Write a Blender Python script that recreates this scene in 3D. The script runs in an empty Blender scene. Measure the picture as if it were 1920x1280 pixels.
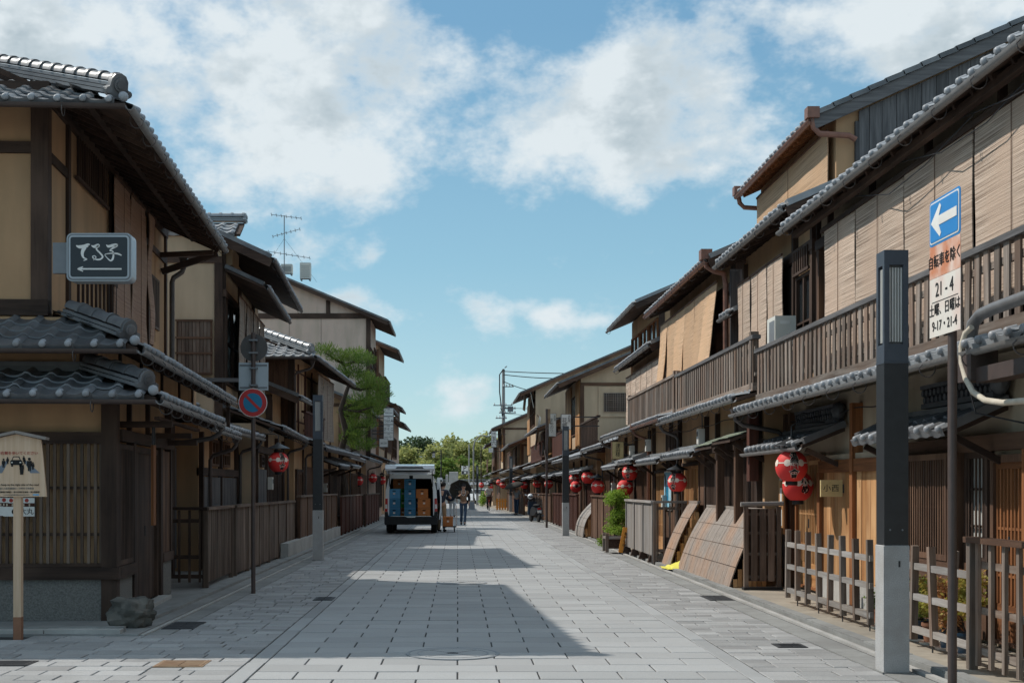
import bpy, math, random
from mathutils import Vector, Matrix, noise as mnoise
R = math.radians
random.seed(7)
SC = bpy.context.scene
COL = SC.collection

# ------------------------------------------------------------------ camera, sky, sun, exposure
FPX, VX, VY, EYE = 2400.0, 858.0, 914.0, 1.5       # focal length and vanishing point measured on the 1920 px photo
cam_data = bpy.data.cameras.new('camera')
cam = bpy.data.objects.new('camera', cam_data); COL.objects.link(cam)
cam.location = (0, 0, EYE); cam.rotation_euler = (R(90), 0, 0)
cam_data.sensor_width = 36; cam_data.lens = 36*FPX/1920
cam_data.shift_x = (960-VX)/1920; cam_data.shift_y = (VY-640)/1920
cam_data.clip_end = 3000
SC.camera = cam
SC.cycles.max_bounces = 5; SC.cycles.diffuse_bounces = 3; SC.cycles.glossy_bounces = 2; SC.cycles.transmission_bounces = 2
SC.cycles.use_denoising = True; SC.cycles.use_adaptive_sampling = True; SC.cycles.adaptive_threshold = .02; SC.cycles.caustics_reflective = False; SC.cycles.caustics_refractive = False

SUNV = Vector((-4.69, 2.15, 5.6)).normalized()      # towards the sun
SUN_EL = math.asin(SUNV.z)
SUN_AZ = math.atan2(SUNV.x, SUNV.y)                 # clockwise from +Y
sd = bpy.data.lights.new('sun', 'SUN'); sd.energy = 2.15; sd.angle = R(0.55); sd.color = (1.0, 0.95, 0.87)
sun = bpy.data.objects.new('sun', sd); COL.objects.link(sun)
sun.rotation_euler = (-SUNV).to_track_quat('-Z', 'Y').to_euler(); sun.location = (-40, 20, 60)

SC.view_settings.view_transform = 'Standard'; SC.view_settings.look = 'None'
SC.view_settings.gamma = 1; SC.view_settings.use_curve_mapping = False
SC.view_settings.exposure = 0.84

def wx(px, Y): return (px-VX)/FPX*Y
def wz(py, Y): return EYE-(py-VY)/FPX*Y

def build_world():
    w = bpy.data.worlds.new('World'); SC.world = w; w.use_nodes = True
    w.cycles.sampling_method = 'MANUAL'; w.cycles.sample_map_resolution = 256
    nt = w.node_tree; nt.nodes.clear(); N = nt.nodes.new; L = nt.links.new
    def math_(op, a, b=None, c=None, clamp=False):
        n = N('ShaderNodeMath'); n.operation = op; n.use_clamp = clamp
        for i, v in enumerate((a, b, c)):
            if v is None: continue
            if isinstance(v, (int, float)): n.inputs[i].default_value = v
            else: L(v, n.inputs[i])
        return n.outputs[0]
    def ramp(v, a, b, lo=0.0, hi=1.0):
        n = N('ShaderNodeMapRange'); n.interpolation_type = 'SMOOTHSTEP'
        L(v, n.inputs[0]); n.inputs[1].default_value = a; n.inputs[2].default_value = b
        n.inputs[3].default_value = lo; n.inputs[4].default_value = hi
        return n.outputs[0]
    out = N('ShaderNodeOutputWorld'); bg = N('ShaderNodeBackground')
    sky = N('ShaderNodeTexSky'); sky.sky_type = 'NISHITA'; sky.sun_disc = False
    sky.sun_elevation = SUN_EL; sky.sun_rotation = SUN_AZ
    sky.air_density = 1.0; sky.dust_density = 0.35; sky.ozone_density = 1.0; sky.altitude = 0
    tc = N('ShaderNodeTexCoord'); D = tc.outputs['Generated']
    sep = N('ShaderNodeSeparateXYZ'); L(D, sep.inputs[0])
    az = math_('ARCTAN2', sep.outputs[0], sep.outputs[1]); el = math_('ARCSINE', sep.outputs[2])
    # cloud deck: directions are flattened with height like a layer of cumulus
    def noise(vec, scale, detail, rough, off=(0, 0, 0), stretch=(1, 1, 1.5)):
        m = N('ShaderNodeMapping'); L(vec, m.inputs[0]); m.inputs['Location'].default_value = off
        m.inputs['Scale'].default_value = stretch
        n = N('ShaderNodeTexNoise'); L(m.outputs[0], n.inputs['Vector'])
        n.inputs['Scale'].default_value = scale; n.inputs['Detail'].default_value = detail
        n.inputs['Roughness'].default_value = rough
        return n.outputs['Fac']
    # clouds seen in the sky, as directions (azimuth, elevation) with their half sizes, in degrees
    blobs = []
    def blob(px, py, rx, ry, wgt):
        x = (px-VX)/FPX; z = (VY-py)/FPX
        a = math.degrees(math.atan(x)); e = math.degrees(math.atan(z/math.sqrt(1+x*x)))
        blobs.append((a, e, rx/FPX*57.3*0.97, ry/FPX*57.3*0.9, wgt))
    blob(300, 30, 500, 220, 0.50); blob(640, 110, 320, 150, 0.42); blob(490, 230, 120, 70, 0.34); blob(60, 60, 330, 190, .30)
    blob(940, 265, 150, 105, 0.46); blob(690, 300, 90, 40, .22); blob(860, 200, 60, 50, -.08); blob(470, 300, 40, 30, .15)
    blob(1230, 190, 190, 160, 0.50); blob(1340, 310, 170, 95, 0.50); blob(1330, 50, 160, 100, 0.36); blob(1120, 230, 110, 100, .30)
    blob(1640, 80, 240, 150, 0.42); blob(1880, 0, 250, 150, 0.40)
    blob(895, 565, 75, 62, 0.46); blob(1032, 578, 52, 36, 0.46); blob(965, 590, 30, 30, -.3); blob(725, 470, 45, 30, 0.40)
    blob(672, 546, 50, 26, 0.42); blob(752, 594, 62, 36, 0.46); blob(888, 750, 72, 62, 0.46); blob(440, 345, 60, 40, .2)
    blob(560, 480, 60, 50, .26); blob(1100, 605, 40, 20, .24); blob(800, 495, 30, 20, .2)
    blob(1000, 20, 80, 80, -0.26); blob(1540, 200, 70, 60, -.26); blob(1060, 60, 70, 80, -.32); blob(1380, 90, 40, 30, -.2); blob(900, 100, 40, 40, -.15)
    blob(900, 420, 560, 75, -0.16); blob(800, 720, 900, 110, -0.08)
    # the rest of the sky carries on in the same way
    for a, e, rx, ry, wgt in ((-60, 24, 16, 9, .5), (-95, 40, 20, 12, .5), (-130, 22, 14, 7, .45), (60, 28, 18, 9, .5), (95, 18, 12, 6, .4),
                              (130, 38, 20, 12, .5), (170, 24, 18, 8, .5), (10, 48, 20, 10, .5), (-30, 55, 18, 10, .45), (45, 62, 20, 10, .45)):
        blobs.append((a, e, rx, ry, wgt))
    warp = noise(D, 5.0, 2, 0.5, (3, 1, 7)); warp2 = noise(D, 5.0, 2, 0.5, (13, 5, 1))
    azd = math_('ADD', math_('MULTIPLY', az, 57.2958), math_('MULTIPLY', math_('SUBTRACT', warp, .5), 6.0))
    eld = math_('ADD', math_('MULTIPLY', el, 57.2958), math_('MULTIPLY', math_('SUBTRACT', warp2, .5), 3.5))
    ae = N('ShaderNodeCombineXYZ'); L(azd, ae.inputs[0]); L(eld, ae.inputs[1])
    tot = 0.0
    for a, e, rx, ry, wgt in blobs:
        q = N('ShaderNodeVectorMath'); q.operation = 'MULTIPLY_ADD'; L(ae.outputs[0], q.inputs[0])
        q.inputs[1].default_value = (1/rx, 1/ry, 0); q.inputs[2].default_value = (-a/rx, -e/ry, 0)
        dt = N('ShaderNodeVectorMath'); dt.operation = 'DOT_PRODUCT'; L(q.outputs[0], dt.inputs[0]); L(q.outputs[0], dt.inputs[1])
        tot = math_('MULTIPLY_ADD', math_('POWER', .3679, dt.outputs['Value']), wgt, tot)
    tot = math_('ADD', tot, ramp(el, .42, .75, 0, .36))          # unseen cloud cover overhead, added to raise the fill light in the shadows
    tot = math_('MINIMUM', tot, 0.60)
    n1 = noise(D, 8.0, 6, 0.60, (2.3, 0.4, 1.1)); n2 = noise(D, 24.0, 4, 0.66, (5.1, 3.2, 0.3))
    nn = math_('ADD', math_('MULTIPLY', n1, 0.72), math_('MULTIPLY', n2, 0.28))
    dens = math_('ADD', tot, math_('MULTIPLY', math_('SUBTRACT', nn, .5), 2.7))
    alpha = math_('MULTIPLY', math_('POWER', ramp(dens, 0.08, 0.62), .9), .97)
    alpha = math_('MULTIPLY', alpha, ramp(sep.outputs[2], -0.01, 0.03))
    # light on the clouds: grey where the layer is thick, white at the rims that face the sun
    n1s = noise(D, 8.0, 5, 0.58, (2.3-.02, 0.4+.0, 1.1+.055))
    lit = ramp(math_('ADD', math_('SUBTRACT', n1, n1s), math_('MULTIPLY', math_('SUBTRACT', n2, .5), .22)), -0.10, 0.10)
    thick = ramp(dens, 0.22, 0.85)
    shade = math_('SUBTRACT', 1.0, math_('MULTIPLY', thick, math_('SUBTRACT', 1.0, math_('MULTIPLY', lit, 0.98))), None, True)
    mixc = N('ShaderNodeMix'); mixc.data_type = 'RGBA'; L(shade, mixc.inputs[0])
    K = 1/0.13
    mixc.inputs[6].default_value = (0.19*K, 0.235*K, 0.262*K, 1); mixc.inputs[7].default_value = (0.375*K, 0.408*K, 0.424*K, 1)
    # the camera's own white balance gives the blue a touch of green
    tint = N('ShaderNodeMix'); tint.data_type = 'RGBA'; tint.blend_type = 'MULTIPLY'; tint.inputs[0].default_value = 1
    L(sky.outputs[0], tint.inputs[6]); tint.inputs[7].default_value = SKY_TINT
    # hazy summer blue, paler towards the horizon all the way round
    cr = N('ShaderNodeValToRGB'); L(sep.outputs[2], cr.inputs[0]); E = cr.color_ramp.elements
    stops = ((0.0, (.215, .28, .30)), (.06, (.172, .26, .30)), (.17, (.110, .208, .268)), (.34, (.070, .154, .235)), (1.0, (.062, .148, .245)))
    while len(E) < len(stops): E.new(.5)
    for el_, (p_, c_) in zip(E, stops): el_.position = p_; el_.color = (c_[0]*K*.1, c_[1]*K*.1, c_[2]*K*.1, 1)
    up = N('ShaderNodeVectorMath'); up.operation = 'SCALE'; L(cr.outputs[0], up.inputs[0]); up.inputs['Scale'].default_value = 10
    grad = N('ShaderNodeMix'); grad.data_type = 'RGBA'; grad.inputs[0].default_value = .86; L(tint.outputs[2], grad.inputs[6]); L(up.outputs[0], grad.inputs[7])
    fin = N('ShaderNodeMix'); fin.data_type = 'RGBA'; L(alpha, fin.inputs[0]); L(grad.outputs[2], fin.inputs[6]); L(mixc.outputs[2], fin.inputs[7])
    L(fin.outputs[2], bg.inputs[0]); bg.inputs[1].default_value = 0.15
    L(bg.outputs[0], out.inputs[0])
SKY_TINT = (0.90, 1.04, 1.0, 1)
build_world()

# ------------------------------------------------------------------ materials
MATS = {}
def new_mat(name):
    m = bpy.data.materials.new(name); m.use_nodes = True
    nt = m.node_tree; b = nt.nodes['Principled BSDF']; MATS[name] = m
    return m, nt, b
def lin(c):
    return tuple(((v/12.92) if v <= 0.04045 else ((v+0.055)/1.055)**2.4) for v in c)
def srgb(r, g, b): return lin((r/255, g/255, b/255))
def surf(name, base, dark=None, rough=.8, scale=3.0, detail=6, stretch=(1, 1, 1), amount=1.0, rand=.12, bump=.15, bscale=None,
         metallic=0, spec=.3, blotch=None, blotch_scale=.8, blotch_amt=.5, blotch_stretch=(1, 1, 1), coat=0, world=False, coherent=False):
    m, nt, b = new_mat(name); N = nt.nodes.new; L = nt.links.new
    dark = dark or tuple(v*.72 for v in base)
    tc = N('ShaderNodeTexCoord'); oi = N('ShaderNodeObjectInfo'); ge = N('ShaderNodeNewGeometry')
    add = N('ShaderNodeVectorMath'); add.operation = 'MULTIPLY_ADD'
    cmb = N('ShaderNodeCombineXYZ')
    for i in range(3): L(oi.outputs['Random'], cmb.inputs[i])
    L(cmb.outputs[0], add.inputs[0]); add.inputs[1].default_value = (17.3, 31.7, 23.1); 
    L((ge.outputs['Position'] if world else tc.outputs['Object']), add.inputs[2])
    mp = N('ShaderNodeMapping'); mp.inputs['Scale'].default_value = stretch; L(add.outputs[0], mp.inputs[0])
    nz = N('ShaderNodeTexNoise'); nz.inputs['Scale'].default_value = scale; nz.inputs['Detail'].default_value = detail
    nz.inputs['Roughness'].default_value = .62; L(mp.outputs[0], nz.inputs['Vector'])
    rp = N('ShaderNodeMapRange'); rp.inputs[1].default_value = .5-.25/max(amount, .01); rp.inputs[2].default_value = .5+.25/max(amount, .01); L(nz.outputs['Fac'], rp.inputs[0])
    mx = N('ShaderNodeMix'); mx.data_type = 'RGBA'; L(rp.outputs[0], mx.inputs[0])
    mx.inputs[6].default_value = (*dark, 1); mx.inputs[7].default_value = (*base, 1)
    col = mx.outputs[2]
    if blotch is not None:
        mp2 = N('ShaderNodeMapping'); mp2.inputs['Scale'].default_value = blotch_stretch; L(ge.outputs['Position'] if coherent else add.outputs[0], mp2.inputs[0])
        n2 = N('ShaderNodeTexNoise'); n2.inputs['Scale'].default_value = blotch_scale; n2.inputs['Detail'].default_value = 5; L(mp2.outputs[0], n2.inputs['Vector'])
        r2 = N('ShaderNodeMapRange'); r2.inputs[1].default_value = .42; r2.inputs[2].default_value = .66; r2.inputs[4].default_value = blotch_amt; L(n2.outputs['Fac'], r2.inputs[0])
        m2 = N('ShaderNodeMix'); m2.data_type = 'RGBA'; L(r2.outputs[0], m2.inputs[0]); L(col, m2.inputs[6]); m2.inputs[7].default_value = (*blotch, 1)
        col = m2.outputs[2]
    if rand:
        a1 = N('ShaderNodeMath'); a1.operation = 'ADD'; L(oi.outputs['Random'], a1.inputs[0]); L(ge.outputs['Random Per Island'], a1.inputs[1])
        a2 = N('ShaderNodeMath'); a2.operation = 'FRACT'; L(a1.outputs[0], a2.inputs[0])
        a3 = N('ShaderNodeMapRange'); a3.inputs[3].default_value = 1-rand; a3.inputs[4].default_value = 1+rand; L(a2.outputs[0], a3.inputs[0])
        m3 = N('ShaderNodeVectorMath'); m3.operation = 'SCALE'; L(col, m3.inputs[0]); L(a3.outputs[0], m3.inputs['Scale'])
        col = m3.outputs[0]
    L(col, b.inputs['Base Color'])
    b.inputs['Roughness'].default_value = rough; b.inputs['Metallic'].default_value = metallic
    b.inputs['Specular IOR Level'].default_value = spec; b.inputs['Coat Weight'].default_value = coat
    if bump:
        bp = N('ShaderNodeBump'); bp.inputs['Strength'].default_value = bump; bp.inputs['Distance'].default_value = .01
        if bscale:
            nb = N('ShaderNodeTexNoise'); nb.inputs['Scale'].default_value = bscale; nb.inputs['Detail'].default_value = 4; L(mp.outputs[0], nb.inputs['Vector'])
            L(nb.outputs['Fac'], bp.inputs['Height'])
        else: L(nz.outputs['Fac'], bp.inputs['Height'])
        L(bp.outputs[0], b.inputs['Normal'])
    return m
WOODS = set()
def wood(name, base, dark, rough=.75, scale=26, rand=.2, blotch=None, blotch_amt=.6, spec=.25, bump=.35, coherent=False):
    WOODS.add(name)
    for ax in range(3):
        st = [1.0, 1.0, 1.0]; st[ax] = .05
        bs = [1.0, 1.0, 1.0]; bs[ax] = .45
        surf(name+'_'+'xyz'[ax], base, dark, rough, scale, 6, st, 1.3, rand, bump, None, 0, spec, blotch, 2.2 if not coherent else .75, blotch_amt, bs if not coherent else (1, 1, .8), coherent=coherent)
wood('dark_wood', (.060, .036, .026), (.023, .014, .011), blotch=(.115, .072, .052))
wood('brown_wood', (.125, .067, .042), (.052, .027, .017), blotch=(.20, .112, .068))
wood('red_wood', (.11, .040, .026), (.045, .017, .012))
wood('warm_wood', (.46, .235, .095), (.24, .10, .036), blotch=(.60, .37, .19), rand=.25)
wood('amber_wood', (.30, .12, .045), (.12, .045, .018))
wood('grey_wood', (.30, .255, .22), (.105, .078, .062), blotch=(.17, .095, .058), rand=.32)
wood('slate_wood', (.15, .145, .145), (.06, .058, .06), rand=.25)
wood('pale_wood', (.36, .34, .32), (.19, .17, .16), blotch=(.24, .19, .15))
wood('old_wood', (.155, .106, .080), (.062, .041, .031), blotch=(.22, .17, .135), rand=.3)
wood('board_wood', (.62, .46, .33), (.50, .34, .22), rand=.05, bump=.1)
wood('skirt_wood', (.32, .28, .25), (.20, .165, .14), blotch=(.46, .23, .11), rand=.03, blotch_amt=.62, coherent=True)
surf('ochre_plaster', (.52, .325, .185), (.44, .27, .15), .95, 1.2, rand=.03, bump=.12, bscale=60, blotch=(.345, .225, .13), blotch_amt=.75, blotch_scale=1.6, blotch_stretch=(1.6, 1.6, .3))
surf('cream_plaster', (.55, .415, .285), (.48, .355, .24), .95, 1.0, rand=.03, bump=.12, bscale=60, blotch=(.41, .31, .21), blotch_amt=.75, blotch_scale=1.6, blotch_stretch=(1.6, 1.6, .3))
surf('pale_plaster', (.66, .50, .41), (.58, .43, .35), .95, .9, rand=.03, bump=.1, bscale=50, blotch=(.46, .365, .285), blotch_amt=.75, blotch_scale=1.6, blotch_stretch=(1.6, 1.6, .3))
surf('grey_plaster', (.50, .415, .31), (.38, .31, .225), .95, 1.6, rand=.03, bump=.25, bscale=50, blotch=(.28, .225, .16), blotch_amt=.65, blotch_scale=1.4, blotch_stretch=(1, 1, .5))
surf('aggregate', (.24, .23, .21), (.10, .095, .088), .9, 60, 3, rand=.03, bump=.5)
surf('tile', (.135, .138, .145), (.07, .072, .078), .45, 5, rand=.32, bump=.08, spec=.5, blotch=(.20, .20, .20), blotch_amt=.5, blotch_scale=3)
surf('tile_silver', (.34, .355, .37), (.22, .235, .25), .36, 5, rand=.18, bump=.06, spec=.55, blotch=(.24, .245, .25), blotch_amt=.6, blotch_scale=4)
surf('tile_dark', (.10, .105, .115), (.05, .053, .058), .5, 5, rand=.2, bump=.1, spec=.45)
surf('granite', (.395, .395, .39), (.305, .307, .305), .78, 90, 2, rand=.085, bump=.15, blotch=(.31, .305, .30), blotch_amt=.6, blotch_scale=.7, world=True)
surf('border', (.37, .372, .37), (.285, .288, .288), .8, 90, 2, rand=.12, bump=.15, blotch=(.27, .27, .265), blotch_amt=.6, blotch_scale=.9, world=True)
surf('tile_lit_edge', (.34, .35, .37), (.24, .25, .265), .45, 6, rand=.2, bump=.05, spec=.4)  # paler than the tile body: light on front lips and knobs, painted in
surf('sett', (.385, .38, .375), (.27, .27, .265), .8, 70, 2, rand=.17, bump=.2, blotch=(.21, .20, .195), blotch_amt=.55, blotch_scale=1.0, world=True)
surf('concrete', (.30, .30, .29), (.22, .22, .21), .9, 8, rand=.04, bump=.2, blotch=(.17, .165, .16), blotch_amt=.6, blotch_scale=1.5, world=True)
surf('pale_concrete', (.46, .45, .43), (.36, .35, .33), .9, 10, rand=.05, bump=.2, blotch=(.26, .25, .235), blotch_amt=.5, blotch_scale=1.5)
surf('sandy_concrete', (.40, .35, .28), (.28, .245, .20), .95, 6, rand=.04, bump=.25, blotch=(.20, .18, .15), blotch_amt=.6, blotch_scale=1.2, world=True)
surf('joint', (.06, .06, .06), (.03, .03, .03), .95, 9, rand=0, bump=.2, world=True)
surf('rock', (.13, .125, .11), (.035, .034, .031), .9, 5, 8, rand=0, bump=.9, blotch=(.25, .23, .20), blotch_amt=.5, blotch_scale=4)
surf('black_metal', (.028, .030, .033), (.018, .019, .021), .42, 12, rand=.05, bump=.04, spec=.5)
surf('grey_metal', (.19, .20, .215), (.15, .16, .17), .45, 10, rand=.05, bump=.03, spec=.5)
surf('lamp_blue', (.060, .075, .095), (.045, .055, .072), .45, 8, rand=.05, bump=.03, spec=.5)
surf('louvre', (.55, .55, .52), (.45, .45, .43), .5, 8, rand=.05, bump=.02)
surf('lamp_granite', (.50, .495, .485), (.30, .30, .30), .8, 130, 2, rand=.02, bump=.12, blotch=(.30, .28, .26), blotch_amt=.5, blotch_scale=5)
surf('brown_metal', (.085, .060, .052), (.055, .040, .036), .5, 9, rand=.08, bump=.06, spec=.45)
surf('dark_gutter', (.10, .085, .08), (.06, .052, .05), .45, 9, rand=.08, bump=.06, spec=.45)
surf('grey_gutter', (.26, .25, .245), (.17, .165, .16), .5, 9, rand=.1, bump=.06, spec=.45)
surf('copper', (.27, .125, .085), (.16, .075, .055), .48, 9, rand=.1, bump=.06, spec=.5, metallic=.15)
surf('green_copper', (.27, .31, .235), (.17, .19, .145), .8, 7, rand=.2, bump=.2)
surf('lantern_red', (.74, .050, .045), (.64, .036, .034), .6, 4, rand=.06, bump=.05)
surf('white_paint', (.74, .73, .70), (.66, .65, .62), .6, 6, rand=.03, bump=.02)
surf('sign_white', (.80, .79, .76), (.70, .69, .66), .5, 5, rand=.02, bump=.0, blotch=(.58, .52, .45), blotch_amt=.4, blotch_scale=4)
surf('cream_dot', (.82, .70, .60), (.75, .62, .52), .7, 4, rand=.03, bump=0)
surf('black_ink', (.012, .012, .013), (.010, .010, .011), .7, 4, rand=0, bump=0)
surf('grey_ink', (.20, .20, .20), (.16, .16, .16), .8, 4, rand=0, bump=0)
surf('red_ink', (.42, .06, .045), (.36, .05, .04), .7, 4, rand=0, bump=0)
surf('sign_blue', (.02, .22, .55), (.018, .20, .50), .4, 4, rand=0, bump=0, spec=.4)
surf('sign_cyan', (.015, .20, .36), (.014, .18, .33), .45, 4, rand=0, bump=0, spec=.4)
surf('sign_red', (.50, .030, .030), (.44, .026, .026), .45, 4, rand=0, bump=0, spec=.4)
surf('faded_orange', (.62, .26, .14), (.50, .18, .09), .6, 3, rand=0, bump=0, blotch=(.72, .62, .55), blotch_amt=.9, blotch_scale=3.5)
surf('worn_white', (.74, .70, .64), (.66, .62, .56), .6, 3, rand=0, bump=0, blotch=(.62, .42, .36), blotch_amt=.7, blotch_scale=3)
surf('sign_black', (.022, .025, .030), (.018, .020, .024), .35, 4, rand=0, bump=0, spec=.5)
surf('sign_silver', (.42, .46, .49), (.36, .40, .43), .35, 4, rand=0, bump=0, spec=.5)
surf('glass', (.025, .03, .034), (.015, .018, .02), .12, 2, rand=.2, bump=0, spec=.7)
surf('shoji', (.55, .55, .52), (.48, .48, .45), .8, 3, rand=.1, bump=0)
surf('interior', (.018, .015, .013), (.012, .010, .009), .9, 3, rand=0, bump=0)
surf('car_white', (.76, .78, .80), (.73, .75, .77), .25, 2, rand=0, bump=0, spec=.5, coat=.6)
surf('black_plastic', (.022, .022, .023), (.015, .015, .016), .55, 6, rand=0, bump=.03)
surf('rubber', (.018, .018, .018), (.012, .012, .012), .8, 8, rand=0, bump=.1)
surf('chrome', (.60, .61, .62), (.5, .5, .5), .25, 4, rand=0, bump=0, metallic=.9)
surf('tail_red', (.50, .012, .012), (.42, .01, .01), .2, 4, rand=0, bump=0, spec=.6)
surf('tail_clear', (.75, .70, .68), (.65, .60, .58), .2, 4, rand=0, bump=0, spec=.6)
surf('crate_blue', (.06, .24, .40), (.05, .19, .33), .55, 5, rand=.15, bump=.03)
surf('crate_sky', (.13, .40, .66), (.11, .35, .58), .55, 5, rand=.08, bump=.03)
surf('crate_orange', (.62, .22, .06), (.52, .17, .045), .55, 5, rand=.12, bump=.03)
surf('crate_green', (.16, .42, .06), (.13, .36, .05), .55, 5, rand=.1, bump=.03)
surf('crate_yellow', (.60, .36, .07), (.52, .30, .055), .55, 5, rand=.1, bump=.03)
surf('yellow_cloth', (.76, .70, .13), (.62, .56, .08), .85, 6, rand=0, bump=.5)
surf('signal_orange', (.78, .32, .05), (.68, .26, .04), .6, 5, rand=.05, bump=.03)
surf('skin', (.50, .30, .21), (.44, .25, .175), .6, 6, rand=0, bump=.02)
surf('hair', (.018, .014, .012), (.010, .008, .007), .5, 20, rand=0, bump=.2)
for nm, c in (('cloth_navy', (.025, .032, .05)), ('cloth_khaki', (.36, .26, .16)), ('cloth_brown', (.22, .135, .085)), ('cloth_denim', (.045, .075, .125)),
              ('cloth_black', (.018, .018, .02)), ('cloth_white', (.68, .67, .65)), ('cloth_grey', (.36, .36, .36)), ('cloth_beige', (.62, .52, .40)), ('cloth_umbrella', (.055, .050, .043)),
              ('bag_grey', (.20, .23, .27)), ('cloth_banner', (.66, .62, .55))):
    surf(nm, c, tuple(v*.75 for v in c), .9, 7, rand=0, bump=.25)
surf('paper_sky', (.42, .66, .76), (.22, .50, .66), .7, 3, rand=0, bump=0, amount=2)
surf('plaque_wood', (.66, .52, .27), (.52, .39, .18), .65, 12, stretch=(1, .1, 1), rand=0, bump=.1)
surf('ac_white', (.66, .65, .60), (.60, .59, .54), .5, 5, rand=.03, bump=0)
surf('pipe_grey', (.15, .15, .152), (.11, .11, .112), .45, 8, rand=.05, bump=.04, spec=.45)
surf('hose_cream', (.62, .56, .46), (.46, .40, .32), .7, 14, rand=0, bump=.3)
surf('terracotta', (.30, .15, .09), (.22, .10, .06), .85, 7, rand=.05, bump=.1)
surf('pot_blue', (.018, .04, .07), (.012, .03, .055), .3, 4, rand=.1, bump=.02, spec=.5)
surf('soil', (.05, .035, .025), (.03, .02, .015), .95, 20, rand=0, bump=.5)
surf('manhole', (.26, .27, .28), (.20, .21, .22), .55, 10, rand=0, bump=.1, metallic=.2)
surf('rust_iron', (.28, .17, .10), (.17, .10, .06), .75, 9, rand=0, bump=.3, blotch=(.33, .25, .16), blotch_amt=.6, blotch_scale=6)
surf('dark_iron', (.055, .055, .058), (.035, .035, .037), .6, 9, rand=0, bump=.2)
surf('pole_concrete', (.32, .315, .30), (.26, .255, .245), .9, 8, rand=0, bump=.1)
surf('wire', (.018, .018, .02), (.015, .015, .016), .6, 4, rand=0, bump=0)
surf('bark', (.075, .055, .042), (.025, .018, .014), .95, 14, stretch=(1, 1, .25), rand=0, bump=.8)
surf('clay_wall', (.56, .52, .44), (.48, .44, .37), .95, 2, rand=0, bump=.1)
surf('cloth_curtain', (.62, .52, .38), (.54, .44, .31), .9, 8, stretch=(1, 1, .1), rand=.06, bump=.3)

def leaf_mat(name, c0, c1, trans=.35):
    m, nt, b = new_mat(name); N = nt.nodes.new; L = nt.links.new
    ge = N('ShaderNodeNewGeometry'); tc = N('ShaderNodeTexCoord')
    nz = N('ShaderNodeTexNoise'); nz.inputs['Scale'].default_value = .9; L(ge.outputs['Position'], nz.inputs['Vector'])
    ad = N('ShaderNodeMath'); ad.operation = 'MULTIPLY_ADD'; L(ge.outputs['Random Per Island'], ad.inputs[0]); ad.inputs[1].default_value = .55; L(nz.outputs['Fac'], ad.inputs[2])
    mr = N('ShaderNodeMapRange'); mr.inputs[1].default_value = .35; mr.inputs[2].default_value = 1.15; L(ad.outputs[0], mr.inputs[0])
    mx = N('ShaderNodeMix'); mx.data_type = 'RGBA'; L(mr.outputs[0], mx.inputs[0]); mx.inputs[6].default_value = (*c0, 1); mx.inputs[7].default_value = (*c1, 1)
    L(mx.outputs[2], b.inputs['Base Color']); b.inputs['Roughness'].default_value = .6; b.inputs['Specular IOR Level'].default_value = .25
    tr = N('ShaderNodeBsdfTranslucent'); L(mx.outputs[2], tr.inputs[0])
    ms = N('ShaderNodeMixShader'); ms.inputs[0].default_value = trans
    L(b.outputs[0], ms.inputs[1]); L(tr.outputs[0], ms.inputs[2]); L(ms.outputs[0], nt.nodes['Material Output'].inputs[0])
    return m
leaf_mat('leaf_pine', (.04, .09, .018), (.20, .29, .05), .3)
leaf_mat('leaf_bright', (.14, .25, .03), (.34, .46, .08), .5)
leaf_mat('leaf_far', (.17, .20, .06), (.46, .46, .17), .5)
leaf_mat('leaf_dark', (.035, .065, .025), (.075, .115, .045))
leaf_mat('leaf_autumn', (.46, .27, .07), (.42, .44, .10), .45)
leaf_mat('leaf_pink', (.60, .22, .12), (.52, .36, .16), .45)
leaf_mat('leaf_green', (.09, .16, .03), (.22, .28, .06), .45)

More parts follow.
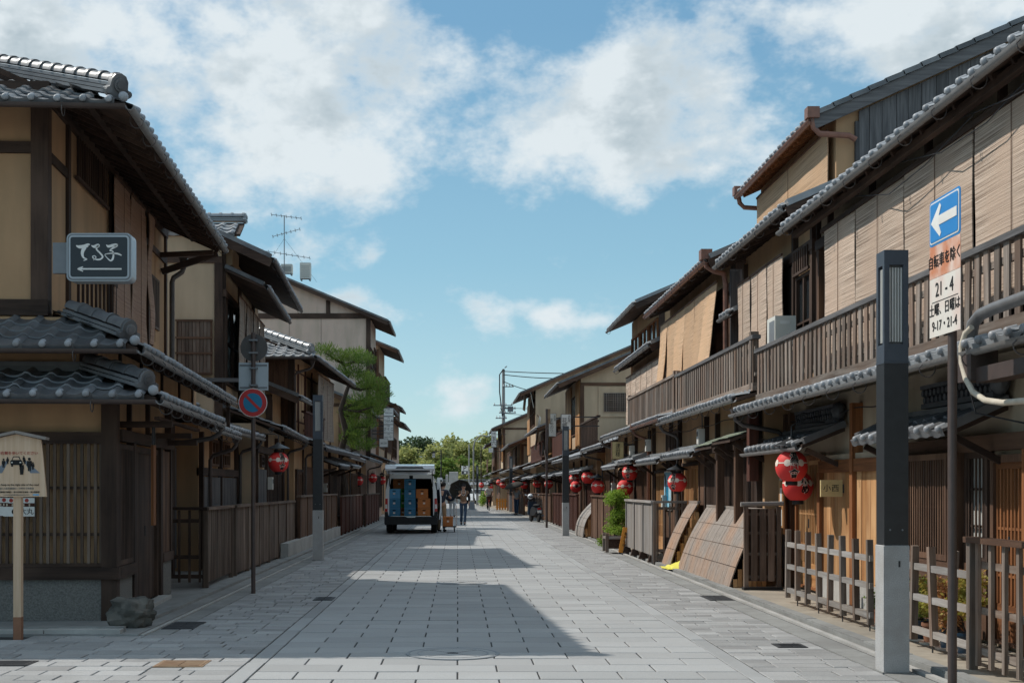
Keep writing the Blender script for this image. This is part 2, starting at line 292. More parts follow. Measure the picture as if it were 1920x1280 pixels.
def blind_mat(name, c0, c1, c2, per=.016):
    """woven bamboo: thin horizontal canes tied with a few vertical strings"""
    m, nt, b = new_mat(name); N = nt.nodes.new; L = nt.links.new
    tc = N('ShaderNodeTexCoord'); sp = N('ShaderNodeSeparateXYZ'); L(tc.outputs['Object'], sp.inputs[0])
    oi = N('ShaderNodeObjectInfo')
    mp = N('ShaderNodeMapping'); mp.inputs['Scale'].default_value = (.5, .5, 85); L(tc.outputs['Object'], mp.inputs[0])
    n1 = N('ShaderNodeTexNoise'); n1.inputs['Scale'].default_value = 1.0; n1.inputs['Detail'].default_value = 4; n1.inputs['Roughness'].default_value = .7; L(mp.outputs[0], n1.inputs['Vector'])
    n2 = N('ShaderNodeTexNoise'); n2.inputs['Scale'].default_value = 1.6; n2.inputs['Detail'].default_value = 5; L(tc.outputs['Object'], n2.inputs['Vector'])
    r1 = N('ShaderNodeMapRange'); r1.inputs[1].default_value = .36; r1.inputs[2].default_value = .62; L(n1.outputs['Fac'], r1.inputs[0])
    r2 = N('ShaderNodeMapRange'); r2.inputs[1].default_value = .38; r2.inputs[2].default_value = .66; r2.inputs[4].default_value = .85; L(n2.outputs['Fac'], r2.inputs[0])
    m1 = N('ShaderNodeMix'); m1.data_type = 'RGBA'; L(r1.outputs[0], m1.inputs[0]); m1.inputs[6].default_value = (*c0, 1); m1.inputs[7].default_value = (*c1, 1)
    m2 = N('ShaderNodeMix'); m2.data_type = 'RGBA'; L(r2.outputs[0], m2.inputs[0]); L(m1.outputs[2], m2.inputs[6]); m2.inputs[7].default_value = (*c2, 1)
    # keep the cane lines over the blotches
    m3 = N('ShaderNodeMix'); m3.data_type = 'RGBA'; m3.blend_type = 'MULTIPLY'; m3.inputs[0].default_value = .6; L(m2.outputs[2], m3.inputs[6])
    cr = N('ShaderNodeMapRange'); cr.inputs[1].default_value = .30; cr.inputs[2].default_value = .52; cr.inputs[3].default_value = .35; L(n1.outputs['Fac'], cr.inputs[0]); L(cr.outputs[0], m3.inputs[7])
    a3 = N('ShaderNodeMapRange'); a3.inputs[3].default_value = .88; a3.inputs[4].default_value = 1.1; L(oi.outputs['Random'], a3.inputs[0])
    sc = N('ShaderNodeVectorMath'); sc.operation = 'SCALE'; L(m3.outputs[2], sc.inputs[0]); L(a3.outputs[0], sc.inputs['Scale'])
    L(sc.outputs[0], b.inputs['Base Color']); b.inputs['Roughness'].default_value = .75; b.inputs['Specular IOR Level'].default_value = .2
    bp = N('ShaderNodeBump'); bp.inputs['Strength'].default_value = .6; bp.inputs['Distance'].default_value = .01; L(n1.outputs['Fac'], bp.inputs['Height']); L(bp.outputs[0], b.inputs['Normal'])
    return m
blind_mat('blind_pale', (.26, .18, .13), (.70, .56, .45), (.54, .40, .305))
blind_mat('blind_rose', (.26, .15, .10), (.46, .30, .22), (.38, .24, .165))
blind_mat('blind_orange', (.46, .29, .17), (.66, .45, .29), (.62, .40, .24))
blind_mat('blind_grey', (.16, .125, .10), (.34, .27, .215), (.27, .20, .155))

# ------------------------------------------------------------------ mesh and object helpers
class MB:
    def __init__(s): s.v = []; s.f = []
    def add(s, vs, fs):
        o = len(s.v); s.v += [tuple(p) for p in vs]; s.f += [tuple(i+o for i in f) for f in fs]; return s
    def box(s, x0, x1, y0, y1, z0, z1):
        return s.add([(x0, y0, z0), (x1, y0, z0), (x1, y1, z0), (x0, y1, z0), (x0, y0, z1), (x1, y0, z1), (x1, y1, z1), (x0, y1, z1)],
                     [(0, 3, 2, 1), (4, 5, 6, 7), (0, 1, 5, 4), (1, 2, 6, 5), (2, 3, 7, 6), (3, 0, 4, 7)])
    def chamfer(s, x0, x1, y0, y1, z0, z1, c):
        """a box with its top edges eased"""
        return s.add([(x0, y0, z0), (x1, y0, z0), (x1, y1, z0), (x0, y1, z0), (x0, y0, z1-c), (x1, y0, z1-c), (x1, y1, z1-c), (x0, y1, z1-c),
                      (x0+c, y0+c, z1), (x1-c, y0+c, z1), (x1-c, y1-c, z1), (x0+c, y1-c, z1)],
                     [(0, 1, 5, 4), (1, 2, 6, 5), (2, 3, 7, 6), (3, 0, 4, 7), (4, 5, 9, 8), (5, 6, 10, 9), (6, 7, 11, 10), (7, 4, 8, 11), (8, 9, 10, 11)])
    def beam(s, p0, p1, w, h, up=(0, 0, 1)):
        p0, p1 = Vector(p0), Vector(p1); d = (p1-p0).normalized(); u = Vector(up)
        if abs(d.dot(u)) > .98: u = Vector((1, 0, 0))
        a = d.cross(u).normalized(); b = a.cross(d).normalized()
        q = [p + a*(i*w/2) + b*(j*h/2) for p in (p0, p1) for i, j in ((-1, -1), (1, -1), (1, 1), (-1, 1))]
        return s.add(q, [(0, 1, 2, 3), (7, 6, 5, 4), (0, 4, 5, 1), (1, 5, 6, 2), (2, 6, 7, 3), (3, 7, 4, 0)])
    def tube(s, pts, r, n=8, caps=True):
        pts = [Vector(p) for p in pts]; rs = r if isinstance(r, (list, tuple)) else [r]*len(pts)
        t0 = (pts[1]-pts[0]).normalized(); a = t0.cross(Vector((0, 0, 1)))
        if a.length < .05: a = t0.cross(Vector((1, 0, 0)))
        a.normalize(); vs = []
        for i, p in enumerate(pts):
            t = (pts[min(i+1, len(pts)-1)]-pts[max(i-1, 0)]).normalized()
            a = (a-t*a.dot(t)).normalized(); b = t.cross(a)
            for k in range(n):
                th = 2*math.pi*k/n; vs.append(p+(a*math.cos(th)+b*math.sin(th))*rs[i])
        fs = [(i*n+k, i*n+(k+1) % n, (i+1)*n+(k+1) % n, (i+1)*n+k) for i in range(len(pts)-1) for k in range(n)]
        if caps: fs += [tuple(range(n-1, -1, -1)), tuple((len(pts)-1)*n+k for k in range(n))]
        return s.add(vs, fs)
    def lathe(s, prof, n=16, c=(0, 0, 0)):
        vs = []; m = len(prof)
        for r, z in prof:
            for k in range(n):
                th = 2*math.pi*k/n; vs.append((c[0]+r*math.cos(th), c[1]+r*math.sin(th), c[2]+z))
        fs = [(i*n+k, i*n+(k+1) % n, (i+1)*n+(k+1) % n, (i+1)*n+k) for i in range(m-1) for k in range(n)]
        fs += [tuple(range(n-1, -1, -1)), tuple((m-1)*n+k for k in range(n))]
        return s.add(vs, fs)
    def prism(s, poly, ax, a0, a1):
        """extrude a polygon: ax = axis of extrusion, poly in the two other axes (in xyz order)"""
        def P(p, a):
            q = list(p); q.insert(ax, a); return tuple(q)
        n = len(poly); vs = [P(p, a0) for p in poly]+[P(p, a1) for p in poly]
        fs = [tuple(range(n)), tuple(range(2*n-1, n-1, -1))]+[(i, (i+1) % n, n+(i+1) % n, n+i) for i in range(n)]
        return s.add(vs, fs)
    def ball(s, c, rx, ry, rz, n=10, m=7):
        vs = []
        for i in range(m+1):
            ph = math.pi*i/m
            for k in range(n):
                th = 2*math.pi*k/n; vs.append((c[0]+rx*math.sin(ph)*math.cos(th), c[1]+ry*math.sin(ph)*math.sin(th), c[2]+rz*math.cos(ph)))
        fs = [(i*n+k, (i+1)*n+k, (i+1)*n+(k+1) % n, i*n+(k+1) % n) for i in range(m) for k in range(n)]
        return s.add(vs, fs)
    def xform(s, M): s.v = [tuple(M @ Vector(p)) for p in s.v]; return s
    def mesh(s, name, mat, smooth=False, angle=35):
        me = bpy.data.meshes.new(name); me.from_pydata(s.v, [], s.f)
        if smooth or len(s.f) > 6:
            import bmesh
            bm = bmesh.new(); bm.from_mesh(me); bmesh.ops.recalc_face_normals(bm, faces=bm.faces); bm.to_mesh(me); bm.free()
        if mat: me.materials.append(MATS[mat])
        if smooth:
            me.polygons.foreach_set('use_smooth', [True]*len(me.polygons)); me.set_sharp_from_angle(angle=R(angle))
        me.update(); return me
    def build(s, name, mat, parent=None, smooth=False, loc=(0, 0, 0), angle=35):
        return link(name, s.mesh(name, mat, smooth, angle), parent, loc)
def link(name, data, parent=None, loc=(0, 0, 0), rot=None):
    o = bpy.data.objects.new(name, data); COL.objects.link(o)
    if parent is not None and parent.parent is not None: loc = Vector(loc)-parent.location     # sub-parts are given in their thing's frame
    o.location = loc
    if rot: o.rotation_euler = rot
    if parent is not None: o.parent = parent
    return o
def tag(o, label=None, cat=None, group=None, kind=None):
    if label: o['label'] = label
    if cat: o['category'] = cat
    if group: o['group'] = group
    if kind: o['kind'] = kind
    return o
def thing(name, label, cat, loc=(0, 0, 0), rz=0, group=None):
    return tag(link(name, None, None, loc, (0, 0, rz)), label, cat, group)
def struct(o): o['kind'] = 'structure'; return o
BOXES = {}
def wmat(mat, dims):
    return mat+'_'+'xyz'[max(range(3), key=lambda i: dims[i])] if mat in WOODS else mat
def cbox(name, mat, x0, x1, y0, y1, z0, z1, parent=None, rot=None):
    """one box-shaped piece; alike pieces share their mesh"""
    x0, x1 = min(x0, x1), max(x0, x1); y0, y1 = min(y0, y1), max(y0, y1)
    d = (round(x1-x0, 3), round(y1-y0, 3), round(z1-z0, 3)); key = d+(mat,)
    if key not in BOXES:
        c = min(.006, min(d)*.12); m = MB().box(-d[0]/2, d[0]/2, -d[1]/2, d[1]/2, -d[2]/2, d[2]/2)
        BOXES[key] = m.mesh(name, wmat(mat, d))
    return link(name, BOXES[key], parent, ((x0+x1)/2, (y0+y1)/2, (z0+z1)/2), rot)

def text_mesh(body, size, mat, extrude=.0, offset=0.0, align='CENTER', spacing=1.0, line=1.0):
    cu = bpy.data.curves.new('lettering', 'FONT'); cu.body = body; cu.size = size; cu.align_x = align; cu.align_y = 'CENTER'
    cu.extrude = extrude; cu.offset = offset; cu.space_character = spacing; cu.space_line = line; cu.resolution_u = 3
    ob = bpy.data.objects.new('lettering', cu)
    me = bpy.data.meshes.new_from_object(ob); bpy.data.objects.remove(ob); bpy.data.curves.remove(cu)
    me.materials.clear(); me.materials.append(MATS[mat]); me.name = 'lettering'
    return me
def lettering(body, size, mat, parent, loc, rot=(R(90), 0, 0), **k):
    return link('lettering', text_mesh(body, size, mat, extrude=.0015, **k), parent, loc, rot)
FACE_CAM = (R(90), 0, 0)              # reads from -Y
FACE_LEFT = (R(90), 0, R(-90))        # reads from -X

# ------------------------------------------------------------------ roofs
TW, TL = .27, .235
def tile_profile(n=8, w=TW):
    pts = []
    for i in range(n+1):
        t = i/n
        z = -.016*math.sin(math.pi*t/.60) if t < .60 else .034*math.sin(math.pi*(t-.60)/.40)
        pts.append((t*w*1.02, z))
    return pts
def tile_mb(eave=False):
    m = MB(); pr = tile_profile(); n = len(pr); L = TL+.05; drop = .026
    vs = [(x, 0, z+drop) for x, z in pr]+[(x, L, z) for x, z in pr]+[(x, .004, z+drop-.024) for x, z in pr]
    fs = [(i, i+1, n+i+1, n+i) for i in range(n-1)]+[(2*n+i, 2*n+i+1, i+1, i) for i in range(n-1)]
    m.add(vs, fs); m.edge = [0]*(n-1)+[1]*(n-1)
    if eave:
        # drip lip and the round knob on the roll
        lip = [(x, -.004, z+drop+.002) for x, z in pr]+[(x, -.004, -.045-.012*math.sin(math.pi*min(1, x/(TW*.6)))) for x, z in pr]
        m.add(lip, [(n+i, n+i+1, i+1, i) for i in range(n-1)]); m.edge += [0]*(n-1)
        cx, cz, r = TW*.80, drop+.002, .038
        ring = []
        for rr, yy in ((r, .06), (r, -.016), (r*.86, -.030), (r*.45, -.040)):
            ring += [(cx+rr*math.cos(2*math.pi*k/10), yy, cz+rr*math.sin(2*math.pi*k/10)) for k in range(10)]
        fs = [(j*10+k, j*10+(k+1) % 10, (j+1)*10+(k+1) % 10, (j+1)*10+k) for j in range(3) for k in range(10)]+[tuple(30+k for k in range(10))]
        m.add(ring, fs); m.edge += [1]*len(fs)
    return m
TILES = {}
def tile_mesh(eave, mat):
    if (eave, mat) not in TILES:
        t = tile_mb(eave); me = t.mesh('roof_tile', mat, True, 50); me.materials.append(MATS['tile_lit_edge']); me.polygons.foreach_set('material_index', t.edge); TILES[(eave, mat)] = me
    return TILES[(eave, mat)]
TILE_RAW = {e: tile_mb(e) for e in (False, True)}
def slope(parent, name, org, e, up, pitch, L, run, h0=0., h1=0., n_ind=1, mat='tile', deck='dark_wood_y', rafters=0, tiles=True, thick=.05, gutter=None, gr=.048, rows=None, hooks=0, indcols=None):
    org = Vector(org); e = Vector(e).normalized(); up = Vector(up).normalized()
    if e.cross(up).z < 0: org = org+e*L; e = -e; h0, h1 = h1, h0
    tp = math.tan(pitch); sd = (up+Vector((0, 0, tp))).normalized(); nrm = e.cross(sd)
    def P(a, r, dz=0): return org+e*a+up*r+Vector((0, 0, tp*r+dz))
    c = [P(0, 0), P(L, 0), P(L-h1*run, run), P(h0*run, run)]
    m = MB().add(c+[p-Vector((0, 0, thick)) for p in c], [(0, 1, 2, 3), (7, 6, 5, 4), (0, 4, 5, 1), (1, 5, 6, 2), (2, 6, 7, 3), (3, 7, 4, 0)])
    d = m.build(name, deck, parent)
    if tiles:
        rest = MB(); redge = []; nr = int(run/math.cos(pitch)/TL)
        if rows: nr = min(nr, rows)
        for j in range(nr):
            r = j*TL*math.cos(pitch)
            off = ((L-int(L/TW)*TW)/2)
            for i in range(int(L/TW)):
                a = off+i*TW
                if a < h0*r-.06 or a+TW > L-h1*r+.06: continue
                jit = random.uniform(-.006, .006)
                p = P(a, r)+nrm*(.018+jit)-sd*(.05 if j == 0 else 0)
                M = Matrix(((e.x, sd.x, nrm.x, p.x), (e.y, sd.y, nrm.y, p.y), (e.z, sd.z, nrm.z, p.z), (0, 0, 0, 1)))
                if j < n_ind and (indcols is None or indcols(a, L)):
                    o = link('roof_tile', tile_mesh(j == 0, mat), d); o.matrix_local = M
                else:
                    t = TILE_RAW[j == 0]; rest.add([M @ Vector(v) for v in t.v], t.f); redge += t.edge
        if rest.v:
            ro = rest.build('roof_tile', mat, d, True, angle=50); ro['kind'] = 'stuff'; ro.data.materials.append(MATS['tile_lit_edge']); ro.data.polygons.foreach_set('material_index', redge)
    if rafters:
        n = int(L/rafters)
        rm = MB().box(-.022, .022, .06, run/math.cos(pitch)*.98, -.055, 0).mesh('rafter', deck)
        for i in range(n+1):
            a = .05+i*(L-.1)/max(n, 1); r0 = max(0, (h0*0))
            if h0 and a < .8 or h1 and a > L-.8: continue
            p = P(a, 0, -thick-.002)
            o = link('rafter', rm, d)
            o.matrix_local = Matrix(((e.x, sd.x, nrm.x, p.x), (e.y, sd.y, nrm.y, p.y), (e.z, sd.z, nrm.z, p.z), (0, 0, 0, 1)))
    if gutter:
        g = MB(); y0 = P(-.02, 0)-up*.055; y1 = P(L+.02, 0)-up*.055
        prof = [(math.cos(t)*gr, math.sin(t)*gr) for t in [math.pi+math.pi*k/6 for k in range(7)]]
        prof += [(x*.86, z*.86) for x, z in reversed(prof)]
        vs = [q+up*x+Vector((0, 0, z-.035)) for q in (y0, y1) for x, z in prof]; n = len(prof)
        g.add(vs, [(i, (i+1) % n, n+(i+1) % n, n+i) for i in range(n)]+[tuple(range(n)), tuple(range(2*n-1, n-1, -1))])
        go = g.build('gutter', gutter, parent, True)
        if hooks:
            hk = MB().tube([(0, 0, .02)]+[(.075*math.cos(t)-.01, 0, -.07+.075*math.sin(t)*1.1) for t in [math.pi*(1-k/8)+math.pi*0 for k in range(0)]]+
                           [(.072*math.cos(t), 0, -.055+.08*math.sin(t)) for t in [math.pi+math.pi*k/7 for k in range(8)]]+[(.072, 0, .0)], .006, 5).mesh('gutter_hook', 'dark_gutter')
            k = int(L/hooks)
            for i in range(k):
                p = P((i+.5)*L/k, 0)-up*.055
                o = link('gutter_hook', hk, parent); o.matrix_local = Matrix(((up.x, e.x, 0, p.x), (up.y, e.y, 0, p.y), (0, 0, 1, p.z-.03), (0, 0, 0, 1)))
    return d
def ridge(parent, p0, p1, mat='tile', layers=3, w=.22, cap=True, end=True, seg=.24, r=.085, finial_at=1):
    """stacked flat tiles under a row of half-round caps, with a carved end tile"""
    p0, p1 = Vector(p0), Vector(p1); d = p1-p0; Ln = d.length; d.normalize()
    s_ = d.cross(Vector((0, 0, 1))).normalized(); u = s_.cross(d).normalized()
    m = MB()
    for k in range(layers):
        ww = w-.025*k; m.beam(p0+u*(.02+.042*k), p1+u*(.02+.042*k), ww, .034, u)
    o = m.build('ridge', mat, parent)
    top = .04*layers+.02
    n = max(1, int(Ln/seg)); cm = MB()
    prof = [(math.cos(t)*r, math.sin(t)*r) for t in [math.pi*k/8 for k in range(9)]]
    def ring(a, k): return [Vector((a, x*k, z*k)) for x, z in prof]
    sg = Ln/n
    rings = [ring(0, 1.0), ring(sg*.8, 1.0), ring(sg*.8, 1.2), ring(sg*1.0, 1.2), ring(sg, 1.0)]
    vs = [v for r_ in rings for v in r_]
    cm.add(vs, [(j*9+i, j*9+i+1, (j+1)*9+i+1, (j+1)*9+i) for j in range(4) for i in range(8)])
    cme = cm.mesh('ridge_cap', mat, True, 40)
    for i in range(n):
        q = p0+d*(i*sg)+u*top
        c = link('ridge_cap', cme, parent)
        c.matrix_local = Matrix(((d.x, s_.x, u.x, q.x), (d.y, s_.y, u.y, q.y), (d.z, s_.z, u.z, q.z), (0, 0, 0, 1)))
    if end:
        q = p1 if finial_at else p0; dd = d if finial_at else -d
        f = MB()
        # carved end tile: arched body, round boss, side scrolls
        out = [(-.17, 0), (-.19, .06), (-.13, .10), (-.12, .19), (-.075, .255), (0, .28), (.075, .255), (.12, .19), (.13, .10), (.19, .06), (.17, 0), (.06, -.05), (-.06, -.05)]
        f.prism(out, 0, -.03, .05)
        for rr, a in ((.085, .075), (.055, .09)):
            f.add([(a if k >= 12 else .03, rr*math.cos(2*math.pi*k/12), .135+rr*math.sin(2*math.pi*k/12)) for k in range(24)],
                  [(k, (k+1) % 12, 12+(k+1) % 12, 12+k) for k in range(12)]+[tuple(12+k for k in range(12))])
        for sx in (-1, 1):
            f.add([(.07 if k >= 10 else .02, sx*.145+.045*math.cos(2*math.pi*k/10), .045+.045*math.sin(2*math.pi*k/10)) for k in range(20)],
                  [(k, (k+1) % 10, 10+(k+1) % 10, 10+k) for k in range(10)]+[tuple(10+k for k in range(10))])
        sc = (layers*.04+.10)/.26
        f.xform(Matrix.Scale(sc, 4))
        fo = f.build('end_tile', mat, parent, True)
        q = q-u*.0
        fo.matrix_local = Matrix(((dd.x, s_.x, u.x, q.x), (dd.y, s_.y, u.y, q.y), (dd.z, s_.z, u.z, q.z), (0, 0, 0, 1)))
    return o

# ------------------------------------------------------------------ house frame: o = out towards the street, u = along it away from the camera
class House:
    def __init__(s, name, label, side, x, y, rz=0, cat='house', group=None):
        s.s = 1 if side == 'L' else -1
        s.root = thing(name, label, cat, (x, y, 0), rz, group); s.x = x; s.y = y; s.rz = rz
    def box(s, name, mat, o0, o1, u0, u1, z0, z1, parent=None):
        return cbox(name, mat, s.s*o0, s.s*o1, u0, u1, z0, z1, parent if parent is not None else s.root)
    def p(s, o, u, z): return Vector((s.s*o, u, z))
    def world(s, o, u, z): return Matrix.Translation((s.x, s.y, 0)) @ Matrix.Rotation(s.rz, 4, 'Z') @ s.p(o, u, z)
    def outv(s): return Vector((s.s, 0, 0))
    def slope(s, name, o_e, z_e, u0, u1, pitch, run, **k):
        return slope(s.root, name, s.p(o_e, u0, z_e), (0, 1, 0), (-s.s, 0, 0), pitch, u1-u0, run, **k)
    def spout(s, o, u, z0, z1, mat='dark_gutter', bend=.25, r=.034):
        """rain pipe: a kink from the gutter back to the wall, then straight down"""
        b = o-bend
        MB().tube([s.p(o, u, z1), s.p(o, u, z1-.10), s.p(o-bend*.15, u, z1-.18), s.p(b+bend*.12, u, z1-.28), s.p(b, u, z1-.36), s.p(b, u, z0)], r, 8).build('downspout', mat, s.root, True, angle=60)
        MB().add([s.p(o+dx, u+dy, zz) for zz, k in ((z1+.06, .075), (z1-.05, .04)) for dx, dy in ((-k, -k), (k, -k), (k, k), (-k, k))],
                 [(0, 1, 2, 3), (4, 5, 6, 7), (0, 1, 5, 4), (1, 2, 6, 5), (2, 3, 7, 6), (3, 0, 4, 7)]).build('rain_hopper', mat, s.root)

def lattice(h, u0, u1, z0, z1, o, mat='dark_wood', step=.075, w=.03, rails=1, back='interior', name='lattice', fr=.06, backo=.06):
    fm = MB(); s = h.s
    for a, b, c, d in ((u0, u1, z1-fr, z1), (u0, u1, z0, z0+fr), (u0, u0+fr, z0+fr, z1-fr), (u1-fr, u1, z0+fr, z1-fr)):
        fm.box(min(s*(o-.05), s*o), max(s*(o-.05), s*o), a, b, c, d)
    for k in range(rails):
        zz = z0+(z1-z0)*(k+1)/(rails+1); fm.box(min(s*(o-.035), s*(o-.015)), max(s*(o-.035), s*(o-.015)), u0+fr, u1-fr, zz-.012, zz+.012)
    f = fm.build(name, wmat(mat, (0, 0, 1)), h.root)
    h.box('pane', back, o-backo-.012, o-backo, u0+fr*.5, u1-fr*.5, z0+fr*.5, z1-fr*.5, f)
    n = max(2, int((u1-u0-2*fr)/step))
    for i in range(n):
        c = u0+fr+(i+.5)*(u1-u0-2*fr)/n
        h.box('slat', mat, o-.014, o-.002, c-w/2, c+w/2, z0+fr, z1-fr, f)
    return f
def planks(h, u0, u1, z0, z1, o, mat, bw=.16, name='boarding', t=.02, jit=.006, par=None):
    f = h.box(name, mat, o-.03-t, o-.02-t+.002, u0, u1, z0, z1) if par is None else par
    n = max(1, round((u1-u0)/bw))
    for i in range(n):
        a = u0+(u1-u0)*i/n; b = u0+(u1-u0)*(i+1)/n; j = random.uniform(-jit, jit)*.5
        h.box('board', mat, o-t+j, o+j, a+.004, b-.004, z0, z1, f)
    return f
def window(h, u0, u1, z0, z1, o, mat='dark_wood', nx=2, nz=2, pane='glass'):
    fm = MB(); s = h.s; fr = .05
    def bx(o0, o1, a, b, c, d): fm.box(min(s*o0, s*o1), max(s*o0, s*o1), a, b, c, d)
    bx(o-.06, o, u0, u1, z1-fr, z1); bx(o-.06, o, u0, u1, z0, z0+fr); bx(o-.06, o, u0, u0+fr, z0+fr, z1-fr); bx(o-.06, o, u1-fr, u1, z0+fr, z1-fr)
    for i in range(1, nx): a = u0+(u1-u0)*i/nx; bx(o-.05, o-.008, a-.022, a+.022, z0+fr, z1-fr)
    for i in range(1, nz): c = z0+(z1-z0)*i/nz; bx(o-.046, o-.012, u0+fr, u1-fr, c-.016, c+.016)
    f = fm.build('window', wmat(mat, (0, 0, 1)), h.root)
    for i in range(nx): h.box('pane', pane, o-.058, o-.050, u0+(u1-u0)*i/nx+.025, u0+(u1-u0)*(i+1)/nx-.025, z0+fr, z1-fr, f)
    return f
def door(h, u0, u1, z0, z1, o, mat='brown_wood', kind='lattice', frame='dark_wood', leafs=2):
    fm = MB(); s = h.s; fr = .07
    def bx(o0, o1, a, b, c, d): fm.box(min(s*o0, s*o1), max(s*o0, s*o1), a, b, c, d)
    bx(o-.08, o+.01, u0, u0+fr, z0, z1); bx(o-.08, o+.01, u1-fr, u1, z0, z1); bx(o-.08, o+.01, u0+fr, u1-fr, z1-fr, z1); bx(o-.08, o+.02, u0+fr, u1-fr, z0, z0+.03)
    f = fm.build('door', wmat(frame, (0, 0, 1)), h.root); a0, a1 = u0+fr, u1-fr; n = leafs
    for k in range(n):
        b0 = a0+(a1-a0)*k/n; b1 = a0+(a1-a0)*(k+1)/n; oo = o-.018-.012*k
        if kind == 'lattice':
            h.box('pane', 'shoji', oo-.03, oo-.022, b0+.02, b1-.02, z0+.35, z1-fr-.02, f)
            h.box('door_panel', mat, oo-.03, oo-.005, b0, b1, z0+.03, z0+.36, f)
            h.box('rail', mat, oo-.028, oo+.004, b0, b1, z1-fr-.06, z1-fr, f)
            m = max(3, int((b1-b0)/.07))
            for i in range(m):
                c = b0+.02+(b1-b0-.04)*i/(m-1); h.box('slat', mat, oo-.02, oo, c-.014, c+.014, z0+.36, z1-fr-.06, f)
            for zz in (.62, 1.05): h.box('rail', mat, oo-.018, oo-.004, b0, b1, z0+zz-.012, z0+zz+.012, f)
        else:
            m = max(2, round((b1-b0)/.2))
            for i in range(m):
                h.box('board', mat, oo-.03, oo-.002*(i % 2), b0+(b1-b0)*i/m+.003, b0+(b1-b0)*(i+1)/m-.003, z0+.03, z1-fr, f)
    h.box('handle', 'dark_iron', o-.035, o-.015, (a0+a1)/2+.04, (a0+a1)/2+.06, z0+.85, z0+.98, f)
    return f
def posts(h, us, z0, z1, o, mat='dark_wood', w=.11, d=.12, proud=.02):
    for u in us: h.box('post', mat, o-d+proud, o+proud, u-w/2, u+w/2, z0, z1)

def blind(h, u0, u1, z0, z1, o, mat, label, group=None, lean=.0, folds=.012, cut=0.0):
    """a hanging bamboo blind with real thickness; slightly wavy, may lean out at its foot"""
    nu, nz = max(4, int((u1-u0)/.18)), 8; m = MB(); ph = random.uniform(0, 6)
    def pt(i, k, t):
        u = (i/nu-.5)*(u1-u0); z = -k/nz*(z1-z0)
        oo = folds*math.sin(i*.9+ph)*(.3+k/nz)+lean*(k/nz)**1.2+folds*.5*math.sin(k*1.1+ph+i*.3)
        return (h.s*(oo+t), u+cut*(k/nz)*(1 if i == nu else 0)*(-1), z)
    vs = [pt(i, k, t) for t in (0, -.012) for i in range(nu+1) for k in range(nz+1)]
    q = (nu+1)*(nz+1); fs = []
    for i in range(nu):
        for k in range(nz):
            a = i*(nz+1)+k; fs.append((a, a+1, a+nz+2, a+nz+1)); fs.append((q+a, q+a+nz+1, q+a+nz+2, q+a+1))
    for k in range(nz): a = k; fs.append((a, q+a, q+a+1, a+1)); b = nu*(nz+1)+k; fs.append((b, b+1, q+b+1, q+b))
    for i in range(nu): a = i*(nz+1); fs.append((a, a+nz+1, q+a+nz+1, q+a)); b = a+nz; fs.append((b, q+b, q+b+nz+1, b+nz+1))
    m.add(vs, fs)
    w = h.world(o, (u0+u1)/2, z1)
    root = thing('bamboo_blind', label, 'blind', w, h.rz, group)
    m.build('woven_canes', mat, root, True, angle=60)
    cbox('top_batten', 'brown_wood', -.015, .015, -(u1-u0)/2, (u1-u0)/2, -.01, .025, root)
    n = 1 if lean < .04 else 0
    for i in range(n):
        u = (i+.5)/n*(u1-u0)-(u1-u0)/2
        cbox('cord', 'brown_wood', h.s*(folds+.004), h.s*(folds+.010), u-.0025, u+.0025, -(z1-z0)*.97, 0, root)
    return root

# ------------------------------------------------------------------ the ground, the paved street, gutters and kerbs
def sheet(name, mat, poly, z, t=.05, kind=True):
    o = MB().prism(poly, 2, z-t, z).build(name, mat)
    return struct(o) if kind else o
sheet('ground', 'concrete', [(-900, -60), (900, -60), (900, 1500), (-900, 1500)], -.09, .5)
def dxr(Y): return 0 if Y < 60 else -(Y-60)*.043
Y_END = 118.0
road = sheet('road', 'joint', [(-9, 4), (3.47, 4), (3.47, 60), (3.47+dxr(Y_END), Y_END), (3.2, Y_END+9), (-9, Y_END+9), (-9, Y_END), (-2.96, Y_END), (-2.96, 12.95), (-9, 12.95)], -.009, .06)
def stone_mesh(dx, dy, mat, cache={}):
    k = (round(dx, 2), round(dy, 2), mat)
    if k not in cache: cache[k] = MB().chamfer(-k[0]/2+.0065, k[0]/2-.0065, -k[1]/2+.0055, k[1]/2-.0055, -.035, 0, .004).mesh('paving_stone', mat)
    return cache[k]
class Paving:
    """stones laid in rows; the nearest 300 are pieces of their own, the rest one field"""
    def __init__(s, name, mat, limit=300): s.name, s.mat, s.left = name, mat, limit; s.rest = MB()
    def lay(s, x0, x1, y0, y1, parent):
        dz = random.uniform(-.0025, .0025); cx, cy = (x0+x1)/2, (y0+y1)/2
        if s.left > 0 and cy > 8.6:
            s.left -= 1; o = link(s.name, stone_mesh(x1-x0, y1-y0, s.mat), parent, (cx, cy, dz)); o.rotation_euler = (random.uniform(-.0018, .0018), random.uniform(-.0018, .0018), random.uniform(-.002, .002))
        else: s.rest.chamfer(x0+.0065, x1-.0065, y0+.0055, y1-.0055, -.03, dz, .004)
    def done(s, parent):
        if s.rest.v: s.rest.build(s.name, s.mat, parent)['kind'] = 'stuff'
def rows(y0, y1, d, jitter=0.0):
    y = y0
    while y < y1:
        h = d*(1+random.uniform(-jitter, jitter)); yield y, y+h; y += h
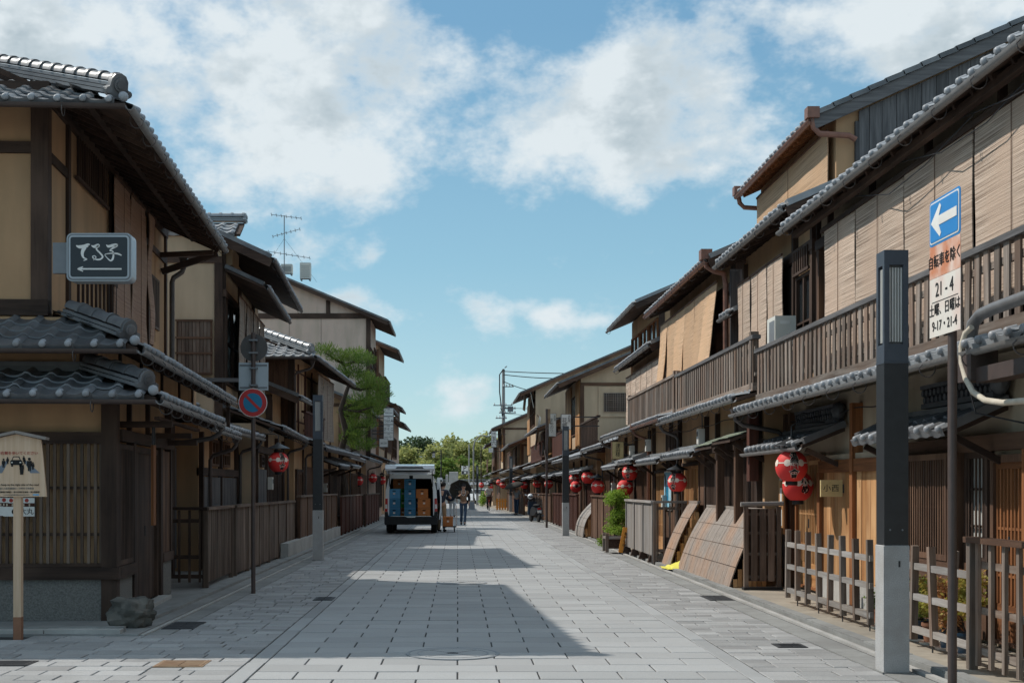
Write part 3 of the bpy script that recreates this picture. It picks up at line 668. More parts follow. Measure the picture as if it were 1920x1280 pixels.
# the middle of the street: big granite slabs in running bond
pv = Paving('paving_slab', 'granite')
for k, (a, b) in enumerate(rows(6.0, Y_END, .405)):
    off = 0 if k % 2 == 0 else .325
    xs = [-1.65]+[x for x in [off+.65*i for i in range(-4, 5)] if -1.55 < x < 2.2]+[2.30]
    for x0, x1 in zip(xs, xs[1:]): pv.lay(x0, x1, a, b, road)
pv.done(road)
kb = Paving('border_stone', 'border', 60)
for (a, b) in rows(6.0, Y_END, 1.25): kb.lay(-1.806, -1.650, a, b, road); kb.lay(2.300, 2.456, a+.4, b+.4, road)
kb.done(road)
def setts(x0, x1, y0, y1, w, d, limit, parent, ymax=None):
    p = Paving('sett', 'sett', limit)
    for k, (a, b) in enumerate(rows(y0, y1, d, .12)):
        x = x0; first = True
        lim = x1+dxr(a)
        while x < lim-.05:
            nx = x+w*random.uniform(.72, 1.3)*(random.uniform(.4, 1) if first else 1); first = False
            if lim-nx < .12: nx = lim
            p.lay(x, nx, a, b, parent); x = nx
    p.done(parent)
setts(-2.95, -1.81, 12.95, Y_END, .33, .215, 300, road)
setts(2.46, 3.43, 6.0, 112, .42, .235, 300, road)
setts(-4.3, -1.81, 6.0, 12.9, .36, .25, 200, road)
cs = Paving('cross_street_slab', 'granite', 60)
for k in range(9):
    x0 = -8.6+.48*k
    for a, b in rows(6.0-.4*(k % 2), 12.6, .95): cs.lay(x0, x0+.47, a, min(b, 12.88), road)
cs.done(road)
cf = Paving('cross_street_slab', 'granite', 0)
for (a, b) in rows(Y_END, Y_END+8.5, .6):
    for i in range(18): cf.lay(-8.6+.65*i, -7.95+.65*i, a, b, road)
cf.done(road)
# left gutter and apron
struct(MB().box(-3.17, -2.955, 12.95, Y_END, -.06, -.002).build('gutter_strip_left', 'concrete'))
struct(MB().box(-3.225, -3.175, 13.0, Y_END, -.06, .012).build('gutter_edge_left', 'pale_concrete'))
struct(MB().prism([(-9, 12.95), (-3.23, 12.95), (-3.23, Y_END), (-9, Y_END)], 2, -.06, .02).build('pavement_left', 'concrete'))
kl = struct(MB().box(-9, -3.42, 13.12, 13.20, .021, .075).build('kerb_left_corner', 'concrete'))
for i in range(6): cbox('kerb_stone', 'pale_concrete', -8.1+.78*i+.005, -8.1+.78*(i+1)-.005, 12.99, 13.12, -.03, .06+random.uniform(-.004, .004), kl)
kk = struct(MB().box(-3.60, -3.50, 13.9, Y_END, .021, .045).build('kerb_left', 'concrete'))
for i in range(26): cbox('kerb_stone', 'concrete', -3.50, -3.40, 13.9+1.2*i+.006, 13.9+1.2*(i+1)-.006, .0, .055+random.uniform(-.004, .004), kk)
# right gutter and apron, turning in a little at the far end
def strip(name, mat, x0, x1, z0, z1, y0=4):
    poly = [(x0, y0), (x1, y0), (x1, 60), (x1+dxr(Y_END), Y_END), (x0+dxr(Y_END), Y_END), (x0, 60)]
    return struct(MB().prism(poly, 2, z0, z1).build(name, mat))
strip('gutter_strip_right', 'concrete', 3.44, 3.69, -.06, .003)
strip('gutter_slot', 'dark_iron', 3.69, 3.73, -.06, -.008)
gp = strip('gutter_edge_right', 'pale_concrete', 3.73, 3.79, -.06, .018)
strip('gutter_channel', 'concrete', 3.79, 3.86, -.06, -.012)
kr = strip('kerb_right', 'concrete', 3.86, 3.93, -.06, .03)
for i in range(40): cbox('kerb_stone', 'concrete', 3.865, 3.985, 6.2+1.0*i+.005, 7.2+1.0*i-.005, -.02, .05+random.uniform(-.004, .004), kr)
strip('pavement_right', 'sandy_concrete', 3.935, 9.0, -.06, .035)
# covers let into the paving
def manhole(px, py, r, label):
    Y = 3600/(py-VY); m = thing('manhole_cover', label, 'manhole', (wx(px, Y), Y, 0))
    MB().lathe([(r, -.02), (r, .007), (r-.022, .009), (r-.03, .005), (r-.03, -.02)], 40).build('rim', 'manhole', m, True)
    MB().lathe([(r-.034, -.02), (r-.034, .006), (r-.06, .0075), (0.001, .0078)], 40).build('plate', 'granite', m)
    MB().lathe([(r-.10, .004), (r-.10, .0095), (r-.115, .0095), (r-.115, .004)], 40).build('inner_ring', 'manhole', m, True)
    for k in range(4):
        a = math.pi/4+k*math.pi/2; cbox('joint_line', 'dark_iron', -.004, .004, -(r-.13)/2, (r-.13)/2, .0072, .0086, m, (0, 0, a)).location = (math.cos(a+math.pi/2)*r*.45, math.sin(a+math.pi/2)*r*.45, .008)
    MB().lathe([(.05, .004), (.05, .010), (.03, .0105), (.03, .008), (.001, .008)], 16).build('lift_socket', 'dark_iron', m, True)
manhole(849, 1225, .425, 'large round stone-filled manhole cover nearest the camera, mid street')
manhole(866, 1092, .40, 'smaller-looking round manhole cover farther up the street')
def iron_lid(px, py, sx, sy, mat, label):
    Y = 3600/(py-VY); m = thing('iron_cover', label, 'cover', (wx(px, Y), Y, 0))
    cbox('frame', mat, -sx/2, sx/2, -sy/2, sy/2, -.02, .006, m)
    for k in range(2): cbox('plate', mat, -sx/2+.02+k*(sx/2-.015), -.005+k*(sx/2-.015), -sy/2+.02, sy/2-.02, .0, .009, m)
    for k in range(5): cbox('tread_bar', mat, -sx/2+.04, sx/2-.04, -sy/2+.06+k*(sy-.12)/4-.008, -sy/2+.06+k*(sy-.12)/4+.008, .006, .012, m)
iron_lid(342, 1244, .42, .40, 'rust_iron', 'rusty brown iron cover in the sunlit setts at left')
iron_lid(608, 1122, .26, .5, 'dark_iron', 'small dark iron cover beside the left border stones')
iron_lid(345, 1172, .34, .7, 'dark_iron', 'dark drain grate in the gutter beside the rock')
iron_lid(1345, 1121, .34, .75, 'dark_iron', 'dark drain grate in the right gutter before the curved skirt')
iron_lid(1480, 1210, .28, .3, 'dark_iron', 'small flat iron cover in the right setts')
iron_lid(18, 1243, .4, .3, 'dark_iron', 'dark iron cover at the shadow edge, far left')

# ------------------------------------------------------------------ left corner house
h = House('corner_house', 'dark timber and ochre plaster corner house with grey tiled hip roofs, at left', 'L', -3.83, 14.3, R(3.3))
h.box('wall', 'ochre_plaster', -10, -.06, .07, 3.7, 0, 2.78)
h.box('wall', 'ochre_plaster', -10, -.66, 3.702, 8.2, 0, 2.70)
h.box('wall', 'ochre_plaster', -10, -.28, .16, 8.15, 2.783, 3.42)
h.box('wall', 'ochre_plaster', -10, -.82, .22, 8.2, 3.423, 6.08)
# front facing the side street
h.box('plinth', 'aggregate', -10, -.14, -.03, .066, 0, .48)
h.box('plinth', 'aggregate', -.06, .012, .135, .93, 0, .48)
h.box('sill_beam', 'dark_wood', -10, .06, -.08, .06, .482, .615)
h.box('sill_beam', 'dark_wood', -.055, .062, .062, .95, .482, .615)
h.box('post', 'dark_wood', -.14, .03, -.05, .13, 0, 2.78)
h.box('header_beam', 'dark_wood', -10, -.14, -.045, .055, 1.99, 2.12)
h.box('eave_beam', 'dark_wood', -10, .04, -.04, .06, 2.50, 2.60)
lt = h.box('lattice', 'dark_wood', -5, -.142, -.012, .02, .616, .66)
for zz in (.98, 1.50): h.box('rail', 'dark_wood', -4.0, -.142, .012, .035, zz-.016, zz+.016, lt)
for i in range(36):
    c = -.21-.0745*i; h.box('slat', 'old_wood', c-.016, c+.016, -.022, .010, .66, 1.992, lt)
h.box('slat', 'old_wood', -.165, -.145, -.022, .010, .66, 1.992, lt)
# street side: narrow lattice, double door, panelled jamb
lattice(h, .14, .93, .618, 2.0, .03, 'dark_wood', .042, .018, 1)
h.box('header_beam', 'dark_wood', -.05, .06, .135, 3.70, 2.03, 2.16)
h.box('post', 'dark_wood', -.08, .035, .95, 1.08, 0, 2.03)
door(h, 1.08, 2.75, .04, 2.0, -.005, 'dark_wood', 'board', 'dark_wood', 2)
h.box('door_step', 'pale_concrete', -.02, .16, 1.05, 2.85, 0, .07)
h.box('post', 'dark_wood', -.08, .04, 2.76, 2.92, 0, 2.03)
planks(h, 2.93, 3.60, .62, 2.0, .01, 'brown_wood', .11)
h.box('sill_beam', 'dark_wood', -.05, .05, 2.93, 3.72, .50, .62)
h.box('plinth', 'aggregate', -.05, .02, 2.93, 3.68, 0, .498)
h.box('post', 'dark_wood', -.10, .03, 3.61, 3.73, .62, 2.78)
for u in (1.0, 2.2): h.box('post', 'dark_wood', -.07, -.01, u-.04, u+.04, 2.16, 2.72)
for k, u in enumerate((.55, 2.35, 3.2)): h.box('bracket', 'dark_wood', -.05, .55-.05*k, u-.04, u+.04, 2.20-.06*k, 2.27-.06*k)
h.box('hanging_rail', 'dark_wood', .40, .46, .2, 3.4, 2.275, 2.31)
# set-back bay with black wainscot
planks(h, 3.75, 5.75, .1, 1.18, -.63, 'dark_wood', .5)
h.box('rail', 'dark_wood', -.66, -.60, 3.75, 5.75, 1.18, 1.30)
posts(h, (3.95, 5.85, 6.5), 0, 2.7, -.62, w=.12)
h.box('post', 'dark_wood', -.72, -.50, 7.0, 7.25, 0, 3.3)
h.box('name_plate_panel', 'dark_wood', -.655, -.60, 5.95, 6.45, 1.45, 1.85)
planks(h, 7.3, 8.15, .1, 2.2, -.62, 'slate_wood', .17)
# middle wall
h.box('post', 'dark_wood', -.42, -.25, .13, .30, 2.79, 3.42)
posts(h, (1.6, 3.0, 4.6, 6.2, 7.6), 2.79, 3.40, -.27, w=.08)
# upper wall: frame, window, small lattice
h.box('post', 'dark_wood', -.97, -.78, .17, .345, 3.45, 6.08)
h.box('tie_beam', 'dark_wood', -10, -.972, .175, .30, 5.27, 5.40)
h.box('tie_beam', 'dark_wood', -10, -.78, .16, .30, 3.44, 3.62)
h.box('wall_plate', 'dark_wood', -10, -.76, .15, .31, 5.90, 6.07)
h.box('wall_plate', 'dark_wood', -.90, -.77, .345, 8.2, 5.86, 6.07)
h.box('tie_beam', 'dark_wood', -.88, -.79, .345, 1.25, 5.22, 5.33)
posts(h, (1.2, 3.62, 6.45, 8.1), 3.45, 5.86, -.80, w=.12)
window(h, 1.28, 3.55, 3.62, 5.25, -.83, 'dark_wood', 3, 2)
wr = h.box('window_rail', 'dark_wood', -.74, -.70, 1.25, 3.6, 4.28, 4.33)
for i in range(10): h.box('baluster', 'dark_wood', -.735, -.705, 1.35+.24*i, 1.38+.24*i, 3.72, 4.28, wr)
lt2 = h.box('upper_grille', 'dark_wood', -.79, -.75, 1.5, 3.3, 5.30, 5.34)
for i in range(14): h.box('slat', 'dark_wood', -.785, -.76, 1.55+.125*i, 1.58+.125*i, 5.34, 5.84, lt2)
lattice(h, 6.75, 7.45, 4.15, 5.0, -.79, 'old_wood', .10, .045, 0, 'ochre_plaster', fr=.04)
h.box('tie_beam', 'dark_wood', -.86, -.785, 3.62, 8.1, 5.40, 5.50)
# roofs (main, middle, lower), each hipped round the corner
for (oe, ue, ze, pit, rf, rs, u1, nm, rows_) in ((.23, -.60, 5.62, 24, 3.0, 3.0, 7.75, 'roof', 5), (.37, -.70, 3.0, 24, .92, 1.17, 7.9, 'middle_roof', 4), (.60, -.90, 2.455, 20, .98, .90, 4.35, 'lower_roof', 4)):
    g = 'brown_metal' if nm != 'roof' else 'brown_metal'
    slope(h.root, nm, h.p(oe, ue, ze), (-1, 0, 0), (0, 1, 0), R(pit), 10.2, rf, h0=1, n_ind=rows_, mat='tile', deck='dark_wood_x', gutter=g, hooks=1.2, rafters=0, indcols=lambda a, L: True)
    slope(h.root, nm, h.p(oe, ue, ze), (0, 1, 0), (-1, 0, 0), R(pit), u1-ue, rs, h0=1, n_ind=2, mat='tile', deck='dark_wood_x', gutter='grey_gutter', hooks=.7, rafters=.30)
    tp = math.tan(R(pit)); rr = min(rf, rs)
    ridge(h.root, h.p(oe-rr, ue+rr, ze+tp*rr+.03), h.p(oe-.12, ue+.12, ze+tp*.12+.06), 'tile', 3 if nm == 'roof' else 2, finial_at=1, seg=.25)
    MB().ball((oe-.02, ue+.02, ze+.07), .056, .056, .056).build('corner_knob', 'tile_lit_edge', h.root, True)
h.box('flashing_course', 'tile', -5, -.25, .02, .155, 2.80, 2.86); h.box('flashing_course', 'tile', -5, -.25, .04, .155, 2.862, 2.91)
MB().tube([h.p(-.55, .33, 3.32), h.p(-.55, .33, 3.32)+Vector((0, .01, 0))], .01).build('nail', 'dark_iron', h.root)
# far lower roof over the set-back bay
h.slope('lower_roof', .40, 2.42, 4.75, 8.3, R(20), 1.05, n_ind=2, mat='tile', deck='dark_wood_x', gutter='grey_gutter', hooks=.8)
h.spout(.62, 4.35, 1.9, 2.40, 'dark_gutter', .9); h.spout(.40, 8.25, .8, 2.35, 'brown_metal', .45)
h.spout(-.45, 7.85, 3.4, 5.4, 'dark_gutter', .2, .045)
MB().beam(h.p(-.8, 7.7, 5.2), h.p(.15, 7.7, 5.52), .09, .10).build('eave_brace', 'dark_wood_x', h.root)
MB().beam(h.p(-.8, 7.5, 5.45), h.p(.1, 7.5, 5.50), .07, .08).build('eave_brace', 'dark_wood_x', h.root)
MB().beam(h.p(.33, 7.7, 3.0), h.p(.33, 7.7, 2.5), .06, .06).build('eave_post', 'dark_wood_z', h.root)
h.box('purlin', 'dark_wood', -.30, -.22, -.3, 7.7, 5.72, 5.80)
CH = h
blind(h, 3.42, 4.45, 3.60, 5.80, -.70, 'blind_rose', 'rose-brown bamboo blind nearest the black hanging sign on the corner house', 'blinds on the corner house')
blind(h, 4.52, 5.60, 3.50, 5.80, -.69, 'blind_rose', 'middle bamboo blind of three under the corner house eave', 'blinds on the corner house', folds=.03)
blind(h, 5.75, 6.35, 3.75, 5.78, -.68, 'blind_rose', 'narrow twisted bamboo blind farthest along the corner house', 'blinds on the corner house', folds=.05)

# ------------------------------------------------------------------ a general town house, side-on to the street
def machiya(name, label, side, x0, y0, y1, zl, ol, sb, zu, ou, pitch=24, depth=7.0, plaster='ochre_plaster', timber='dark_wood', low=(), up=(), gable='plaster',
            tile='tile', gutter='grey_gutter', rz=0, lp=20, n_ind=1, verge=.28, low_u=None, up_u=None, rafters=0, gable_beams=True, cap=2, lower=True, spout_mat='dark_gutter', upper_tiles_rows=None):
    h = House(name, label, side, x0, y0, rz); Ln = y1-y0
    lu0, lu1 = low_u or (0, Ln); uu0, uu1 = up_u or (0, Ln)
    tp = math.tan(R(pitch)); s = h.s
    ztop = zl+(ol+sb)*math.tan(R(lp))
    h.box('wall', plaster, -depth, -.06, lu0, lu1, 0, zl+.10)
    # upper storey body with its gable
    orr = -depth/2; zr = zu+(ou-orr)*tp-.10
    ob = -sb-.06
    poly = [(s*(-depth), zl+.101), (s*ob, zl+.101), (s*ob, zu+(ou-ob)*tp-.10), (s*orr, zr), (s*(-depth), zu+(ou-ob)*tp-.10)]
    MB().prism([(p[0], p[1]) for p in poly], 1, uu0, uu1).build('upper_wall', plaster, h.root)
    d = h.slope('roof', ou, zu, uu0-verge, uu1+verge, R(pitch), ou-orr, n_ind=n_ind, mat=tile, deck='dark_wood_x', gutter=gutter, hooks=.9 if n_ind > 1 or rafters else 0, rafters=rafters, rows=upper_tiles_rows)
    b = slope(h.root, 'roof', h.p(2*orr-ou, uu0-verge, zu), (0, 1, 0), (s, 0, 0), R(pitch), uu1-uu0+2*verge, ou-orr, tiles=False, deck=tile)
    ridge(h.root, h.p(orr, uu1+verge, zr+.12), h.p(orr, uu0-verge, zr+.12), tile, 3)
    # barge boards and the verge tiles over them, on the end that faces us
    uv = uu0-verge
    for e0, e1 in (((ou, zu), (orr, zr+.10)), ((2*orr-ou, zu), (orr, zr+.10))):
        MB().beam(h.p(e0[0], uv-.02, e0[1]-.10), h.p(e1[0], uv-.02, e1[1]-.10), .04, .17).build('barge_board', wmat(timber, (1, 0, 0)), h.root)
        MB().beam(h.p(e0[0], uv+.02, e0[1]+.045), h.p(e1[0], uv+.02, e1[1]+.045), .14, .09).build('verge_tile', tile, h.root)
    if gable_beams:
        h.box('gable_beam', timber, -depth, ob+.02, uu0-.035, uu0+.02, zu-.06, zu+.08)
        h.box('corner_post', timber, ob-.14, ob+.03, uu0-.04, uu0+.02, zl+.12, zu-.06)
        h.box('mid_post', timber, orr-.07, orr+.07, uu0-.03, uu0+.02, zu+.08, zr-.1)
    if lower:
        h.slope('lower_roof', ol, zl, lu0-.1, lu1+.1, R(lp), ol+sb, n_ind=n_ind, mat=tile, deck='dark_wood_x', gutter=gutter, hooks=.9 if n_ind > 1 else 0)
        h.box('flashing_course', tile, -sb-.03, -sb+.10, lu0, lu1, ztop-.02, ztop+.06)
        h.spout(ol+.03, lu1-.1, .3, zl-.02, spout_mat, ol-.02)
    def bays(lst, z0, z1, o, w=.10):
        for b in lst:
            kind, a, c = b[0], b[1], b[2]; q = b[3] if len(b) > 3 else {}
            za, zb = q.get('z', (z0, z1)); oo = o+q.get('do', 0)
            if kind == 'post': h.box('post', q.get('m', timber), oo-.10, oo+.02, a-w/2, a+w/2, za, zb)
            elif kind == 'lattice': lattice(h, a, c, za, zb, oo, q.get('m', timber), q.get('step', .10), q.get('w', .04), q.get('rails', 1), q.get('back', 'interior'))
            elif kind == 'door': door(h, a, c, 0.05, za if za > 1 else zb, oo, q.get('m', 'brown_wood'), q.get('k', 'lattice'), timber)
            elif kind == 'window': window(h, a, c, za, zb, oo, q.get('m', timber), q.get('nx', 2), q.get('nz', 2), q.get('pane', 'glass'))
            elif kind == 'planks': planks(h, a, c, za, zb, oo, q.get('m', timber), q.get('bw', .16))
            elif kind == 'beam': h.box('beam', q.get('m', timber), oo-.09, oo+.03, a, c, za, zb)
            elif kind == 'panel': h.box('panel', q.get('m', timber), oo-.05, oo+.005, a, c, za, zb)
    bays(low, .05, zl-.05, 0); bays(up, ztop+.06, zu+(ou+sb)*tp-.2, -sb)
    h.ztop, h.zeave, h.L = ztop, zu, Ln
    return h

def balcony(h, u0, u1, o, z0, z1, mat='grey_wood', step=.165, w=.10, cap='slate_wood', posts_at=(), tilt=.03, inner=True):
    s = h.s; m = MB()
    def bx(o0, o1, a, b, c, d): m.box(min(s*o0, s*o1), max(s*o0, s*o1), a, b, c, d)
    bx(o-.10, o+.03, u0-.05, u1+.05, z1, z1+.055)
    b = m.build('balcony', wmat(cap, (0, 1, 0)), h.root)
    h.box('floor_beam', mat, o-.14, o+.015, u0, u1, z0-.09, z0+.03, b)
    for zz in (z0+.16, z1-.14): h.box('rail', mat, o-.055, o-.022, u0, u1, zz-.03, zz+.03, b)
    n = int((u1-u0)/step)
    for i in range(n):
        c = u0+(i+.5)*(u1-u0)/n+random.uniform(-.012, .012)
        q = h.box('board', mat, o-.02, o, c-w/2, c+w/2, z0+.01, z1-.002, b); q.rotation_euler = (random.uniform(-tilt, tilt)*.7, 0, 0)
    for u in posts_at: h.box('post', mat, o-.10, o+.02, u-.06, u+.06, z0-.05, z1+.12, b)
    return b
def awning(h, u0, u1, oe, ze, run, pitch=24, mat='tile', gut=None, name='awning', wallo=0.0, brackets=True, deck='dark_wood_x', ends=True):
    if mat.startswith('tile'):
        d = h.slope(name, oe, ze, u0, u1, R(pitch), run, n_ind=3, mat=mat, deck=deck, gutter=gut)
        zt = ze+run*math.tan(R(pitch))
        h.box('flashing_course', mat, oe-run-.01, oe-run+.09, u0, u1, zt-.01, zt+.06)
        for uu in (u0+.03, u1-.03):
            MB().beam(h.p(oe-.02, uu, ze+.05), h.p(oe-run, uu, zt+.05), .12, .08).build('verge_tile', mat, h.root)
    else:
        d = slope(h.root, name, h.p(oe, u0, ze), (0, 1, 0), (-h.s, 0, 0), R(pitch), u1-u0, run, tiles=False, deck='dark_wood_x')
        n = max(2, int((u1-u0)/.3)); zt = ze+run*math.tan(R(pitch)); sl = run/math.cos(R(pitch))
        for i in range(n):
            for k in range(2):
                a, b = u0+(u1-u0)*i/n, u0+(u1-u0)*(i+1)/n
                m = MB().beam(h.p(oe+.03-k*run/2, (a+b)/2, ze+.015+k*run/2*math.tan(R(pitch))+.008*(1-k)), h.p(oe-(k+1)*run/2, (a+b)/2, ze+.012+(k+1)*run/2*math.tan(R(pitch))), (b-a)-.012, .012)
                m.build('roof_sheet', mat, d)
    if brackets:
        for uu in (u0+.12, u1-.12):
            MB().beam(h.p(wallo, uu, ze-.28), h.p(oe-.08, uu, ze-.06), .05, .06).build('bracket', 'dark_wood_x', h.root)
    return d

# ------------------------------------------------------------------ left row
B2 = machiya('cream_gable_house', 'tall cream-gabled house behind the corner house, timber shutter in its end wall', 'L', -4.2, 26.8, 33.9, 2.75, .5, .68, 6.25, .32, 24.5, 7.5, 'cream_plaster', rz=R(2.7),
    low=[('post', 0.1, 0), ('planks', .2, 2.0, {'z': (.1, 1.9), 'm': 'slate_wood'}), ('post', 2.1, 0), ('lattice', 2.2, 4.4, {'z': (.6, 2.2)}), ('post', 4.5, 0), ('door', 4.6, 6.2, {'z': (2.1, 2.1), 'm': 'dark_wood'}), ('post', 6.3, 0), ('beam', 0, 7, {'z': (2.25, 2.4)}), ('window', 1.0, 1.6, {'z': (1.95, 2.22)})],
    up=[('post', .1, 0), ('window', .5, 2.6, {'z': (3.7, 5.5)}), ('post', 2.8, 0), ('window', 3.0, 5.4, {'z': (3.7, 5.5)}), ('post', 5.6, 0), ('beam', 0, 7, {'z': (5.5, 5.65)})], n_ind=2, gutter='brown_metal')
h = B2
sh = h.box('shutter', 'brown_wood', -1.66, -.92, -.075, -.03, 3.86, 5.0)
for i in range(9): h.box('board', 'old_wood', -1.62+.075*i, -1.555+.075*i, -.095, -.076, 3.9, 4.96, sh)
for zz in (3.88, 4.3, 4.62, 4.98): h.box('rail', 'brown_wood', -1.68, -.90, -.115, -.096, zz-.02, zz+.02, sh)
h.box('drain_board', 'slate_wood', -1.9, -.3, -.18, -.04, 3.70, 3.78)
awning(h, .0, 5.6, .16, 5.72, .82, 24, 'tile', 'brown_metal', brackets=False)
h.box('roof_lantern', 'cream_plaster', -2.2, -.55, .3, 1.4, 6.2, 6.95)
slope(h.root, 'roof', h.p(-2.2, -.02, 6.80), (1, 0, 0), (0, 1, 0), R(26), 1.85, .8, n_ind=3, mat='tile_silver')
ridge(h.root, h.p(-2.3, .80, 7.22), h.p(-.35, .80, 7.22), 'tile_silver', 2)
for k, (a, b) in enumerate(((.4, 1.5), (1.6, 2.8), (2.95, 4.2), (4.3, 5.4))):
    blind(h, a, b, 3.75 if k != 1 else 3.5, 5.55, -.40, 'blind_grey', ('grey-brown bamboo blind, %s of four on the cream gabled house' % ('first', 'second', 'third', 'last')[k]), 'blinds on the cream gabled house', folds=.02)
LG1 = machiya('low_lean_house', 'low plaster house tucked between the corner house and the cream gabled house', 'L', -4.55, 22.75, 26.6, 2.55, .45, 1.2, 3.2, -.9, 18, 6, 'ochre_plaster', low=[('post', .1, 0), ('planks', .2, 1.8, {'z': (.1, 1.7), 'm': 'slate_wood'}), ('post', 1.9, 0), ('planks', 2.0, 3.6, {'z': (.1, 1.7), 'm': 'slate_wood'}), ('post', 3.7, 0), ('beam', 0, 3.8, {'z': (1.72, 1.86)}), ('window', 1.0, 1.7, {'z': (1.9, 2.4), 'm': 'brown_wood', 'pane': 'glass'}), ('window', 2.2, 2.9, {'z': (1.9, 2.4), 'm': 'brown_wood'})], gable_beams=False, n_ind=1)
B2b = machiya('small_link_house', 'small dark link house with a tiled ridge end, after the cream gabled house', 'L', -4.3, 34.1, 35.9, 2.7, .5, .6, 3.9, .1, 22, 6, 'ochre_plaster', low=[('door', .2, 1.6, {'z': (2.0, 2.0), 'm': 'brown_wood'})], n_ind=1)
# two-storey dark timber house with a hipped end
h = House('timber_house', 'dark brown board-clad house with hipped tiled roof before the pine', 'L', -4.35, 36.0, R(-1.5)); B3 = h
h.box('wall', 'ochre_plaster', -7, -.06, 0, 9, 0, 2.75); h.box('upper_wall', 'ochre_plaster', -7, -.36, .05, 9, 2.751, 5.3)
tp = math.tan(R(23)); oe, ue, ze = .42, -.62, 5.12
slope(h.root, 'roof', h.p(oe, ue, ze), (-1, 0, 0), (0, 1, 0), R(23), 7.6, 2.2, h0=1, n_ind=4, mat='tile_silver', gutter='brown_metal')
slope(h.root, 'roof', h.p(oe, ue, ze), (0, 1, 0), (-1, 0, 0), R(23), 9.9, 3.4, h0=1, n_ind=1, mat='tile', gutter='brown_metal', rafters=.4)
ridge(h.root, h.p(oe-2.2, ue+2.2, ze+tp*2.2+.03), h.p(oe-.15, ue+.15, ze+tp*.15+.06), 'tile_silver', 3, seg=.3, r=.10)
bb = h.box('end_boarding', 'brown_wood', -3.0, -.35, .0, .045, 2.9, 5.3)
for i in range(17): h.box('board', 'brown_wood', -3.0+.155*i+.004, -3.0+.155*(i+1)-.004, -.02, -.001, 2.9, 5.25, bb)
h.box('corner_post', 'dark_wood', -.42, -.24, -.04, .12, 2.76, 5.3)
posts(h, (.15, 1.4, 2.8, 4.2, 6, 8.8), 2.9, 5.1, -.34, 'red_wood', w=.09)
window(h, .3, 1.3, 3.4, 4.9, -.35, 'red_wood', 2, 2); window(h, 1.5, 2.7, 3.4, 4.9, -.35, 'red_wood', 2, 2); window(h, 2.95, 4.1, 3.4, 4.9, -.35, 'red_wood', 2, 2); window(h, 4.5, 8.5, 3.4, 4.9, -.35, 'red_wood', 4, 2)
balcony(h, .1, 4.2, .05, 2.95, 3.62, 'red_wood', .15, .05, 'red_wood')
h.slope('lower_roof', .6, 2.60, -.1, 9, R(20), 1.0, n_ind=1, mat='tile', gutter='brown_metal')
h.spout(.3, -.2, 2.9, 5.0, 'brown_metal', .5, .04)
for b in (('planks', 0, 2.2), ('lattice', 2.3, 4.2), ('door', 4.4, 6.0), ('lattice', 6.2, 8.8)):
    if b[0] == 'planks': planks(h, b[1], b[2], .1, 2.1, 0, 'brown_wood')
    elif b[0] == 'door': door(h, b[1], b[2], .05, 2.1, 0, 'brown_wood')
    else: lattice(h, b[1], b[2], .5, 2.1, 0, 'dark_wood', .11, .04)
posts(h, (.05, 2.25, 4.3, 6.1, 8.9), 0, 2.7, 0)
for k in range(3): blind(h, 3.0+1.35*k, 4.25+1.35*k, 3.0, 4.95, .02, 'blind_grey', 'grey bamboo blind, %s along the dark board-clad house' % ('first', 'second', 'third')[k], 'blinds on the dark board-clad house', folds=.03)
awning(h, 2.2, 4.4, .75, 2.15, .75, 20, 'tile', 'brown_metal'); awning(h, 6.2, 8.4, .7, 2.2, .7, 20, 'tile')
LG2 = machiya('pine_side_house', 'low brown house under the pine tree', 'L', -4.45, 45.3, 52.5, 2.6, .6, 1.4, 3.3, -1.2, 20, 6, 'ochre_plaster', 'brown_wood', low=[('planks', .1, 2.4, {'z': (.1, 2.1), 'm': 'brown_wood'}), ('post', 2.5, 0), ('door', 2.6, 4.2, {'z': (2.1, 2.1), 'm': 'red_wood'}), ('post', 4.3, 0), ('lattice', 4.4, 7, {'z': (.5, 2.1), 'm': 'brown_wood'})])
LG3 = machiya('red_fence_house', 'narrow two-storey brown house with grey boarding, beyond the pine', 'L', -4.35, 52.7, 61.5, 2.7, .65, .35, 4.9, .5, 22, 6.5, 'ochre_plaster', 'brown_wood', low=[('lattice', .2, 2.6, {'z': (.5, 2.1), 'm': 'brown_wood'}), ('post', 2.7, 0), ('door', 2.8, 4.4, {'z': (2.1, 2.1), 'm': 'brown_wood'}), ('post', 4.6, 0), ('planks', 4.7, 8.6, {'z': (.1, 2.1), 'm': 'brown_wood'})], up=[('planks', 0.05, 3.2, {'m': 'old_wood'}), ('window', 3.4, 5.6, {'m': 'brown_wood'}), ('planks', 5.8, 8.7, {'m': 'old_wood'})])
B4 = machiya('pale_gable_block', 'tall pale plaster house with a wide sloping gable behind the pine', 'L', -3.95, 62.3, 67.4, 2.8, .6, .3, 9.55, .59, 22.6, 12.5, 'pale_plaster', low=[('lattice', .2, 4.9, {'z': (.5, 2.1)})], up=[('window', .6, 3.2, {'z': (6.6, 8.4), 'm': 'brown_wood'}), ('window', 3.4, 4.9, {'z': (6.9, 8.7), 'm': 'brown_wood'}), ('planks', .3, 4.9, {'z': (3.6, 5.9), 'm': 'old_wood', 'bw': .3})], gable_beams=False, verge=.3)
h = B4
h.box('gable_beam', 'dark_wood', -12.5, -.30, -.05, .02, 9.72, 9.98); h.box('corner_post', 'dark_wood', -.50, -.28, -.06, .02, 2.9, 9.72); h.box('mid_post', 'dark_wood', -2.45, -2.25, -.045, .02, 9.98, 10.62)
for k in range(7): h.box('panel_joint', 'dark_gutter', -12+1.55*k, -11.985+1.55*k, -.012, .0, 3.0, 9.72)
balcony(h, .4, 4.9, .4, 6.0, 6.9, 'dark_wood', .2, .07, 'dark_wood')
h.slope('middle_roof', .75, 5.3, -.2, 5.2, R(20), 1.3, n_ind=0, mat='tile', gutter='brown_metal')
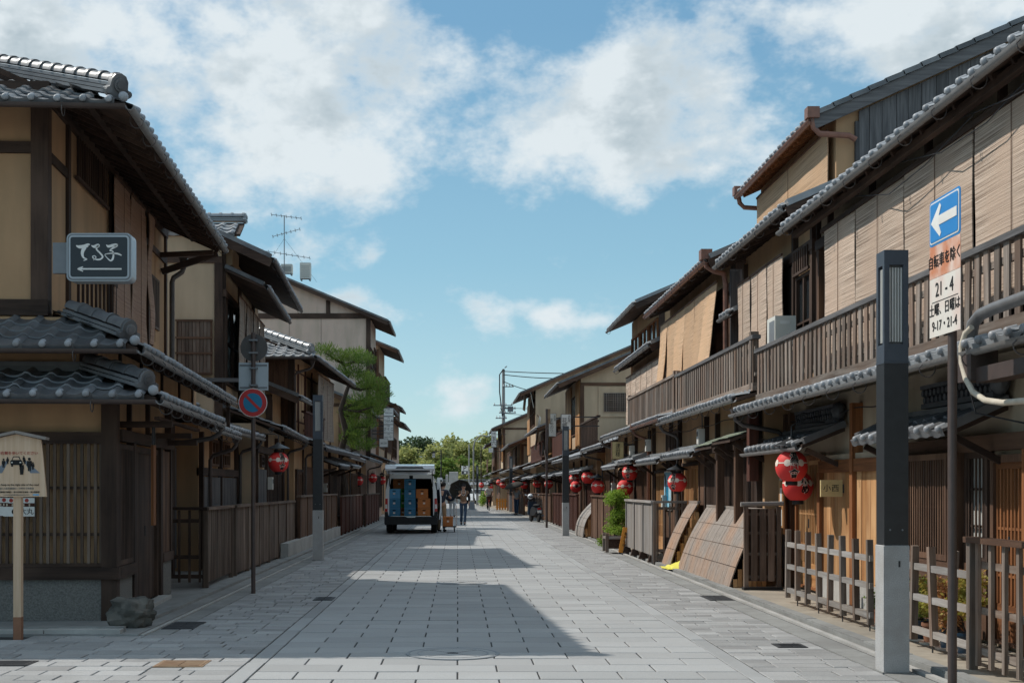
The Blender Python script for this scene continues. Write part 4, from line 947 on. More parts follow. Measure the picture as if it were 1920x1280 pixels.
B5 = machiya('far_tall_house', 'tall narrow house with open upper balcony and hanging cloth, far on the left', 'L', -4.0, 72.0, 78.0, 2.8, .6, .4, 9.2, .62, 22, 8, 'cream_plaster', 'brown_wood', up=[('window', .4, 4.2, {'z': (6.2, 8.0), 'm': 'brown_wood', 'nx': 3}), ('window', 4.4, 5.8, {'z': (6.2, 8.0), 'm': 'brown_wood'}), ('lattice', .4, 5.8, {'z': (3.8, 5.4), 'm': 'brown_wood'})], low=[('lattice', .4, 5.8, {'z': (.4, 2.2), 'm': 'brown_wood', 'step': .16})])
balcony(B5, .2, 5.8, .5, 5.5, 6.2, 'brown_wood', .22, .08, 'brown_wood')
B6 = machiya('far_house', 'two-storey brown house with tiled eaves, next to last on the left', 'L', -4.1, 78.6, 84.0, 2.7, .6, .2, 6.4, .6, 22, 7, 'cream_plaster', 'brown_wood', up=[('lattice', .4, 5, {'z': (3.7, 5.8), 'm': 'brown_wood', 'step': .2, 'w': .08})], low=[('lattice', .4, 5, {'z': (.4, 2.2), 'm': 'brown_wood', 'step': .18})])
B7 = machiya('far_house', 'last house on the left with eaves over its lower corner', 'L', -4.1, 84.6, 95.0, 2.6, .6, .2, 5.7, .55, 22, 7, 'pale_plaster', 'brown_wood', up=[('window', .4, 6, {'z': (3.5, 4.9), 'm': 'brown_wood', 'nx': 4})], low=[('planks', .4, 10, {'z': (.1, 2.2), 'm': 'brown_wood', 'bw': .4})])
# roof-top things on the pale block
def ac_box(px, py, Y, w, hgt, d, label):
    x, z = wx(px, Y), wz(py, Y); t = thing('rooftop_unit', label, 'air conditioner', (x, Y, z))
    cbox('casing', 'ac_white', -w/2, w/2, -d/2, d/2, .08, hgt, t)
    for sx in (-1, 1): cbox('foot', 'grey_metal', sx*w*.4-.03, sx*w*.4+.03, -d/2, d/2, 0, .08, t)
    for k in range(6): cbox('grille_bar', 'grey_metal', -w*.42, w*.42, -d/2-.012, -d/2, .16+k*(hgt-.25)/6, .18+k*(hgt-.25)/6, t)
    return t
ac_box(538, 516, 63.0, .55, .52, .4, 'small rooftop air-conditioning unit beside the aerial')
ac_box(573, 526, 63.0, .52, .85, .4, 'tall pale rooftop unit on the sloping gable roof')
def aerial():
    Y = 62.6; x = wx(533, Y); z0, z1 = wz(512, Y), wz(404, Y)
    t = thing('tv_aerial', 'rooftop television aerial with three tiers of rods', 'aerial', (x, Y, z0)); H_ = z1-z0
    MB().tube([(0, 0, -.4), (0, 0, H_)], .025, 6).build('mast', 'grey_metal', t)
    for zz, ln, n, an in ((H_-.05, .75, 7, .25), (H_-.85, .75, 7, -.5), (H_-1.9, 1.2, 9, .3)):
        m = MB(); d = Vector((math.cos(an), 0, -math.sin(an)*.5))
        c = Vector((.1, 0, zz)); m.tube([c-d*ln, c+d*ln], .014, 5)
        for i in range(n):
            q = c+d*(ln*(2*i/(n-1)-1)); m.tube([q-Vector((.0, .3, 0)), q+Vector((0, .3, 0))], .009, 4); m.tube([q-Vector((0, 0, .09)), q+Vector((0, 0, .09))], .008, 4)
        m.build('rod_array', 'grey_metal', t)
    for sx in (-1, 1): MB().tube([(0, 0, H_*.6), (sx*1.5, .8, -.3)], .006, 4).build('guy_wire', 'wire', t)
aerial()

# ------------------------------------------------------------------ right row
def col_y(px, X): return FPX*X/(px-VX)
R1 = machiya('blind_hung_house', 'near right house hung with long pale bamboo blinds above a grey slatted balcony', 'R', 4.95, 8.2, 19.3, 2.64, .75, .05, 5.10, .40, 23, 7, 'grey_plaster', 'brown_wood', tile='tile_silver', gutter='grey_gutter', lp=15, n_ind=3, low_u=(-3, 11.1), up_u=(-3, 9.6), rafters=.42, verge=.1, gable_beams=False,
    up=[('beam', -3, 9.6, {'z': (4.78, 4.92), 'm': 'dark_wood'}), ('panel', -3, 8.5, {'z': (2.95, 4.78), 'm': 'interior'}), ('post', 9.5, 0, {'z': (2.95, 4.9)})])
h = R1; Y0 = 8.2
for u in (1.5, 3.3, 5.1, 6.9, 8.6): h.box('strut', 'dark_wood', .02, .09, u-.03, u+.03, 4.90, 5.16)
h.box('blind_rail', 'dark_wood', .10, .15, 0, 8.75, 4.86, 4.92)
h.box('purlin', 'dark_wood', .22, .30, 0, 9.6, 4.97, 5.05)
balcony(h, -2.9, 10.85, .50, 2.85, 3.50, 'grey_wood', .198, .105, 'slate_wood', (), .05)
for k, (a, b, z) in enumerate(((.2, 2.05, 3.0), (2.1, 3.75, 3.1), (3.8, 5.6, 3.05), (5.66, 7.3, 3.0), (7.35, 8.62, 3.0))):
    blind(h, a, b, z, 4.87, .13-.006*(k % 2), 'blind_pale', 'long pale bamboo blind on the near right house, %s counting from the right edge' % ('first', 'second', 'third', 'fourth', 'fifth')[k], 'long blinds on the near right house', folds=.008)
# ground floor: plinth, cedar boards, bays, sliding doors
h.box('plinth', 'pale_concrete', -.05, .03, 6.0, 9.1, 0, .33)
planks(h, 7.75, 9.05, .33, 1.70, .02, 'warm_wood', .17); planks(h, 6.0, 7.60, .33, 1.70, .02, 'warm_wood', .18)
h.box('beam', 'amber_wood', -.05, .06, 5.75, 9.16, 1.70, 1.86); h.box('moulding', 'grey_plaster', -.05, .035, 5.75, 9.1, 1.862, 1.93)
h.box('post', 'amber_wood', -.06, .075, 7.62, 7.73, 0, 2.55); h.box('post', 'amber_wood', -.06, .07, 9.07, 9.19, 0, 1.70)
door(h, 9.2, 10.55, .08, 1.95, .0, 'warm_wood', 'lattice', 'amber_wood', 2)
h.box('post', 'brown_wood', -.06, .07, 10.58, 10.72, 0, 2.6); h.box('post', 'brown_wood', -.06, .05, 10.95, 11.08, 0, 2.6)
h.box('panel', 'warm_wood', -.05, .01, 10.72, 10.95, .3, 1.9)
h.box('beam', 'brown_wood', -.05, .065, 2.2, 5.74, 1.84, 1.99)
lattice(h, 4.35, 5.70, .78, 1.84, .16, 'brown_wood', .062, .026, 1); h.box('bay_base', 'brown_wood', -.05, .15, 4.35, 5.70, .55, .775); planks(h, 4.37, 5.68, .08, .55, .12, 'brown_wood', .22)
h.box('bay_side', 'brown_wood', -.05, .155, 4.28, 4.345, .1, 1.84); h.box('bay_side', 'brown_wood', -.05, .155, 5.705, 5.76, .1, 1.84)
lattice(h, 3.72, 4.26, .78, 1.84, .02, 'dark_wood', .075, .025, 2, 'shoji'); h.box('bay_base', 'brown_wood', -.05, .03, 3.72, 4.26, .08, .775)
door(h, 2.9, 3.68, .08, 1.80, .0, 'amber_wood', 'lattice', 'brown_wood', 1)
lattice(h, 1.2, 2.85, .5, 1.84, .02, 'amber_wood', .09, .03, 1); h.box('post', 'amber_wood', -.05, .05, 2.84, 2.92, 0, 1.84)
h.box('plinth', 'pale_concrete', -.05, .03, 10.72, 10.95, 0, .3)
awning(h, 3.35, 6.15, .50, 2.02, .52, 24, 'tile', None); awning(h, 8.15, 11.3, .55, 2.05, .55, 22, 'tile', 'grey_gutter')
for a0, a1, zt in ((3.4, 5.2, 2.32), (8.3, 10.2, 2.34)):
    cr = h.box('crest_course', 'tile_dark', -.02, .10, a0, a1, zt, zt+.05)
    for r_ in range(2):
        for i in range(int((a1-a0)/.11)):
            c = a0+.06+.11*i+.05*(r_ % 2); MB().tube([h.p(-.01, c, zt+.085+.075*r_), h.p(.10, c, zt+.085+.075*r_)], .036, 8).build('crest_tile', 'tile_dark', cr)
    h.box('crest_course', 'tile_dark', -.02, .11, a0, a1, zt+.20, zt+.24)
    MB().ball((h.s*.05, a0-.04, zt+.14), .09, .10, .12).build('crest_end', 'tile_dark', h.root, True)
# pipes and the cream hose high on the right
PD, PZ = -.80, -.22
def pp(o, u, z): return h.p(o, u+PD, z+PZ)
MB().tube([pp(.25, 2.0, 3.62), pp(.5, 2.05, 3.62), pp(.60, 2.08, 3.58), pp(.64, 2.1, 3.48), pp(.64, 2.1, 3.20)], .05, 10).build('drain_pipe', 'pipe_grey', h.root, True, angle=60)
MB().tube([pp(.64, 2.05, 3.17), pp(.66, 2.3, 3.16), pp(.70, 2.75, 3.14), pp(.72, 2.95, 3.12), pp(.74, 3.05, 3.06), pp(.75, 3.08, 2.94), pp(.75, 3.08, 2.86)], .05, 10).build('drain_pipe', 'pipe_grey', h.root, True, angle=60)
pts = [pp(.78, 2.98, 3.02), pp(.80, 3.06, 2.98), pp(.82, 3.09, 2.88), pp(.83, 3.06, 2.74), pp(.84, 2.95, 2.60), pp(.85, 2.78, 2.48), pp(.85, 2.55, 2.40), pp(.84, 2.25, 2.36), pp(.82, 1.8, 2.35), pp(.8, 1.3, 2.36)]
MB().tube(pts, .024, 10).build('hose', 'hose_cream', h.root, True, angle=60)
h.box('gutter_box', 'brown_metal', .62, .84, 2.05, 2.32, 2.36, 2.60); h.box('gutter_box', 'brown_metal', .62, .80, 1.0, 2.05, 2.34, 2.46)
MB().tube([h.p(.82, 2.3, 2.72), h.p(.83, 2.2, 2.45), h.p(.78, 2.1, 2.1), h.p(.5, 1.8, 2.0)], .008, 5).build('cable', 'wire', h.root)
for k in range(3): MB().tube([h.p(.2+.02*k, .5+1.5*k, 5.0-.05*k), h.p(.28, 1.6+1.5*k, 4.72), h.p(.3, 2.6+1.5*k, 4.78-.06*k), h.p(.2, 4.0+1.6*k, 5.0)], .006, 5).build('cable', 'wire', h.root)
ac = thing('air_conditioner', 'white air-conditioning box standing on the balcony between the two slatted fronts', 'air conditioner', h.world(.22, 10.5, 3.52))
cbox('casing', 'ac_white', -.15, .15, -.24, .24, .05, .46, ac); cbox('vent_panel', 'grey_metal', -.155, -.151, -.2, .1, .10, .40, ac); cbox('badge', 'sign_white', -.08, .06, -.244, -.241, .34, .39, ac)
for yy in (-.2, .2): cbox('foot', 'grey_metal', -.14, .14, yy-.03, yy+.03, 0, .05, ac); cbox('stand_leg', 'grey_metal', -.14, -.11, yy-.02, yy+.02, -.58, 0, ac); cbox('stand_leg', 'grey_metal', .11, .14, yy-.02, yy+.02, -.58, 0, ac)

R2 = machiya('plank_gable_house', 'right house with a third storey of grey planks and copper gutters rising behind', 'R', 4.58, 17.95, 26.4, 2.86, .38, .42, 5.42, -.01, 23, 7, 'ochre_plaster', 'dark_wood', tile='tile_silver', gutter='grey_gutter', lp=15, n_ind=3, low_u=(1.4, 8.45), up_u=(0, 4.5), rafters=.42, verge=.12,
    low=[('post', 1.6, 0), ('lattice', 1.7, 3.0, {'z': (.9, 2.1), 'step': .09}), ('post', 3.1, 0), ('lattice', 3.2, 4.6, {'z': (.9, 2.1), 'step': .09}), ('post', 4.7, 0), ('panel', 1.5, 4.8, {'z': (.1, .88), 'm': 'brown_wood'}), ('lattice', 4.8, 5.6, {'z': (.4, 2.0), 'step': .09}), ('post', 5.7, 0), ('panel', 5.75, 6.2, {'z': (.1, 2.2), 'm': 'brown_wood'}), ('door', 6.3, 8.2, {'z': (2.0, 2.0), 'm': 'warm_wood'}), ('beam', 1.4, 8.4, {'z': (2.12, 2.24)}), ('panel', 2.0, 2.9, {'z': (2.3, 2.75), 'm': 'brown_wood'})],
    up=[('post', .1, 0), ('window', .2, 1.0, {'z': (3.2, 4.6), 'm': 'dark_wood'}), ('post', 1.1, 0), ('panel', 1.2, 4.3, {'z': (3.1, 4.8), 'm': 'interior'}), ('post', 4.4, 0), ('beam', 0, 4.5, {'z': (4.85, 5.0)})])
h = R2
gl = h.box('upper_grille', 'dark_wood', -.41, -.37, .15, 1.0, 4.60, 4.64)
for i in range(7): h.box('slat', 'dark_wood', -.40, -.37, .2+.12*i, .24+.12*i, 4.64, 4.95, gl)
balcony(h, 1.3, 8.1, .13, 3.05, 3.74, 'grey_wood', .198, .105, 'slate_wood', (1.45, 8.0), .04)
for k, (a, b) in enumerate(((1.2, 2.1), (2.14, 3.2), (3.3, 4.2))):
    blind(h, a, b, 3.15, 4.98, -.27, 'blind_pale', '%s bamboo blind on the plank-gabled house' % ('nearest', 'middle', 'farthest')[k], 'blinds on the plank-gabled house', folds=.012)
awning(h, 1.7, 3.1, .40, 2.25, .40, 20, 'green_copper'); awning(h, 3.25, 4.7, .38, 2.20, .38, 22, 'green_copper'); awning(h, 5.0, 8.1, .36, 2.12, .36, 20, 'tile_silver', 'grey_gutter')
for u in (2.2, 3.6): h.box('pillar', 'brown_wood', .10, .22, u-.06, u+.06, .75, 2.25)
h.box('pillar', 'red_wood', .02, .16, 1.44, 1.62, 1.6, 2.6)
# third storey set back from the street
s = h.s; o_w, o_e, z_e, p3, u0, u1 = -1.07, -.70, 6.98, R(24.5), 1.15, 5.9
t3 = math.tan(p3); o_r = -5.57
zc = lambda o: z_e+(o_e-o)*t3-.08
MB().prism([(s*(-9.77), 5.0), (s*o_w, 5.0), (s*o_w, zc(o_w)), (s*o_r, zc(o_r)), (s*(-9.77), zc(-1.37))], 1, u0, u1).build('third_storey', 'ochre_plaster', h.root)
slope(h.root, 'roof', h.p(o_e, u0-.16, z_e), (0, 1, 0), (-s, 0, 0), p3, u1-u0+.3, o_e-o_r, n_ind=1, mat='tile_silver', deck='amber_wood_x', gutter='copper', rafters=.24, thick=.03)
slope(h.root, 'roof', h.p(2*o_r-o_e, u0-.16, z_e), (0, 1, 0), (s, 0, 0), p3, u1-u0+.3, o_e-o_r, tiles=False, deck='tile')
for k in range(19):      # stepped verge tiles
    o0 = o_e-k*.26; MB().beam(h.p(o0, u0-.12, zc(o0)+.13), h.p(o0-.28, u0-.12, zc(o0-.28)+.115), .2, .07).build('verge_tile', 'tile', h.root)
MB().beam(h.p(o_e+.02, u0-.16, zc(o_e)-.02), h.p(o_r, u0-.16, zc(o_r)-.02), .04, .17).build('barge_board', 'slate_wood_x', h.root)
gb = h.box('gable_boarding', 'slate_wood', -5.57, -1.39, u0-.03, u0-.002, 5.0, 5.2)
o = -1.39
while o > -5.47:
    w = random.uniform(.15, .24); MB().prism([(s*(o-w+.004), 5.0), (s*(o-.004), 5.0), (s*(o-.004), zc(o)-.12), (s*(o-w+.004), zc(o-w)-.12)], 1, u0-.055+random.uniform(-.006, .006), u0-.031).build('board', 'slate_wood_z', gb); o -= w
h.box('corner_post', 'slate_wood', -1.40, -1.34, u0-.06, u0-.002, 5.0, 6.95); h.box('window_sash', 'pale_wood', -1.34, -1.12, u0-.02, u0-.003, 6.05, 6.12)
blind(h, u0+.1, u1-.1, 5.75, 6.85, -.97, 'blind_orange', 'orange bamboo screen along the third storey under the copper gutter', folds=.004)
for uu in (u0-.14, u1+.1):
    MB().box(s*(o_e+.03)-.09, s*(o_e+.03)+.09, uu-.09, uu+.09, z_e-.02, z_e+.14).build('rain_hopper', 'copper', h.root)
    MB().tube([h.p(o_e+.03, uu, z_e), h.p(o_e+.0, uu, z_e-.16), h.p(o_e-.08, uu, z_e-.24), h.p(o_w-.15, uu, z_e-.27), h.p(o_w-.25, uu, z_e-.33)], .045, 8).build('downspout', 'copper', h.root, True)

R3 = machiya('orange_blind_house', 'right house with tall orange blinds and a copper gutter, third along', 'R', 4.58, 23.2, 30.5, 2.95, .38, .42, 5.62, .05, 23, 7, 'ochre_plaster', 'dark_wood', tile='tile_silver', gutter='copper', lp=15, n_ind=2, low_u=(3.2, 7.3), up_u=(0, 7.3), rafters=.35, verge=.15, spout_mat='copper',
    low=[('post', 3.3, 0), ('window', 3.5, 4.2, {'z': (1.95, 2.7)}), ('post', 4.4, 0), ('lattice', 4.5, 5.0, {'z': (1.95, 2.7)}), ('door', 5.0, 6.6, {'z': (1.9, 1.9), 'm': 'warm_wood'}), ('post', 6.8, 0), ('planks', 3.3, 4.9, {'z': (.1, 1.9), 'm': 'brown_wood'})],
    up=[('post', .1, 0), ('panel', .2, 7.1, {'z': (3.3, 5.0), 'm': 'brown_wood'}), ('beam', 0, 7.3, {'z': (5.1, 5.25)})])
h = R3
ge = h.box('end_boarding', 'slate_wood', -.99, -.35, -.05, -.002, 3.2, 5.45)
for i in range(4): h.box('board', 'slate_wood', -.97+.155*i, -.82+.155*i, -.07-.008*(i % 2), -.051, 3.2, 5.4, ge)
awning(h, -.95, -.1, -.19, 4.55, .3, 24, 'tile_silver', 'grey_gutter', brackets=False)
for k, (a, b) in enumerate(((.5, 1.55), (1.55, 2.65), (2.7, 3.8), (3.8, 4.9), (4.95, 6.0), (6.0, 7.0))):
    blind(h, a, b, 3.45, 5.3, -.21, 'blind_orange', 'tall orange bamboo blind, %s of six on the copper-guttered house' % ('first', 'second', 'third', 'fourth', 'fifth', 'sixth')[k], 'orange blinds on the copper-guttered house', lean=(.22, .12, .05, .10, .05, .16)[k], folds=.012)
balcony(h, 3.0, 10.2, .13, 3.10, 3.78, 'grey_wood', .19, .10, 'grey_wood', (3.1, 10.1), .03)
MB().tube([h.p(.09, -.02, 5.68), h.p(.07, -.02, 5.5), h.p(-.07, .0, 5.42), h.p(-.25, .05, 5.38), h.p(-.29, .06, 5.2), h.p(-.29, .06, 3.3)], .05, 8).build('downspout', 'copper', h.root, True)
h.box('rain_hopper', 'copper', -.01, .19, -.14, .10, 5.62, 5.80)
awning(h, 3.6, 6.8, .36, 2.08, .36, 20, 'tile_silver', 'grey_gutter')

R4 = machiya('low_eave_house', 'right house with low eaves and pale screens behind a slatted balcony', 'R', 4.58, 30.6, 37.0, 2.92, .38, .42, 4.92, -.02, 23, 7, 'ochre_plaster', 'dark_wood', tile='tile_silver', lp=15, n_ind=2, rafters=.4, verge=.1,
    low=[('post', .1, 0), ('lattice', .3, 2.2, {'z': (.6, 2.0), 'm': 'brown_wood'}), ('post', 2.4, 0), ('door', 2.6, 4.2, {'z': (2, 2), 'm': 'brown_wood'}), ('post', 4.4, 0), ('lattice', 4.6, 6.2, {'z': (.6, 2.0), 'm': 'brown_wood'})],
    up=[('post', .1, 0), ('panel', .2, 6.2, {'z': (3.3, 4.5), 'm': 'brown_wood'})])
for k, (a, b) in enumerate(((.2, 2.1), (2.15, 4.1), (4.15, 6.1))): blind(R4, a, b, 3.3, 4.62, -.25, 'blind_pale', '%s pale screen blind on the low-eaved house' % ('first', 'second', 'third')[k], 'screens on the low-eaved house', folds=.006)
awning(R4, .4, 2.6, .36, 2.15, .36, 20, 'tile_silver', 'grey_gutter')
awning(R4, 3.0, 6.1, .40, 2.05, .40, 22, 'tile_silver')
R5 = machiya('set_back_tall_house', 'right house with a set-back open upper room under a projecting roof', 'R', 4.95, 37.4, 43.4, 2.75, .70, .9, 6.85, -.20, 23, 8, 'ochre_plaster', 'dark_wood', tile='tile_silver', lp=20, n_ind=2, verge=.35,
    low=[('post', .1, 0), ('lattice', .3, 2.4, {'z': (.4, 2.0), 'm': 'brown_wood'}), ('door', 2.6, 4.2, {'z': (2, 2), 'm': 'red_wood'}), ('lattice', 4.4, 5.8, {'z': (.4, 2.0), 'm': 'brown_wood'})],
    up=[('window', .2, 1.9, {'z': (5.0, 6.5), 'm': 'amber_wood'}), ('window', 2.1, 3.8, {'z': (5.0, 6.5), 'm': 'amber_wood'}), ('window', 4.0, 5.8, {'z': (5.0, 6.5), 'm': 'amber_wood'})])
R5b = machiya('low_link_house', 'single-storey tiled house with a dark roof-top railing on the right', 'R', 4.68, 43.6, 56.0, 2.6, .48, 2.47, 3.75, -2.07, 20, 7, 'ochre_plaster', 'dark_wood', tile='tile_silver', n_ind=2, gable_beams=False,
    low=[('lattice', .3, 2.8, {'z': (.4, 2.0), 'm': 'red_wood'}), ('post', 3, 0), ('door', 3.2, 4.8, {'z': (2, 2), 'm': 'brown_wood'}), ('post', 5, 0), ('planks', 5.1, 8, {'z': (.1, 2.0), 'm': 'brown_wood'}), ('post', 8.2, 0), ('door', 8.4, 10, {'z': (2, 2), 'm': 'brown_wood'}), ('lattice', 10.2, 12.2, {'z': (.4, 2.0), 'm': 'red_wood'})])
balcony(R5b, .6, 6.4, -.15, 2.95, 3.95, 'dark_wood', .24, .06, 'dark_wood')
awning(R5b, .4, 4.6, .45, 2.05, .42, 20, 'tile_silver'); awning(R5b, 6, 11, .45, 2.05, .42, 20, 'tile_silver')
R6 = machiya('lattice_window_house', 'cream house on the right with a square lattice window in its gable end', 'R', 4.95, 56.4, 64.0, 2.75, .70, .42, 6.05, .52, 23, 8, 'cream_plaster', 'brown_wood', tile='tile', gutter='dark_gutter', n_ind=1, verge=.3,
    low=[('lattice', .3, 3.4, {'z': (.4, 2.1), 'm': 'red_wood'}), ('door', 3.6, 5.2, {'z': (2, 2), 'm': 'brown_wood'}), ('planks', 5.4, 7.4, {'z': (.1, 2.1), 'm': 'brown_wood'})],
    up=[('planks', .1, 2.0, {'m': 'warm_wood', 'bw': .3}), ('window', 2.1, 4.2, {'z': (3.9, 5.7), 'm': 'brown_wood'}), ('planks', 4.3, 7.4, {'m': 'warm_wood', 'bw': .3})])
h = R6
h.box('window_surround', 'cream_plaster', -2.75, -1.25, -.06, -.002, 4.62, 5.95)
wf = h.box('gable_window', 'interior', -2.5, -1.5, -.075, -.061, 4.85, 5.65)
for i in range(11): h.box('bar', 'grey_wood', -2.5+.1*i-.02, -2.5+.1*i+.02, -.10, -.076, 4.83, 5.67, wf)
for i in range(9): h.box('bar', 'grey_wood', -2.52, -1.48, -.125, -.101, 4.85+.1*i-.018, 4.85+.1*i+.018, wf)
h.box('gable_beam', 'red_wood', -8, -.4, -.06, -.002, 2.85, 3.3)
balcony(h, .1, 7.2, .25, 3.0, 4.0, 'red_wood', .2, .17, 'red_wood')
R6b = machiya('small_eave_house', 'small house with stacked tiled eaves beyond the lattice window house', 'R', 4.55, 64.3, 75.0, 2.6, .65, .3, 4.5, .55, 22, 7, 'cream_plaster', 'brown_wood', tile='tile_silver', n_ind=1, up=[('planks', .2, 4, {'m': 'warm_wood', 'bw': .35}), ('window', 4.3, 7, {'m': 'brown_wood'}), ('planks', 7.2, 10.5, {'m': 'brown_wood', 'bw': .3})], low=[('lattice', .3, 5, {'z': (.4, 2.1), 'm': 'red_wood', 'step': .16}), ('door', 5.2, 7, {'z': (2, 2)}), ('planks', 7.2, 10.4, {'z': (.1, 2.1), 'm': 'brown_wood', 'bw': .3})])
balcony(R6b, .2, 10, .3, 3.0, 3.8, 'red_wood', .25, .2, 'red_wood')
R7 = machiya('large_gable_house', 'large plain cream gable standing over the far right row', 'R', 4.25, 75.6, 84.0, 2.7, .6, .3, 7.05, .55, 23, 13, 'cream_plaster', 'brown_wood', tile='tile', n_ind=1, up=[('window', .3, 2.4, {'z': (5.2, 6.8), 'm': 'brown_wood'}), ('window', 2.7, 5.0, {'z': (5.2, 6.8), 'm': 'brown_wood'}), ('planks', 5.3, 8.2, {'z': (3.6, 6.8), 'm': 'warm_wood', 'bw': .35})], low=[('lattice', .3, 8, {'z': (.4, 2.1), 'm': 'red_wood', 'step': .18})], gable_beams=False)
R7b = machiya('far_low_house', 'low house with a small wooden balcony, far right row', 'R', 3.85, 84.3, 96.5, 2.6, .6, .3, 4.3, .5, 22, 7, 'cream_plaster', 'brown_wood', tile='tile_silver', n_ind=1, up=[('planks', .3, 5, {'m': 'warm_wood', 'bw': .4}), ('window', 5.3, 8, {'m': 'brown_wood'}), ('planks', 8.3, 11.9, {'m': 'brown_wood', 'bw': .4})], low=[('lattice', .3, 6, {'z': (.4, 2.1), 'm': 'brown_wood', 'step': .2}), ('planks', 6.4, 11.8, {'z': (.1, 2.1), 'm': 'brown_wood', 'bw': .4})])
R8 = machiya('far_gable_house', 'cream gabled house near the far end of the right row', 'R', 3.2, 96.8, 105.5, 2.6, .6, .2, 5.95, .55, 23, 9, 'cream_plaster', 'brown_wood', tile='tile', n_ind=1, up=[('lattice', .3, 3, {'z': (3.5, 5.6), 'm': 'warm_wood', 'step': .3, 'w': .12}), ('window', 3.3, 5.2, {'z': (3.6, 5.4), 'm': 'brown_wood'}), ('planks', 5.5, 8.4, {'m': 'brown_wood', 'bw': .4})], low=[('planks', .3, 8.3, {'z': (.1, 2.1), 'm': 'brown_wood', 'bw': .4})])
R9 = machiya('far_gable_house', 'last house on the right with a brown balcony over the corner', 'R', 2.85, 105.8, 114.5, 2.5, .5, .2, 5.0, .5, 23, 8, 'cream_plaster', 'brown_wood', tile='tile', n_ind=1, up=[('planks', .3, 8.4, {'m': 'brown_wood', 'bw': .4})], low=[('lattice', .3, 8.3, {'z': (.4, 2.1), 'm': 'brown_wood', 'step': .22})])
for H_, u0, u1, z0 in ((R7b, .3, 6, 2.95), (R9, .3, 5, 2.9)): balcony(H_, u0, u1, .35, z0, z0+.9, 'brown_wood', .25, .18, 'brown_wood')
for H_, sp in ((R6, (.4, 3.4, 5.2, 7.3)), (R6b, (.4, 4.8, 5.8, 10.2)), (R7, (.4, 3.8, 4.2, 8)), (R7b, (.4, 5, 6, 11.5)), (R8, (.4, 4, 4.6, 8.2))):
    for a, b in ((sp[0], sp[1]), (sp[2], sp[3])): awning(H_, a, b, .72+random.uniform(-.1, .05), 2.05+random.uniform(-.06, .1), .62, 20, 'tile_silver')

# service fittings on the right-hand fronts: meters, boxes and slack cables
for H_, u, z in ((R1, 10.83, 1.75), (R2, 5.75, 2.45), (R3, 4.65, 1.2), (R3, 7.05, 2.5), (R4, 2.45, 2.45), (R4, 6.35, 1.5), (R5, 2.45, 2.3)):
    m = H_.box('meter_box', 'ac_white', .02, .14, u-.09, u+.09, z-.14, z+.14); H_.box('meter_window', 'glass', .141, .146, u-.05, u+.05, z, z+.09, m)
    MB().tube([H_.p(.05, u, z+.14), H_.p(.05, u+.03, z+.45), H_.p(.06, u+.1, z+.6)], .012, 6).build('conduit', 'pipe_grey', H_.root)
for H_, u0, u1, z, o in ((R1, 5.8, 11.0, 2.50, .05), (R2, 1.5, 8.3, 2.66, .05), (R3, 3.3, 7.2, 2.78, .06), (R4, .1, 6.3, 2.74, .05), (R2, 1.5, 8.3, 2.34, .07), (R4, .2, 6.2, 2.42, .06)):
    n = 14; MB().tube([H_.p(o+.01*math.sin(i*2.1), u0+(u1-u0)*i/n, z-.05*math.sin(math.pi*((i*3/n) % 1))) for i in range(n+1)], .008, 5).build('cable', 'wire', H_.root)
for H_, u, z, o in ((CH, 4.9, 1.9, -.62), (B2, 2.1, 1.6, .02), (B3, 4.3, 1.5, .02)):
    m = H_.box('meter_box', 'ac_white', o, o+.11, u-.09, u+.09, z-.14, z+.14); H_.box('meter_window', 'glass', o+.111, o+.116, u-.05, u+.05, z, z+.09, m)

# ------------------------------------------------------------------ street lamps
def street_lamp(x, y, label):
    t = thing('street_lamp', label, 'street lamp', (x, y, 0), 0, 'square street lamps along the road')
    w = .098
    MB().chamfer(-w-.006, w+.006, -w-.006, w+.006, -.03, 1.035, .006).build('granite_foot', 'lamp_granite', t)
    cbox('shaft', 'black_metal', -w, w, -w, w, 1.036, 2.52, t)
    cbox('foot_joint', 'concrete', -w-.02, w+.02, -w-.02, w+.02, -.01, .012, t); cbox('collar', 'lamp_blue', -w-.003, w+.003, -w-.003, w+.003, 2.505, 2.522, t); cbox('socket_plug', 'dark_iron', .015, .03, -w-.0085, -w-.006, .86, .91, t)
    for q in (-.05, .05): MB().ball((q, -w, 1.16), .008, .006, .008, 8, 5).build('bolt', 'grey_metal', t, True)
    hd = MB()
    for sx in (-1, 1):
        for sy in (-1, 1): hd.box(min(sx*(w-.042), sx*w), max(sx*(w-.042), sx*w), min(sy*(w-.042), sy*w), max(sy*(w-.042), sy*w), 2.66, 3.30)
    hd.box(-w, w, -w, w, 3.30, 3.42); hd.box(-w, w, -w, w, 2.523, 2.66)
    head = hd.build('lamp_head', 'lamp_blue', t)
    cbox('diffuser', 'pipe_grey', -w+.036, w-.036, -w+.036, w-.036, 2.66, 3.30, head)
    for sgn, ax in ((-1, 1), (-1, 0), (1, 0), (1, 1)):
        for i in range(5):
            c = -w+.052+i*(2*w-.104)/4
            if ax == 1: cbox('louvre', 'louvre', c-.007, c+.007, sgn*(w-.026)-.008, sgn*(w-.026)+.008, 2.68, 3.28, head)
            else: cbox('louvre', 'louvre', sgn*(w-.026)-.008, sgn*(w-.026)+.008, c-.007, c+.007, 2.68, 3.28, head)
    return t
street_lamp(3.545, 10.44, 'tall square street lamp on a granite foot, nearest at right')
street_lamp(wx(595.5, 26.5), 26.6, 'square street lamp on a granite foot in the shade, left kerb')
street_lamp(wx(1061, 40), 40.1, 'square street lamp in front of the low tiled houses, right kerb')
street_lamp(wx(958, 78), 78, 'small square street lamp near the woman with a parasol at right')
street_lamp(wx(895, 109), 109, 'farthest square street lamp near the parked white car')

